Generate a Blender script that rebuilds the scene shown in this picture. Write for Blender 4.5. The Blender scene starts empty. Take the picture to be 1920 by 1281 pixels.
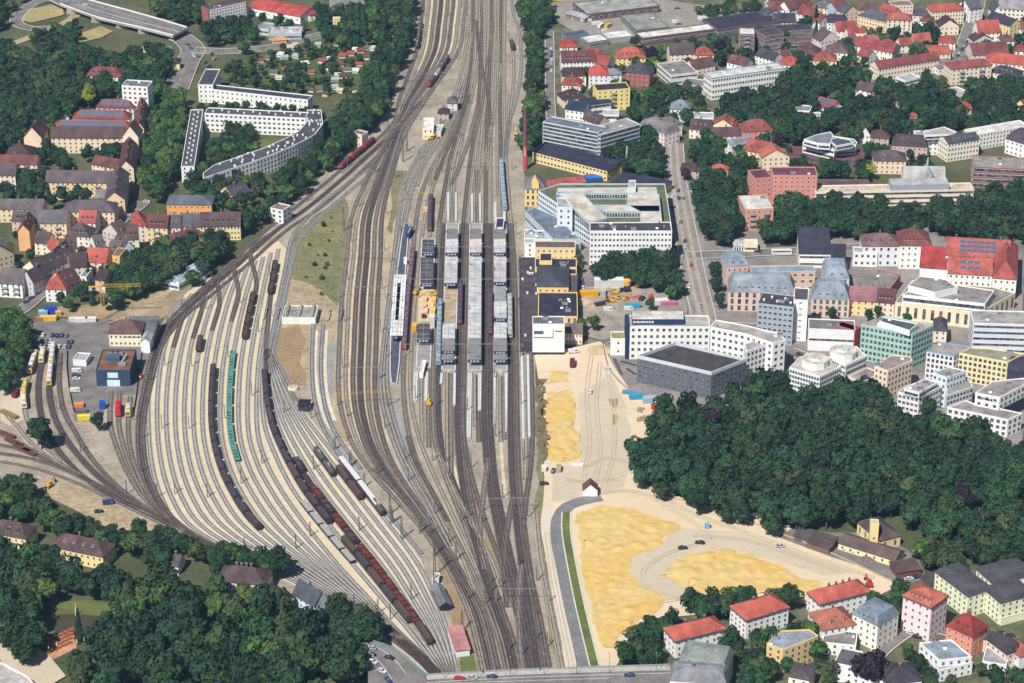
import bpy, math, random
import numpy as np
from mathutils import Vector, Matrix
random.seed(7); RNG = np.random.default_rng(7)
R = math.radians
# ------------------------------------------------------------------ camera
PITCH = R(26.0); FPX = 4590.0; CAMH = 592.0
cp, sp_ = math.cos(PITCH), math.sin(PITCH)
CAM = np.array([0.0, -CAMH / math.tan(PITCH), CAMH])
cam_d = bpy.data.cameras.new('camera'); cam = bpy.data.objects.new('camera', cam_d)
SC = bpy.context.scene; COL = SC.collection
COL.objects.link(cam); SC.camera = cam
cam_d.sensor_width = 36; cam_d.lens = FPX / 1920 * 36; cam_d.clip_start = 10; cam_d.clip_end = 20000
cam.location = CAM; cam.rotation_euler = (math.pi / 2 - PITCH, 0, 0)
# ------------------------------------------------------------------ world, sun, exposure
SUN_EL, SUN_AZ = R(51), R(30)          # the sun stands behind the camera, to its left
w = bpy.data.worlds.new('World'); SC.world = w; w.use_nodes = True
nt = w.node_tree; bg = nt.nodes['Background']
sky = nt.nodes.new('ShaderNodeTexSky'); sky.sky_type = 'NISHITA'; sky.sun_disc = False
sky.sun_elevation = SUN_EL; sky.sun_rotation = math.pi + SUN_AZ; sky.altitude = 500
nt.links.new(sky.outputs[0], bg.inputs[0]); bg.inputs[1].default_value = 0.058
sl = bpy.data.lights.new('sun', 'SUN'); sl.energy = 5.0; sl.angle = R(0.5); sl.color = (1, .955, .87)
so = bpy.data.objects.new('sun', sl); COL.objects.link(so)
sdir = Vector((-math.sin(SUN_AZ) * math.cos(SUN_EL), -math.cos(SUN_AZ) * math.cos(SUN_EL), math.sin(SUN_EL)))
so.rotation_euler = sdir.to_track_quat('Z', 'Y').to_euler(); so.location = sdir * 900
vs = SC.view_settings; vs.view_transform = 'Standard'; vs.look = 'None'; vs.exposure = 0.26; vs.gamma = 1; vs.use_curve_mapping = False
SC.cycles.max_bounces = 5; SC.cycles.diffuse_bounces = 2; SC.cycles.glossy_bounces = 2
SC.cycles.transparent_max_bounces = 4; SC.cycles.use_denoising = True
HAZE = 4e-5      # density of the air's haze, built last
# ------------------------------------------------------------------ photo pixel -> place
def G(x, y, z=0.0):
    "point of the place at height z that stands at photo position x,y"
    u, v = x - 960.0, y - 640.5
    d = np.array([u, FPX * cp - v * sp_, -FPX * sp_ - v * cp])
    t = (z - CAM[2]) / d[2]
    return CAM + d * t
K = 480 / 1863
TX = TY = 0.0
def tile(c, r):
    global TX, TY
    TX = (0, 480, 960, 1440)[c]; TY = (0, 320, 640, 951)[r]
def q(x, y): return (TX + x * K, TY + y * K)
def Q(x, y, z=0.0): return G(*q(x, y), z)
def lin(c):
    c = c / 255
    return c / 12.92 if c <= .04045 else ((c + .055) / 1.055) ** 2.4
def rgb(c, k=1.0, sat=1.0):
    l = [lin(v) for v in c]; g = .3*l[0]+.55*l[1]+.15*l[2]; l = [g+(v-g)*sat for v in l]
    k = min(k, .83/max(max(l), 1e-4)); return tuple(max(.004, v*k) for v in l)
# ------------------------------------------------------------------ materials
MATS = {}
def mat(key, col, rough=.85, var=.18, scale=.35, col2=None, bump=0, spec=.3, metal=0, objvar=0, detail=4, fine=0, famp=.25):
    if key in MATS: return MATS[key]
    m = bpy.data.materials.new(key); m.use_nodes = True; n = m.node_tree.nodes; l = m.node_tree.links
    b = n['Principled BSDF']; b.inputs['Roughness'].default_value = rough; b.inputs['Metallic'].default_value = metal
    b.inputs['Specular IOR Level'].default_value = spec
    tc = n.new('ShaderNodeTexCoord'); nz = n.new('ShaderNodeTexNoise'); nz.inputs['Scale'].default_value = scale
    nz.inputs['Detail'].default_value = detail; nz.inputs['Roughness'].default_value = .65
    l.new(tc.outputs['Object'], nz.inputs['Vector'])
    rp = n.new('ShaderNodeValToRGB'); l.new(nz.outputs['Fac'], rp.inputs['Fac'])
    c2 = col2 if col2 else tuple(max(0, c * (1 - var)) for c in col)
    c1 = tuple(min(.9, c * (1 + var * .6)) for c in col) if not col2 else col
    e = rp.color_ramp.elements; e[0].position = .36; e[1].position = .64
    e[0].color = (*c2, 1); e[1].color = (*c1, 1)
    out = rp.outputs['Color']
    if fine:
        n2 = n.new('ShaderNodeTexNoise'); n2.inputs['Scale'].default_value = fine; n2.inputs['Detail'].default_value = 3
        l.new(tc.outputs['Object'], n2.inputs['Vector'])
        mr = n.new('ShaderNodeMapRange'); mr.inputs['From Min'].default_value = .3; mr.inputs['From Max'].default_value = .7
        mr.inputs['To Min'].default_value = 1-famp; mr.inputs['To Max'].default_value = 1+famp*.8; l.new(n2.outputs['Fac'], mr.inputs['Value'])
        mx = n.new('ShaderNodeMix'); mx.data_type = 'RGBA'; mx.blend_type = 'MULTIPLY'; mx.inputs['Factor'].default_value = 1
        l.new(out, mx.inputs['A']); l.new(mr.outputs['Result'], mx.inputs['B']); out = mx.outputs['Result']
    if objvar:
        oi = n.new('ShaderNodeObjectInfo'); hs = n.new('ShaderNodeHueSaturation')
        m1 = n.new('ShaderNodeMapRange'); m1.inputs['To Min'].default_value = 1 - objvar; m1.inputs['To Max'].default_value = 1 + objvar * .8
        l.new(oi.outputs['Random'], m1.inputs['Value']); l.new(m1.outputs['Result'], hs.inputs['Value'])
        m2 = n.new('ShaderNodeMath'); m2.operation = 'MULTIPLY'; m2.inputs[1].default_value = 7.13
        m3 = n.new('ShaderNodeMath'); m3.operation = 'FRACT'; l.new(oi.outputs['Random'], m2.inputs[0]); l.new(m2.outputs[0], m3.inputs[0])
        m4 = n.new('ShaderNodeMapRange'); m4.inputs['To Min'].default_value = .5 - objvar * .06; m4.inputs['To Max'].default_value = .5 + objvar * .13
        l.new(m3.outputs[0], m4.inputs['Value']); l.new(m4.outputs['Result'], hs.inputs['Hue'])
        l.new(out, hs.inputs['Color']); out = hs.outputs['Color']
    l.new(out, b.inputs['Base Color'])
    if bump:
        bp = n.new('ShaderNodeBump'); bp.inputs['Strength'].default_value = bump; bp.inputs['Distance'].default_value = .3
        nb = n.new('ShaderNodeTexNoise'); nb.inputs['Scale'].default_value = max(scale * 5, .8); nb.inputs['Detail'].default_value = 5
        l.new(tc.outputs['Object'], nb.inputs['Vector']); l.new(nb.outputs['Fac'], bp.inputs['Height']); l.new(bp.outputs['Normal'], b.inputs['Normal'])
    MATS[key] = m; return m
KW, KR = 1.12, .72       # photo colour -> base colour of walls in the sun / of level surfaces
def WM(c): return mat('plaster_%d_%d_%d' % c, rgb(c, KW, .85), rough=.9, var=.07, scale=.15, fine=.7, famp=.06, spec=.2)
def RM(c): return mat('roofing_%d_%d_%d' % c, rgb(c, KR*(.86 if c[0] > 1.6*c[2] else 1), .80), rough=.85, var=.34, scale=.14, fine=1.2, famp=.18, spec=.25)
def SM(c, k=KR): return mat('paint_%d_%d_%d' % c, rgb(c, k), rough=.55, var=.10, scale=.6, spec=.4)
M_GLASS = mat('window_glass', (.17, .18, .2), rough=.12, scale=.42, spec=.6, col2=(.018,.024,.036), detail=2)
M_FRAME = mat('window_frame_white', (.7, .7, .68), rough=.6, var=.06)
M_DFRAME = mat('window_frame_dark', (.1, .1, .11), rough=.6, var=.06)
M_DARK = mat('dark_metal', (.035, .035, .04), rough=.6, var=.2)
M_METAL = mat('galvanised_metal', (.36, .37, .39), rough=.45, var=.12, metal=.3)
M_WHITE = mat('white_paint', (.76, .76, .75), rough=.6, var=.07)
M_BRICK = mat('chimney_brick', (.23, .10, .075), var=.25, scale=2)
M_RUBBER = mat('rubber', (.02, .02, .02), rough=.9)
M_SOLAR = mat('solar_cells', (.05, .075, .15), rough=.15, var=.3, scale=.8, spec=.6)
# ------------------------------------------------------------------ mesh builder
class MB:
    def __init__(s): s.v = []; s.f = []; s.m = []; s.ms = []
    def mi(s, m):
        if m not in s.ms: s.ms.append(m)
        return s.ms.index(m)
    def face(s, pts, m):
        b = len(s.v); s.v.extend([tuple(float(c) for c in p) for p in pts]); s.f.append(tuple(range(b, b + len(pts)))); s.m.append(s.mi(m))
    def box(s, x0, y0, z0, x1, y1, z1, m, top=None, bottom=True):
        b = len(s.v); s.v += [(x0,y0,z0),(x1,y0,z0),(x1,y1,z0),(x0,y1,z0),(x0,y0,z1),(x1,y0,z1),(x1,y1,z1),(x0,y1,z1)]
        i = s.mi(m); t = s.mi(top) if top else i
        s.f += [(b,b+1,b+5,b+4),(b+1,b+2,b+6,b+5),(b+2,b+3,b+7,b+6),(b+3,b,b+4,b+7),(b+4,b+5,b+6,b+7)]; s.m += [i,i,i,i,t]
        if bottom: s.f.append((b,b+3,b+2,b+1)); s.m.append(i)
    def prism(s, pts, z0, z1, m, top=None, bottom=True):
        n = len(pts); b = len(s.v)
        s.v += [(float(p[0]), float(p[1]), z0) for p in pts] + [(float(p[0]), float(p[1]), z1) for p in pts]
        i = s.mi(m); t = s.mi(top) if top else i
        for k in range(n): s.f.append((b+k, b+(k+1)%n, b+n+(k+1)%n, b+n+k)); s.m.append(i)
        s.f.append(tuple(range(b+n, b+2*n))); s.m.append(t)
        if bottom: s.f.append(tuple(range(b+n-1, b-1, -1))); s.m.append(i)
    def extrude_x(s, sec, x0, x1, m):
        "closed section of (y,z) swept along x"
        n = len(sec); b = len(s.v); i = s.mi(m)
        s.v += [(x0, p[0], p[1]) for p in sec] + [(x1, p[0], p[1]) for p in sec]
        for k in range(n): s.f.append((b+k, b+n+k, b+n+(k+1)%n, b+(k+1)%n)); s.m.append(i)
        s.f.append(tuple(range(b, b+n))); s.f.append(tuple(range(b+2*n-1, b+n-1, -1))); s.m += [i, i]
    def extrude_y(s, sec, y0, y1, m):
        n = len(sec); b = len(s.v); i = s.mi(m)
        s.v += [(p[0], y0, p[1]) for p in sec] + [(p[0], y1, p[1]) for p in sec]
        for k in range(n): s.f.append((b+k, b+(k+1)%n, b+n+(k+1)%n, b+n+k)); s.m.append(i)
        s.f.append(tuple(range(b+n-1, b-1, -1))); s.f.append(tuple(range(b+n, b+2*n))); s.m += [i, i]
    def tube(s, p0, p1, r0, r1, m, n=8, cap=True):
        p0 = Vector(p0); p1 = Vector(p1); d = (p1 - p0).normalized()
        a = d.orthogonal().normalized(); c = d.cross(a); b = len(s.v); i = s.mi(m)
        for p, r in ((p0, r0), (p1, r1)):
            for k in range(n):
                t = 2 * math.pi * k / n; s.v.append(tuple(p + a * (r * math.cos(t)) + c * (r * math.sin(t))))
        for k in range(n): s.f.append((b+k, b+(k+1)%n, b+n+(k+1)%n, b+n+k)); s.m.append(i)
        if cap: s.f.append(tuple(range(b+n-1, b-1, -1))); s.f.append(tuple(range(b+n, b+2*n))); s.m += [i, i]
    def mesh(s, name, smooth=False):
        me = bpy.data.meshes.new(name); me.from_pydata(s.v, [], s.f)
        for m in s.ms: me.materials.append(m)
        if len(s.ms) > 1: me.polygons.foreach_set('material_index', s.m)
        if smooth: me.polygons.foreach_set('use_smooth', [True] * len(s.f))
        me.update(); return me
    def build(s, name, parent=None, loc=None, kind=None, smooth=False):
        return link(name, s.mesh(name, smooth), parent, loc, kind)
def link(name, me, parent=None, loc=None, kind=None):
    o = bpy.data.objects.new(name, me); COL.objects.link(o)
    if parent: o.parent = parent
    if loc is not None: o.location = loc
    if kind: o['kind'] = kind
    return o
def empty(name, loc, rz=0, label=None, cat=None, grp=None):
    o = bpy.data.objects.new(name, None); COL.objects.link(o); o.empty_display_size = 2
    o.location = tuple(float(v) for v in loc); o.rotation_euler = (0, 0, rz); tag(o, label, cat, grp); return o
def tag(o, label=None, cat=None, grp=None):
    if label: o['label'] = label
    if cat: o['category'] = cat
    if grp: o['group'] = grp
    return o
def dup(src, parts, loc, rz, label, cat, grp):
    "copy a thing; parts is its tree [(object, [sub objects])]"
    r = src.copy(); COL.objects.link(r); r.location = tuple(float(v) for v in loc); r.rotation_euler = (0, 0, rz)
    tag(r, label, cat, grp)
    for o, subs in parts:
        c = o.copy(); COL.objects.link(c); c.parent = r
        for u in subs:
            d = u.copy(); COL.objects.link(d); d.parent = c
    return r
TREE_C = {}
def tree_of(o):
    if o.name not in TREE_C: TREE_C[o.name] = [(k, []) for k in o.children]
    return TREE_C[o.name]
FOOT = []      # footprints (numpy Nx2) kept free of trees
LINES = []     # track centre lines
ORD = ['first','second','third','fourth','fifth','sixth','seventh','eighth','ninth','tenth','eleventh','twelfth','thirteenth','fourteenth','fifteenth','sixteenth','seventeenth','eighteenth','nineteenth','twentieth']
# ------------------------------------------------------------------ windows
WMESH = {}
def win_mesh(ww, wh, fr=None):
    k = (round(ww, 2), round(wh, 2), fr.name if fr else '')
    if k not in WMESH:
        b = MB(); add_win(b, 0, 0, ww, wh, fr or M_FRAME); WMESH[k] = b.mesh('window')
    return WMESH[k]
def add_win(b, x, z, ww, wh, fr, T=None):
    "window on the plane y=0 looking to -y, T maps (x,y,z)"
    T = T or (lambda p: p)
    a, c = ww / 2, wh / 2
    def P(px, py, pz): return T((x + px, py, z + pz))
    f = .14
    b.face([P(-a-f,-.06,-c-f),P(a+f,-.06,-c-f),P(a+f,-.06,c+f),P(-a-f,-.06,c+f)], fr)
    b.face([P(-a-f,0,-c-f),P(a+f,0,-c-f),P(a+f,-.06,-c-f),P(-a-f,-.06,-c-f)], fr)
    b.face([P(-a-f,-.06,c+f),P(a+f,-.06,c+f),P(a+f,0,c+f),P(-a-f,0,c+f)], fr)
    b.face([P(-a-f,0,-c-f),P(-a-f,-.06,-c-f),P(-a-f,-.06,c+f),P(-a-f,0,c+f)], fr)
    b.face([P(a+f,-.06,-c-f),P(a+f,0,-c-f),P(a+f,0,c+f),P(a+f,-.06,c+f)], fr)
    b.face([P(-a,-.09,-c),P(a,-.09,-c),P(a,-.09,c),P(-a,-.09,c)], M_GLASS)
def windows(par, edges, h, fl, spc, ww, wh, style='p', fr=None, iw=False, zb=0.0):
    "edges: [(x,y,angle,width)] wall centre lines in the thing's own frame"
    fr = fr or M_FRAME
    if style == 'n' or fl < 1: return
    b = MB(); st = (h - zb) / fl; n_ob = 0
    for (ex, ey, an, wd) in edges:
        ca, sa = math.cos(an), math.sin(an)
        T = lambda p: (ex + p[0] * ca - p[1] * sa, ey + p[0] * sa + p[1] * ca, p[2])
        if wd < 2.2: continue
        for k in range(fl):
            z = zb + (k + .52) * st
            if style == 'r': add_win(b, 0, z, wd - .9, wh, fr, T); continue
            n = max(1, int((wd - .8) / spc)); s0 = -(n - 1) / 2 * ((wd - .4) / n)
            for i in range(n):
                x = s0 + i * (wd - .4) / n
                w2 = ww
                if iw:
                    o = link('window', win_mesh(ww, wh, fr), par, T((x, 0, z))); o.rotation_euler = (0, 0, an)
                else: add_win(b, x, z, w2, wh, fr, T)
    if b.f: b.build('windows', par, kind='stuff')
# ------------------------------------------------------------------ houses
def roof_mesh(b, t, a, d, h, rise, o, rm, wm):
    "a,d half length and half depth; ridge along x"
    if t == 'g':
        s = rise / d; e = h - o * s
        b.extrude_x([(-d-o, e+.22), (-d-o, e), (0, h+rise), (d+o, e), (d+o, e+.22), (0, h+rise+.26)], -a-o*.6, a+o*.6, rm)
    elif t == 'gx':
        s = rise / a; e = h - o * s
        b.extrude_y([(-a-o, e+.22), (-a-o, e), (0, h+rise), (a+o, e), (a+o, e+.22), (0, h+rise+.26)], -d-o*.6, d+o*.6, rm)
    elif t in ('h', 'p'):
        x, y = a + o, d + o
        rx, ry = (max(x - y * .95, 0.05), .05) if x >= y else (.05, max(y - x * .95, 0.05))
        if t == 'p': rx = ry = .05
        z0 = h - .05; B0 = [(-x,-y),(x,-y),(x,y),(-x,y)]; T0 = [(-rx,-ry),(rx,-ry),(rx,ry),(-rx,ry)]
        frus(b, B0, z0, B0, z0 + .22, rm, True); frus(b, B0, z0 + .22, T0, h + rise, rm, False)
    elif t == 'm':
        x, y = a + o*.5, d + o*.5; i1 = rise * .38
        B0 = [(-x,-y),(x,-y),(x,y),(-x,y)]; B1 = [(-x+i1,-y+i1),(x-i1,-y+i1),(x-i1,y-i1),(-x+i1,y-i1)]
        m = min(x, y) * .75; B2 = [(-x+m,-y+m),(x-m,-y+m),(x-m,y-m),(-x+m,y-m)]
        frus(b, B0, h-.05, B1, h + rise*.78, rm, True); frus(b, B1, h + rise*.78, B2, h + rise, rm, False)
    elif t == 's':
        b.extrude_x([(-d-o, h), (d+o, h+rise), (d+o, h+rise+.25), (-d-o, h+.25)], -a-o, a+o, rm)
    elif t == 'b':
        n = 10; up = [(-(d+o)*math.cos(math.pi*k/n), h + rise*math.sin(math.pi*k/n)) for k in range(n+1)]
        b.extrude_x(up, -a-o*.5, a+o*.5, rm)
def frus(b, p0, z0, p1, z1, m, bottom):
    i = len(b.v); n = len(p0); mi = b.mi(m)
    b.v += [(*p, z0) for p in p0] + [(*p, z1) for p in p1]
    for k in range(n): b.f.append((i+k, i+(k+1)%n, i+n+(k+1)%n, i+n+k)); b.m.append(mi)
    b.f.append(tuple(range(i+n, i+2*n))); b.m.append(mi)
    if bottom: b.f.append(tuple(range(i+n-1, i-1, -1))); b.m.append(mi)
DMESH = {}
def dormer_mesh(rm, wm, wd=1.5):
    k = (rm.name, wm.name, wd)
    if k not in DMESH:
        b = MB(); b.box(-wd/2, -.1, -.6, wd/2, 2.2, 1.15, wm)
        b.extrude_y([(-wd/2-.2, 1.1), (wd/2+.2, 1.1), (0, 1.75)], -.35, 2.6, rm)
        b.face([(-wd*.34,-.13,-.1),(wd*.34,-.13,-.1),(wd*.34,-.13,.95),(-wd*.34,-.13,.95)], M_GLASS)
        DMESH[k] = b.mesh('dormer')
    return DMESH[k]
SHARED = {}
def shared(key, fn, smooth=False):
    if key not in SHARED:
        b = MB(); fn(b); SHARED[key] = b.mesh(key.split('|')[0], smooth)
    return SHARED[key]
def chimney_me():
    def f(b): b.box(-.45,-.35,-1.6,.45,.35,1.5,M_BRICK); b.box(-.55,-.45,1.5,.55,.45,1.65,M_METAL); b.tube((0,0,1.65),(0,0,2.0),.14,.14,M_DARK,6)
    return shared('chimney', f)
def skylight_me():
    def f(b): b.box(-.55,-.8,0,.55,.8,.14,M_METAL); b.face([(-.45,-.7,.16),(.45,-.7,.16),(.45,.7,.16),(-.45,.7,.16)], M_GLASS)
    return shared('skylight', f)
def unit_me(k):
    def f(b):
        if k == 0: b.box(-1.6,-1,0,1.6,1,1.5,M_METAL); b.tube((-.7,0,1.5),(-.7,0,1.75),.55,.55,M_DARK,10); b.tube((.7,0,1.5),(.7,0,1.75),.55,.55,M_DARK,10)
        elif k == 1: b.box(-.8,-.8,0,.8,.8,.35,M_WHITE); b.extrude_x([(-.75,.35),(.75,.35),(0,.8)],-.75,.75,M_WHITE)
        else: b.tube((0,0,0),(0,0,1.2),.35,.35,M_METAL,8); b.tube((0,0,1.2),(0,0,1.5),.6,.2,M_METAL,8)
    return shared('roof_unit|%d' % k, f)
def vent_me():
    def f(b): b.box(-.5,-.5,0,.5,.5,.9,M_WHITE); b.box(-.62,-.62,.9,.62,.62,1.05,M_WHITE)
    return shared('roof_vent', f)
def panel_me():
    def f(b):
        b.box(-1.6,-1,0,1.6,1,.08,M_METAL)
        for i in range(4):
            for j in range(2): b.face([(-1.55+i*.79,-.95+j*.96,.1),(-1.55+i*.79+.72,-.95+j*.96,.1),(-1.55+i*.79+.72,-.95+j*.96+.88,.1),(-1.55+i*.79,-.95+j*.96+.88,.1)], M_SOLAR)
    return shared('solar_panel', f)
CREAM = (240,232,205); WHITE = (244,244,242); RED = (214,96,72); DRED = (156,78,72); BROWN = (104,80,78); DBROWN = (82,66,66); GREY = (128,128,138); DGREY = (82,82,94); NAVY = (52,56,82); YEL = (246,214,120); OCHRE = (248,186,84); TAN = (226,190,146); PINK = (230,206,208); LGREY = (200,202,206); SLATE = (134,150,172)
NC = {'apartment_block':'apartment block','tower_block':'apartment block','housing_row':'apartment house','barrack':'apartment house','housing_wing':'apartment house','gable_house':'apartment house','barrack_wing':'apartment house','pavilion':'pavilion','supermarket_hall':'hall','workshop':'workshop','shed':'shed','market_stall':'stall','railway_building':'railway building','railway_shed':'shed','signal_tower':'railway building','freight_hall':'hall','garage':'garage','loading_canopy':'canopy','flat_hall':'hall','apartment_house':'apartment house','school':'school','school_annex':'school','office_block':'office building','depot_hall':'hall','stair_tower':'tower','office_wing':'office building','large_building':'building','terraced_office':'office building','barrack_annex':'apartment house','row_house':'row house','long_shed':'shed','railway_house':'railway building','depot_building':'depot','shelter':'shelter','hut':'hut','ruined_shed':'ruin','cabin':'hut','congress_hall':'hall','market_hall':'hall','post_building':'office building','glass_hall':'hall','annex':'building','station_concourse':'station roof','station_annex':'building','station_wing':'station building','station_hall':'station building','station_pavilion':'station building','white_block':'building','hotel':'hotel','hotel_wing':'hotel','kiosk':'kiosk','shopping_complex':'building','office_tower':'office building','department_store':'store','store_annex':'store','office_cube':'office building','cinema':'cinema','cinema_annex':'cinema','museum_pavilion':'building','palace':'building','courthouse_wing':'building','courthouse_annex':'building','court_building':'building','hall':'hall','church_nave':'church','church_transept':'church','gabled_hut':'hut','glass_office':'office building','chapel_tower':'tower','chapel':'chapel','cemetery_building':'building','timber_shed':'shed','carport':'carport','tower_house':'apartment house','lift_house':'kiosk','stair_house':'kiosk','site_cabin':'cabin','garden_hut':'hut'}
def house(A, B, d, h, roof='g', rise=4.0, wall=CREAM, rc=BROWN, lab='', name='house', cat=None, fl=None, sp=3.0, ww=.95, wh=1.3, ws='p', fr=None, C=None, clr=None,
          dm=0, ch=1, sk=0, sol=0, hv=0, vents=0, ov=.45, iw=False, base=None, grp=None, dr=1, bal=0, zb=0.0, rim=None, eave=None):
    pa, pb = Q(A[0], A[1], h), Q(B[0], B[1], h)
    u = (pb - pa)[:2]; L = float(np.hypot(*u)); u = u / L; n = np.array([-u[1], u[0]])
    if C:      # C: the back left eave corner in the photo fixes the direction
        pc = Q(C[0], C[1], h); n = (pc-pa)[:2]; d = float(np.hypot(*n)); n = n/d; u = np.array([n[1], -n[0]]); L = abs(float((pb-pa)[:2] @ u)); pb = pa + np.array([*(u*L), 0])
    c = (pa[:2] + pb[:2]) / 2 + n * d / 2; rz = math.atan2(u[1], u[0]); cat = cat or NC.get(name, 'house')
    e = empty(name, (c[0], c[1], 0), rz, lab, cat, grp)
    a, b_ = L / 2, d / 2
    F_ = np.array([c + u*sx*(a+1.5) + n*sy*(b_+1.5) for sx, sy in ((-1,-1),(1,-1),(1,1),(-1,1))]); FOOT.append(F_)
    clr = clr if clr is not None else (7 if h < 9 else 4); FOOT.append(F_ - np.array([0, clr]))
    if clr > 9: FOOT.append(F_ - np.array([0, clr*.5]))
    wm, rm = WM(wall), RM(rc); fl = fl if fl is not None else max(1, round(h / 3.1))
    b = MB(); b.box(-a,-b_,-1.5,a,b_,h if roof != 'f' else h-.35,wm,bottom=False)
    if roof == 'g':
        for x in (-a, a): b.face([(x,-b_,h),(x,b_,h),(x,0,h+rise)][::(1 if x > 0 else -1)], wm)
    if roof == 'gx':
        for y in (-b_, b_): b.face([(-a,y,h),(a,y,h),(0,y,h+rise)][::(1 if y < 0 else -1)], wm)
    if roof == 's':
        b.extrude_x([(-b_,h-.1),(b_,h-.1),(b_,h+rise-.02)],-a+.001,a-.001,wm)
    b.build('wall', e)
    if base: k = MB(); k.box(-a-.06,-b_-.06,-1,a+.06,b_+.06,zb if zb else 3.2,WM(base)); k.build('plinth', e)
    r = MB()
    if roof == 'f':
        r.box(-a+.3,-b_+.3,h-.5,a-.3,b_-.3,h-.3,rm); rf = r.build('roof', e)
        k = MB(); t = .32; pm = WM(rim) if rim else wm
        k.box(-a-.04,-b_-.04,h-.4,a+.04,-b_+t,h+.25,pm); k.box(-a-.04,b_-t,h-.4,a+.04,b_+.04,h+.25,pm)
        k.box(-a-.04,-b_+t,h-.4,-a+t,b_-t,h+.25,pm); k.box(a-t,-b_+t,h-.4,a+.04,b_-t,h+.25,pm); k.build('parapet', e)
        zt = h - .3
    else:
        roof_mesh(r, roof, a, b_, h, rise, ov, rm, wm); rf = r.build('roof', e); zt = h
    if eave: k = MB(); k.box(-a-.35,-b_-.35,h-1.0,a+.35,b_+.35,h-.06,WM(eave)); k.build('eave_band', e)
    ed = [(0,-b_,0,L),(a,0,math.pi/2,d),(0,b_,math.pi,L),(-a,0,-math.pi/2,d)]
    windows(e, ed, h, fl, sp, ww, wh, ws, fr, iw, zb)
    if bal:   # balconies on the front
        stp = h / fl
        for k in range(1, fl):
            for i in range(bal):
                x = -a + (i + .5) * L / bal
                o = link('balcony', shared('balcony', lambda m: (m.box(-1.7,-1.3,0,1.7,0,.16,M_WHITE), m.box(-1.7,-1.3,.16,1.7,-1.22,1.0,M_METAL), m.box(-1.7,-1.22,.16,-1.62,0,1.0,M_METAL), m.box(1.62,-1.22,.16,1.7,0,1.0,M_METAL))), e, (x,-b_,k*stp+.1))
    flat = roof in ('f',)
    if flat or roof in ('b', 's'):
        for i in range(hv):
            o = link('roof_unit', unit_me(i % 3), rf, (RNG.uniform(-a*.75,a*.75), RNG.uniform(-b_*.6,b_*.6), zt + (rise*.5 if roof=='s' else (rise if roof == 'b' else 0))))
        for i in range(vents):
            t = -.93+(i+.5)*1.86/vents; k = .3 if i % 2 else -.3; link('roof_vent', vent_me(), rf, (a*t, b_*k, zt) if L > d else (a*k, b_*t, zt))
    else:
        # slope of the front side: from (y=-b_, h) to (0, h+rise)
        along_x = roof in ('g', 'h', 'm', 'p')
        H_, W_ = (b_, a) if along_x else (a, b_)
        slope = math.atan2(rise * (1 if roof != 'm' else 1.9), H_)
        for i in range(dm):
            t = -W_*.78 + (i + .5) * W_*1.56/dm
            for sd in ([1] if dr == 1 else [1, -1]):
                f = .25; yd, zd = (1-f)*H_, h + rise*f + .1
                if roof == 'm': yd, zd = H_ - rise*.12, h + rise*.2
                if along_x: o = link('dormer', dormer_mesh(rm, wm), rf, (t, -sd*yd, zd)); o.rotation_euler = (0,0,0 if sd == 1 else math.pi)
                else: o = link('dormer', dormer_mesh(rm, wm), rf, (sd*yd, t, zd)); o.rotation_euler = (0,0,math.pi/2*sd)
        for i in range(sk):
            t = -W_*.7 + (i + .5) * W_*1.4/sk; f = .5
            if along_x: o = link('skylight', skylight_me(), rf, (t, -b_*(1-f), h + rise*f + .25)); o.rotation_euler = (slope,0,0)
            else: o = link('skylight', skylight_me(), rf, (a*(1-f), t, h + rise*f + .25)); o.rotation_euler = (0, slope, 0)
        for i in range(ch):
            t = (RNG.uniform(-.25,.25) if ch == 1 else -.7 + 1.4*i/(ch-1)) * max(W_ - (H_ if roof in 'h' else 0), .5)
            z = h + rise
            p = (t, RNG.uniform(.1,.6), z) if along_x else (RNG.uniform(.1,.6), t, z)
            o = link('chimney', chimney_me(), rf, p)
        if sol:
            W8 = L*.8*sol; nx = max(1, int(W8/3.4)); ny = max(1, int(math.hypot(H_, rise)*.75*sol/2.15)) if along_x else 1
            for i in range(nx):
                for j in range(ny):
                    f = .18 + .7*(j+.5)/ny
                    o = link('solar_panel', panel_me(), rf, (-W8/2+(i+.5)*W8/nx, -b_*(1-f), h + rise*f + .32)); o.rotation_euler = (slope,0,0)
    return e
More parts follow.
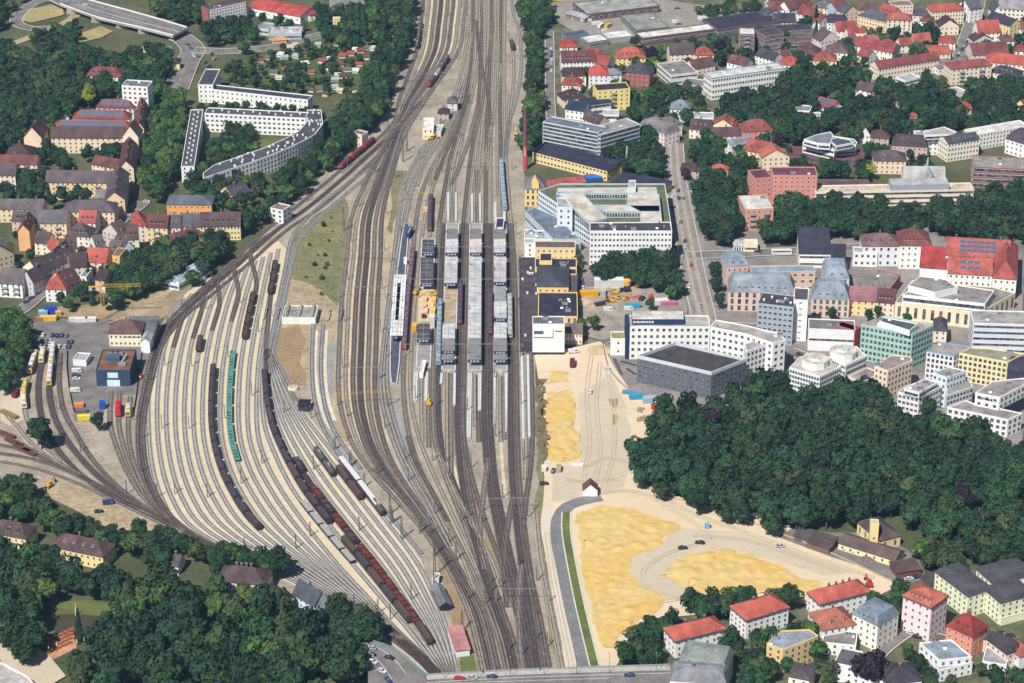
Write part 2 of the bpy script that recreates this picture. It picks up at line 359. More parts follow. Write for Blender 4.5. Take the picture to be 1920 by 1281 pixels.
def block(pts, h, wall=WHITE, rc=GREY, lab='', name='building', cat=None, fl=None, sp=2.7, ww=1.2, wh=1.5, ws='p', fr=None, hv=0, vents=0, iw=False, par=.3, base_z=0.0, grp=None, e=None, rim=None, zb=0.0, wins=True, world=False, rname='roof'):
    "flat roofed building on any outline; pts are eave corners in the photo (anticlockwise as seen)"
    P = [np.array(p[:2]) if world else Q(p[0], p[1], h)[:2] for p in pts]
    ar = sum(P[i][0]*P[(i+1)%len(P)][1]-P[(i+1)%len(P)][0]*P[i][1] for i in range(len(P)))
    if ar < 0: P = P[::-1]
    own = e is None
    if own:
        c = sum(P) / len(P); e = empty(name, (c[0], c[1], 0), 0, lab, cat or NC.get(name, 'building'), grp)
    c = np.array(e.location[:2]); FOOT.append(np.array(P))
    L = [p - c for p in P]; wm, rm = WM(wall), RM(rc)
    b = MB(); b.prism(L, base_z - (1.5 if base_z == 0 else 0), h - .3, wm, rm, bottom=base_z > 0); b.build('wall' if own else 'upper_wall', e)
    def inset(d):
        out = []
        n = len(L)
        for i in range(n):
            e1 = L[i] - L[i-1]; e2 = L[(i+1)%n] - L[i]; e1 = e1/np.hypot(*e1); e2 = e2/np.hypot(*e2)
            n1 = np.array([-e1[1], e1[0]]); n2 = np.array([-e2[1], e2[0]]); m = n1 + n2; k = max(.35, 1 + n1@n2)
            out.append(L[i] + m/k*d)
        return out
    I = inset(.35); O = inset(-.05)
    r = MB(); r.prism(I, h-.29, h-.2, rm); rf = r.build('roof' if own else 'upper_roof', e)
    k = MB(); pm = WM(rim) if rim else wm; n = len(L)
    for i in range(n):
        j = (i+1) % n
        k.face([(*O[i],h-.4),(*O[j],h-.4),(*O[j],h+par),(*O[i],h+par)], pm); k.face([(*O[i],h+par),(*O[j],h+par),(*I[j],h+par),(*I[i],h+par)], pm)
        k.face([(*I[j],h-.4),(*I[i],h-.4),(*I[i],h+par),(*I[j],h+par)], pm); k.face([(*O[j],h-.4),(*O[i],h-.4),(*I[i],h-.4),(*I[j],h-.4)], pm)
    k.build('parapet' if own else 'upper_parapet', e)
    ed = []
    for i in range(n):
        p, s = L[i], L[(i+1)%n]; v = s - p; wd = float(np.hypot(*v)); m = (p + s)/2; ed.append((m[0], m[1], math.atan2(v[1], v[0]), wd))
    if wins: windows(e, ed, h-.3, fl if fl is not None else max(1, round((h-base_z)/3.3)), sp, ww, wh, ws, fr, iw, zb or base_z)
    x0, y0 = np.min(I, 0); x1, y1 = np.max(I, 0)
    def rp():
        for _ in range(60):
            p = np.array([RNG.uniform(x0,x1), RNG.uniform(y0,y1)])
            if inside(p, I): return p
        return np.mean(I, 0)
    for i in range(hv): p = rp(); link('roof_unit', unit_me(i % 3), rf, (p[0], p[1], h-.2))
    for i in range(vents): p = rp(); link('roof_vent', vent_me(), rf, (p[0], p[1], h-.2))
    return e
def inside(p, poly):
    x, y = p; r = False; n = len(poly); j = n - 1
    for i in range(n):
        xi, yi = poly[i][0], poly[i][1]; xj, yj = poly[j][0], poly[j][1]
        if (yi > y) != (yj > y) and x < (xj-xi)*(y-yi)/(yj-yi)+xi: r = not r
        j = i
    return r
def inside_np(P, poly):
    poly = np.asarray(poly)[:, :2]; x, y = P[:, 0], P[:, 1]; r = np.zeros(len(P), bool); j = len(poly) - 1
    for i in range(len(poly)):
        xi, yi = poly[i]; xj, yj = poly[j]
        c = ((yi > y) != (yj > y)); xs = (xj-xi)*(y-yi)/((yj-yi) if yj != yi else 1e-9)+xi
        r ^= c & (x < xs); j = i
    return r
# ------------------------------------------------------------------ sheets on the ground
ZL = [0.02]
def sheet(name, pts, m, jit=0.0, step=12.0, px=True, kind='structure', z=None, lab=None, cat=None):
    ZL[0] += .012; z = ZL[0] if z is None else z
    P = [G(x, y)[:2] for x, y in pts] if px else [np.array(p[:2]) for p in pts]
    out = []
    for i in range(len(P)):
        a, b = P[i], P[(i+1) % len(P)]; n = max(1, int(np.hypot(*(b-a))/step)) if jit else 1
        for k in range(n):
            p = a + (b-a)*k/n
            if jit: p = p + RNG.normal(0, jit, 2)
            out.append(p)
    b = MB(); b.face([(p[0], p[1], 0) for p in out], m)
    me = b.mesh(name)
    if me.polygons[0].normal.z < 0: me.flip_normals()
    o = link(name, me, loc=(0, 0, z), kind=kind); tag(o, lab, cat); return o
def cat_rom(P, step):
    P = [np.asarray(p, float) for p in P]; P = [2*P[0]-P[1]] + P + [2*P[-1]-P[-2]]; out = []
    for i in range(1, len(P)-2):
        a, b, c, d = P[i-1:i+3]; n = max(2, int(np.hypot(*(c-b)[:2])/step))
        for k in range(n):
            t = k/n; out.append(.5*((2*b)+(c-a)*t+(2*a-5*b+4*c-d)*t*t+(3*b-a-3*c+d)*t**3))
    out.append(P[-2]); return np.array(out)
def strip(name, path, wd, m, z, parent=None, kind=None, off=0.0):
    "flat band along a path"
    T = np.gradient(path, axis=0); T /= np.hypot(T[:, 0], T[:, 1])[:, None]; N = np.stack([-T[:, 1], T[:, 0]], 1)
    l = path + N*(off+wd/2); r = path + N*(off-wd/2); b = MB(); i = b.mi(m)
    for p, s in zip(l, r): b.v += [(p[0], p[1], z), (s[0], s[1], z)]
    for k in range(len(path)-1): b.f.append((2*k+1, 2*k+3, 2*k+2, 2*k)); b.m.append(i)
    return b.build(name, parent, kind=kind)
def band(name, path, prof, m, parent=None, kind=None):
    "solid swept along a path; prof = closed [(offset,z)]"
    T = np.gradient(path, axis=0); T /= np.hypot(T[:, 0], T[:, 1])[:, None]; N = np.stack([-T[:, 1], T[:, 0]], 1)
    b = MB(); i = b.mi(m); n = len(prof)
    for p, nn in zip(path, N):
        for o, z in prof: b.v.append((p[0]+nn[0]*o, p[1]+nn[1]*o, z))
    for k in range(len(path)-1):
        for j in range(n-1): b.f.append((k*n+j, k*n+j+1, (k+1)*n+j+1, (k+1)*n+j)); b.m.append(i)
    return b.build(name, parent, kind=kind)
# ================================================================== ground
def GM(key, c, c2, scale=.02, fine=.5, k=KR, famp=.2): return mat(key, rgb(c, k), rough=.95, scale=scale, col2=rgb(c2, k), fine=fine, spec=.15, detail=6, famp=famp)
M_GROUND = GM('ground_earth', (112,112,84), (82,92,62), .03, .4)
M_CITY = GM('city_paving', (168,160,156), (132,126,126), .05, .6)
M_RAIL = GM('rail_land_gravel', (194,182,164), (158,147,135), .05, .45)
M_YARD = GM('yard_sand', (246,228,194), (236,214,180), .025, .35, .66, .1)
M_PALE = GM('pale_gravel', (236,216,186), (226,205,174), .02, .25, .76, .05)
M_SANDY = GM('yellow_sand', (244,202,116), (240,210,146), .03, .25, .66, .1)
M_TRACKW = GM('driven_gravel', (222,206,182), (212,197,175), .03, .3, KR, .05)
M_ASPH = mat('asphalt', rgb((150,144,142), KR), rough=.9, scale=.12, col2=rgb((122,116,116), KR), fine=1.2, spec=.2)
M_ASPHN = mat('new_asphalt', rgb((146,146,148), KR), rough=.9, scale=.12, col2=rgb((130,130,132), KR), fine=1.2, spec=.2)
M_GRASS = GM('grass_ground', (124,132,74), (98,110,62), .06, .8)
M_WASTE = GM('waste_ground', (118,126,84), (160,146,114), .08, .5, KR, .3)
M_DIRT = GM('trampled_earth', (206,186,154), (166,148,122), .05, .4)
M_LINE = mat('road_marking', (.72,.72,.7), var=.1)
M_KERB = mat('kerb_stone', rgb((226,222,214), .74), var=.12)
M_CONC = mat('concrete', rgb((196,192,186), .74), var=.15, scale=.2, fine=1.0)
b = MB(); b.face([(-5000,-2500,0),(5000,-2500,0),(5000,7000,0),(-5000,7000,0)], M_GROUND)
b.build('ground', kind='structure')
sheet('city_ground', [(985,330),(1100,400),(1290,330),(1400,350),(1440,480),(1600,430),(1920,410),(1920,840),(1780,800),(1500,770),(1300,790),(1210,780),(1120,650),(990,600)], M_CITY, .6)
sheet('suburb_ground', [(1030,-20),(1920,-20),(1920,140),(1700,160),(1500,150),(1360,230),(1180,230),(1060,260),(1030,120)], GM('suburb_ground', (134,128,110), (84,96,62), .06, .4), .8)
sheet('suburb_ground', [(1640,1090),(1920,1060),(1920,1330),(1230,1330),(1260,1240)], GM('suburb_ground', (134,128,110), (84,96,62), .06, .4), .8)
sheet('rail_land', [(782,-60),(975,-60),(988,60),(988,190),(978,250),(986,400),(1002,480),(1003,700),(1014,800),(1012,950),(1034,1100),(1068,1290),(800,1290),(690,1195),(600,1135),(400,1050),(320,1004),(230,966),(0,896),(-80,880),(-80,780),(40,640),(110,655),(200,740),(262,720),(288,640),(330,588),(450,478),(560,368),(640,298),(700,243),(733,198),(742,150),(772,80)], M_RAIL, .5)
sheet('marshalling_yard', [(521,452),(430,500),(345,550),(300,610),(280,680),(270,760),(271,840),(290,925),(322,982),(400,1028),(500,1072),(600,1122),(700,1182),(775,1236),(815,1272),(860,1272),(848,1190),(822,1120),(788,1050),(725,968),(658,885),(604,815),(562,760),(527,695),(508,650),(516,580),(530,520),(540,470)], M_YARD, .3)
sheet('main_line_bed', [(690,330),(760,330),(770,430),(738,500),(722,600),(712,700),(722,800),(760,880),(830,980),(800,990),(740,940),(690,890),(640,830),(615,760),(612,680),(625,560),(640,470),(655,400)], GM('main_line_gravel', (214,194,164), (184,164,140), .05, .5), .4)
sheet('waste_ground', [(560,432),(600,400),(648,368),(660,410),(648,470),(640,540),(634,600),(626,640),(590,560),(540,540),(528,520),(545,470)], M_WASTE, 1.2)
sheet('trampled_ground', [(532,520),(600,540),(636,580),(630,650),(620,720),(600,740),(565,700),(522,640),(515,600)], M_DIRT, 1.0)
sheet('waste_ground', [(520,620),(560,610),(575,640),(560,680),(575,720),(545,730),(512,670)], GM('waste_brown', (180,152,118), (158,138,108), .08, .6), .8)
sheet('grey_ballast_strip', [(590,650),(630,640),(622,760),(640,830),(690,900),(650,880),(600,790),(585,720)], GM('grey_gravel', (178,176,174), (160,156,152), .06, .6), .3)
sheet('grey_ballast_strip', [(715,740),(745,745),(770,860),(800,950),(790,950),(755,890),(730,820)], GM('grey_gravel', (178,176,174), (160,156,152), .06, .6), .3)
sheet('waste_ground', [(815,1010),(835,1040),(870,1130),(905,1230),(900,1262),(862,1262),(845,1150),(822,1060)], GM('waste_brown', (180,152,118), (158,138,108), .08, .6), .6)
sheet('waste_ground', [(905,980),(935,1010),(950,1080),(960,1140),(940,1130),(915,1050)], GM('waste_brown', (180,152,118), (158,138,108), .08, .6), .6)
sheet('grass_strip', [(862,1228),(888,1228),(895,1266),(866,1266)], M_GRASS, .3)
sheet('track_side_weeds', [(740,320),(762,322),(758,360),(742,400),(735,440),(728,430),(733,370)], M_WASTE, .6)
sheet('track_side_weeds', [(838,310),(872,300),(860,330),(842,340)], M_WASTE, .6)
sheet('track_side_weeds', [(1000,760),(1014,770),(1022,860),(1016,1000),(1030,1120),(1050,1230),(1060,1262),(1046,1262),(1022,1150),(1006,1000),(1008,860)], GM('weeds', (160,148,116), (120,122,84), .2, .8), .6)
sheet('depot_yard', [(60,660),(62,612),(90,600),(150,598),(205,596),(215,640),(255,640),(285,615),(288,650),(262,740),(205,742),(190,790),(140,790),(130,720),(120,668)], M_ASPH, .2)
sheet('building_site_ground', [(85,592),(100,575),(160,572),(235,548),(260,535),(330,530),(385,505),(398,512),(352,548),(318,592),(290,606),(200,600)], GM('site_earth', (196,172,136), (150,134,110), .06, .5), .8)
sheet('site_track', [(200,606),(240,590),(275,570),(300,545),(330,530),(350,528),(318,550),(300,575),(262,592),(230,606)], M_DIRT, .4)
sheet('site_track', [(-40,610),(60,605),(200,600),(200,612),(120,620),(60,628),(-40,640)], M_ASPH, .2)
sheet('pale_yard', [(0,715),(40,690),(52,740),(46,790),(20,800),(0,790)], M_TRACKW, .4)
sheet('pale_yard', [(70,895),(160,915),(270,965),(330,1002),(270,992),(210,995),(150,962),(95,935)], M_DIRT, .6)
sheet('sand_field', [(1003,668),(1130,640),(1150,690),(1190,745),(1245,760),(1225,830),(1185,860),(1195,905),(1300,940),(1480,985),(1560,1030),(1620,1062),(1690,1095),(1600,1140),(1480,1130),(1260,1160),(1180,1210),(1150,1262),(1062,1262),(1038,1130),(1016,1000),(1022,860),(1014,770)], M_PALE, .4)
sheet('driven_ground', [(1085,740),(1140,700),(1175,760),(1180,850),(1170,920),(1060,940),(1035,940),(1030,880),(1090,870),(1086,800)], M_TRACKW, .8)
sheet('driven_ground', [(1270,990),(1400,1000),(1470,1030),(1600,1075),(1540,1080),(1430,1045),(1370,1030),(1290,1045),(1240,1075),(1300,1110),(1290,1130),(1240,1118),(1195,1100),(1176,1075),(1186,1046),(1232,1030)], M_TRACKW, .5)
sheet('cemetery_yard', [(1458,1008),(1490,990),(1560,1000),(1640,1000),(1720,1040),(1740,1090),(1690,1095),(1560,1045)], M_ASPH, .3)
sheet('haul_path', [(1030,940),(1045,1000),(1052,1060),(1085,1262),(1066,1262),(1036,1120),(1016,1000),(1018,945)], GM('light_path', (226,214,196), (216,204,186), .03, .4, .78, .05), .2)
# wet patches of soil
for pts in ([(1140,750),(1158,748),(1160,758),(1152,768),(1143,760)], [(1150,778),(1157,778),(1156,797),(1149,797)], [(1196,764),(1208,766),(1205,775),(1195,773)], [(1193,785),(1210,780),(1210,790),(1194,793)], [(1030,845),(1045,845),(1045,856),(1030,856)], [(1155,990),(1178,990),(1178,1000),(1160,999)]):
    sheet('damp_soil', pts, GM('damp_soil', (176,158,128), (156,140,112), .2, .8), .3, 4)
def hump(name, pts, m, amp=.8, res=1.3, z0=.16, wave=7.0):
    sheet(name, pts, m, 1.2, 5)
    P = np.array([G(x, y)[:2] for x, y in pts]); lo = P.min(0); hi = P.max(0)
    nx = int((hi[0]-lo[0])/res)+2; ny = int((hi[1]-lo[1])/res)+2
    X, Y = np.meshgrid(lo[0]+np.arange(nx)*res, lo[1]+np.arange(ny)*res, indexing='ij')
    pt = np.stack([X.ravel(), Y.ravel()], 1) + RNG.normal(0, .4, (nx*ny, 2))
    wob = np.stack([np.sin(pt[:,1]*.35)+np.sin(pt[:,1]*.13+1), np.sin(pt[:,0]*.3)+np.sin(pt[:,0]*.11+2)], 1)*1.3
    msk = inside_np(pt + wob, P).reshape(nx, ny).astype(float); f = msk.copy()
    for _ in range(3):
        g = f.copy(); g[1:-1,1:-1] = (f[1:-1,1:-1]*2+f[:-2,1:-1]+f[2:,1:-1]+f[1:-1,:-2]+f[1:-1,2:])/6; f = g*msk
    N = np.zeros((nx, ny))
    for w_, a_ in ((wave,1),(wave*.5,.55),(wave*.26,.3)):
        kx = RNG.normal(size=(9,2))/w_*2.4; ph = RNG.uniform(0,6.28,9)
        N += a_*np.abs(sum(np.sin(kx[i,0]*X+kx[i,1]*Y*1.3+ph[i]) for i in range(9)))/3
    Z = z0 + f*(.1+amp*N*.6); b = MB(); mi = b.mi(m); idx = {}
    for i in range(nx-1):
        for j in range(ny-1):
            if msk[i,j] and msk[i+1,j] and msk[i+1,j+1] and msk[i,j+1]:
                fc = []
                for a_, c_ in ((i,j),(i+1,j),(i+1,j+1),(i,j+1)):
                    if (a_,c_) not in idx: idx[(a_,c_)] = len(b.v); b.v.append((X[a_,c_], Y[a_,c_], Z[a_,c_]))
                    fc.append(idx[(a_,c_)])
                b.f.append(tuple(fc)); b.m.append(mi)
    return b.build(name, kind='structure', smooth=True)
hump('yellow_sand_ground', [(1024,738),(1072,733),(1080,800),(1086,862),(1026,866)], M_SANDY)
hump('yellow_sand_ground', [(1030,699),(1068,697),(1068,719),(1032,721)], M_SANDY, .6)
hump('yellow_sand_ground', [(1080,968),(1130,950),(1180,953),(1230,973),(1278,990),(1242,1010),(1232,1030),(1186,1045),(1176,1075),(1196,1100),(1250,1120),(1225,1152),(1168,1182),(1152,1216),(1127,1216),(1113,1160),(1098,1090),(1086,1020)], M_SANDY)
hump('yellow_sand_ground', [(1238,1075),(1290,1045),(1370,1028),(1430,1048),(1485,1075),(1545,1102),(1480,1114),(1340,1112),(1290,1107)], M_SANDY, 1.0)
hump('spoil_bank', [(1006,715),(1020,712),(1026,800),(1024,865),(1012,865),(1008,800)], GM('spoil', (150,132,106), (108,104,74), .3, .9), 1.8, 1.5)
M_RUT = GM('tyre_ruts', (216,199,172), (208,190,164), .1, .6)
for i, pp in enumerate([[(1110,660),(1100,740),(1105,830),(1095,900),(1110,935)],[(1125,680),(1118,760),(1125,850),(1112,920)],[(1140,700),(1150,760),(1150,850),(1130,920)],[(1200,900),(1290,960),(1400,1000),(1520,1045),(1640,1085)],[(1130,925),(1200,925),(1290,975),(1330,1010),(1250,1040),(1205,1075),(1230,1110),(1290,1130)],[(1300,1005),(1400,1015),(1480,1040),(1580,1075)],[(1090,880),(1140,860),(1180,870)],[(1060,900),(1100,905),(1160,900)],[(1025,1000),(1036,1080),(1052,1160),(1072,1255)],[(1150,1200),(1180,1160),(1240,1130),(1310,1125)]]):
    p = cat_rom([G(x, y)[:2] for x, y in pp], 5); ZL[0] += .004
    for sd in (-.9, .9): strip('tyre_rut', p, .55, M_RUT, ZL[0]+.004, kind='structure', off=sd)
# ------------------------------------------------------------------ roads
def road(name, pts, wd, m=None, kerb=True, dash=False, z=None, lab=None):
    ZL[0] += .012; z = ZL[0] if z is None else z
    p = cat_rom([G(x, y)[:2] for x, y in pts], 5.0); LINES.append((p, wd/2+1))
    o = strip(name, p, wd, m or M_ASPH, z, kind='structure')
    if kerb:
        for s in (-1, 1): band('kerb', p, [((wd/2)*s, z-.05), ((wd/2)*s, z+.13), ((wd/2+.45)*s, z+.13), ((wd/2+.45)*s, z-.05)], M_KERB, o)
    if dash:
        bb = MB(); T = np.gradient(p, axis=0); T /= np.hypot(T[:,0],T[:,1])[:,None]
        for k in range(0, len(p)-1, 2):
            a, t = p[k], T[k]; n = np.array([-t[1], t[0]])*.09; c = a + t*3
            bb.face([(*(a-n),z+.012),(*(c-n),z+.012),(*(c+n),z+.012),(*(a+n),z+.012)], M_LINE)
        bb.build('lane_marking', o, kind='stuff')
    return o
road('access_road', [(1127,934),(1100,939),(1066,950),(1048,975),(1047,1015),(1058,1070),(1070,1130),(1084,1190),(1100,1262)], 7.2, M_ASPHN, False)
pr = cat_rom([G(x, y)[:2] for x, y in [(1062,962),(1062,1000),(1072,1060),(1086,1130),(1100,1190),(1115,1250)]], 4)
strip('verge', pr, 4.1, M_GRASS, .56, kind='structure')
for off in (-2.1, 2.0): band('verge_kerb', pr, [(off-.3,.1),(off-.3,.6),(off+.3,.6),(off+.3,.1)], M_KERB, kind='structure')
pl = cat_rom([G(x, y)[:2] for x, y in [(1127,932),(1095,937),(1058,950),(1036,975),(1034,1015),(1045,1070),(1057,1130),(1071,1190),(1086,1262)]], 4)
band('road_kerb', pl, [(-.3,.1),(-.3,.5),(.3,.5),(.3,.1)], M_KERB, kind='structure')
road('tram_street', [(1262,270),(1266,330),(1276,390),(1288,450),(1302,520),(1316,580),(1335,640),(1420,700)], 13, GM('street_stone', (172,160,154), (146,138,136), .1, 1), True)
road('street', [(1290,480),(1360,478),(1440,474),(1540,470),(1650,462)], 10, M_ASPH, True)
road('street', [(1120,640),(1190,610),(1260,606),(1340,614),(1440,620),(1560,640)], 12, M_ASPH, True)
road('street', [(1480,660),(1560,690),(1640,720),(1750,735),(1850,760)], 9, M_ASPH, True)
road('street', [(1838,-20),(1827,30),(1812,75),(1796,120),(1780,150)], 11, M_ASPH, True, True)
road('street', [(1030,60),(1031,130),(1032,200),(1036,250)], 6, M_ASPH, True)
road('street', [(-20,610),(30,590),(62,566),(100,530),(150,480),(195,440),(240,405),(270,380)], 8, M_ASPH, True)
road('street', [(1600,1281),(1660,1215),(1720,1180),(1790,1190),(1880,1230),(1960,1260)], 7, M_ASPH, True)
road('avenue', [(330,170),(350,120),(362,95),(340,72),(300,55)], 17, M_ASPH, True, True)
road('avenue', [(362,95),(420,98),(500,92),(560,78),(640,58)], 12, M_ASPH, True, True)
road('slip_road', [(110,-10),(60,10),(35,30),(32,45),(60,55),(120,52)], 9, M_ASPH, True)
road('river_path', [(-20,100),(60,70),(130,40),(160,10)], 8, M_DIRT, False)
road('garden_path', [(700,92),(690,120),(675,150),(664,176)], 3.0, M_PALE, False)
road('garden_path', [(600,120),(594,138),(587,154)], 2.2, M_PALE, False)
sheet('dry_meadow', [(50,20),(110,5),(120,30),(60,44),(40,40)], GM('dry_grass', (196,178,128), (160,150,104), .06, .5), .8)
sheet('dry_meadow', [(140,70),(190,50),(215,60),(190,72),(150,82)], GM('dry_grass', (196,178,128), (160,150,104), .06, .5), .8)
sheet('lawn', [(485,262),(590,258),(560,290),(500,300)], M_GRASS, .3)
sheet('lawn', [(1010,450),(1040,452),(1010,480),(985,470)], M_GRASS, .3)
sheet('allotment_ground', [(405,125),(480,105),(600,72),(640,60),(700,70),(705,110),(680,170),(600,180),(480,160),(410,150)], GM('allotment', (104,114,68), (74,92,54), .1, .8), .8)
sheet('freight_yard_ground', [(1022,10),(1060,0),(1240,0),(1440,30),(1380,50),(1260,80),(1100,75),(1040,40)], GM('yard_concrete', (178,168,160), (150,142,138), .05, .4), .3)
sheet('park_lawn', [(90,1130),(220,1130),(215,1160),(100,1160)], M_GRASS, .5)
sheet('park_lawn', [(340,1210),(470,1200),(450,1281),(330,1281)], M_GRASS, .5)
sheet('park_path', [(0,1190),(30,1180),(40,1200),(90,1230),(125,1270),(90,1290),(40,1290),(0,1240)], M_TRACKW, .2)
M_WATER = mat('pond_water', (.07,.058,.034), rough=.2, var=.15, spec=.5)
sheet('pond', [(93,1156),(140,1154),(192,1158),(188,1180),(160,1192),(105,1194)], M_WATER, .2, 5)
sheet('square', [(1090,540),(1280,540),(1290,600),(1260,620),(1130,640),(1085,630)], GM('square_paving', (190,178,164), (150,142,136), .08, .8), .3)
for sd in (-2.2, 2.2):
    p = cat_rom([G(x, y)[:2] for x, y in [(1262,270),(1266,330),(1276,390),(1288,450),(1302,520),(1316,580),(1335,640)]], 6); T = np.gradient(p, axis=0); T /= np.hypot(T[:,0],T[:,1])[:,None]
    pp = p + np.stack([-T[:,1], T[:,0]], 1)*sd; e = empty('tram_track', (0,0,0), 0, '%s tram track along the middle of the tram street' % ('right' if sd < 0 else 'left'), 'tram track')
    strip('track_slab', pp, 2.6, GM('tram_slab', (204,192,180), (186,174,164), .2, 1), .75 if sd > 0 else .756, e)
    for k in (-.72, .72): strip('rail', pp, .3, M_ASPH, .78, e, off=k)
# ================================================================== railway tracks
M_RAILS = mat('rail_steel', rgb((74,60,58), .9), rough=.6, var=.25, scale=.6, spec=.4)
BED = {'yard': ((212,207,201),(196,191,186)), 'main': ((174,162,152),(150,139,131)), 'dark': ((118,106,106),(98,88,90)), 'sandy': ((204,193,175),(182,171,156)), 'grey': ((190,188,187),(170,168,167)), 'mid': ((150,137,130),(126,114,110))}
PATH = {}; TN = [0]
def track(key, pts, style, lab, px=True, grp=None):
    P = [G(x, y)[:2] for x, y in pts] if px else pts
    p = cat_rom(P, 6.0); PATH[key] = p; LINES.append((p, 3.4)); TN[0] += 1; dz = TN[0]*.0023
    c = p[len(p)//2]; e = empty('railway_track', (0, 0, 0), 0, lab, 'railway track', grp)
    c1, c2 = BED[style]
    m1 = GM('ballast_'+style, c1, c2, .12, 1.0); m2 = GM('sleepers_'+style, tuple(int(v*.9) for v in c1), tuple(int(v*.86) for v in c2), .3, 1.6)
    hw = 1.3 if style != 'dark' else 1.6
    band('ballast', p, [(-hw-.25,.02),(-hw,.36+dz),(hw,.36+dz),(hw+.25,.02)], m1, e)
    z = .39+dz
    strip('sleeper_bed', p, 2.5, m2, z, e)
    for s in (-1, 1): band('rail', p, [(s*.76-.13,z-.02),(s*.76-.08,z+.19),(s*.76+.08,z+.19),(s*.76+.13,z-.02)], M_RAILS, e)
    return p
def fan(key, A, B, n, style, lab, lo=0, hi=None):
    A = [G(*p)[:2] for p in A]; B = [G(*p)[:2] for p in B]
    for i in range(n):
        t = i/(n-1) if n > 1 else .5
        st = style[i % len(style)] if isinstance(style, list) else style
        track('%s%d' % (key, i), [a*(1-t)+b*t for a, b in zip(A, B)], st, lab % ORD[i], px=False)
YL = [(345,560),(312,600),(290,660),(279,730),(278,805),(286,880),(305,940),(335,985),(400,1025),(500,1068),(600,1117),(700,1178),(775,1232),(815,1272)]
YM = [(522,468),(509,540),(494,620),(483,700),(482,805),(500,870),(530,925),(565,975),(600,1020),(640,1068),(690,1122),(740,1178),(790,1226),(834,1272)]
fan('ya', YL, YM, 13, 'yard', '%s track from the left across the pale sand marshalling yard')
BL = [(497,660),(492,710),(492,765),(502,820),(546,915),(606,995),(666,1065),(721,1130),(776,1195),(836,1272)]
BR = [(503,655),(525,700),(560,765),(600,820),(656,890),(719,972),(781,1055),(816,1125),(841,1190),(858,1272)]
fan('yb', BL, BR, 8, 'yard', '%s track from the left in the right half of the sand yard')
track('yt', [(509,540),(503,600),(499,650),(500,720)], 'mid', 'short dark connecting track at the upper throat of the sand yard')
LA = [(745,222),(715,255),(668,295),(615,340),(560,385),(490,440),(420,505),(365,555),(320,600),(292,645),(273,715),(259,800),(265,880),(292,945),(330,985),(400,1030),(500,1080)]
LB = [(757,235),(738,262),(696,305),(648,350),(598,392),(533,436),(455,505),(396,555),(345,596),(308,642),(285,712),(269,800),(275,880),(300,940),(335,982),(402,1024),(505,1072)]
fan('lad', LA, LB, 3, ['mid','dark','mid'], '%s outer track of the dark line skirting the sand yard')
for i, (sx, sy, k) in enumerate([(470,470,10),(440,497,8),(410,522,6),(385,545,4),(360,566,2)]):
    p = PATH['ya%d' % k]; j = np.argmin(np.hypot(*(p - G(*YL[2])[:2]).T)) if False else 3
    a = G(sx+36, sy-30)[:2]; s0 = G(sx, sy)[:2]
    track('conn%d' % i, [a, s0, p[6], p[12]], 'mid', '%s short switch curve from the left joining the ladder to the sand yard' % ORD[4-i], px=False)
GA = [(700,312),(660,338),(610,378),(568,418),(546,450),(536,500),(524,560),(512,620),(504,660)]
GB = [(712,318),(672,346),(622,388),(580,428),(556,462),(545,505),(533,560),(521,620),(512,662),(530,700),(556,755)]
track('g1', GA, 'grey', 'left of two grey tracks curving round the weedy waste ground')
track('g2', GB, 'grey', 'right of two grey tracks curving round the weedy waste ground')
TA = [(792,-60),(793,0),(788,50),(780,100),(762,150),(748,190),(741,225)]
TB = [(876,-60),(874,0),(868,50),(862,90),(832,140),(792,190),(759,237)]
fan('top', TA, TB, 8, ['mid','sandy','main','dark','main','mid','sandy','main'], '%s track from the left in the wide curve at the top of the photo')
FA = [(742,225),(702,310),(661,402),(650,485),(641,560),(636,650),(634,720),(640,772),(660,832),(700,892),(745,942),(790,992),(830,1052),(862,1112),(884,1172),(908,1272)]
FB = [(759,237),(737,320),(717,402),(713,485),(708,560),(705,650),(703,720),(708,782),(727,850),(757,905),(790,952),(825,1005),(858,1062),(888,1112),(912,1165),(938,1272)]
fan('main', FA, FB, 6, ['main','sandy','mid','dark','main','mid'], '%s main line track from the left passing west of the platforms')
HA = [(868,150),(850,200),(815,250),(780,300),(757,350),(748,402),(742,450),(736,500),(729,560),(722,620),(716,680),(713,725),(720,775),(741,840),(766,895),(800,955),(840,1030)]
HB = [(874,155),(862,205),(833,255),(800,300),(775,350),(764,395),(757,430),(748,480),(741,540),(734,600),(727,660),(725,715),(734,770),(752,830),(778,885),(812,945),(850,1020)]
fan('west', HA, HB, 3, ['grey','sandy','grey'], '%s track from the left beside the long white platform roof')
JA = [(874,155),(862,210),(838,265),(808,320),(788,370),(778,430),(772,500),(765,560),(760,620),(757,670),(756,720),(759,770),(770,830),(792,890),(820,945),(852,1005),(885,1070),(912,1140),(936,1205),(952,1272)]
JB = [(880,160),(870,215),(850,270),(822,325),(804,375),(793,430),(784,500),(778,560),(773,620),(770,670),(769,720),(773,770),(788,830),(812,890),(838,945),(866,1005),(896,1070),(920,1140),(943,1205),(958,1272)]
fan('east', JA, JB, 2, ['main','sandy'], '%s track from the left along the red trains')
def pair(key, pts, w0, st, lab):
    up = [p for p in pts if p[1] <= 420]; pts = [p for p in pts if p[1] >= 420]
    for s, nm in ((-1, 'left'), (1, 'right')):
        track(key+('ua' if s < 0 else 'ub'), [(x+s*w0*(.55+.45*y/1000), y) for x, y in up], 'sandy' if s > 0 else 'mid', 'upper part north of the canopies of the %s track %s' % (nm, lab))
        track(key+('a' if s < 0 else 'b'), [(x+s*w0*(.55+.45*y/1000), y) for x, y in pts], st[0 if s < 0 else 1], '%s of two tracks %s' % (nm, lab))
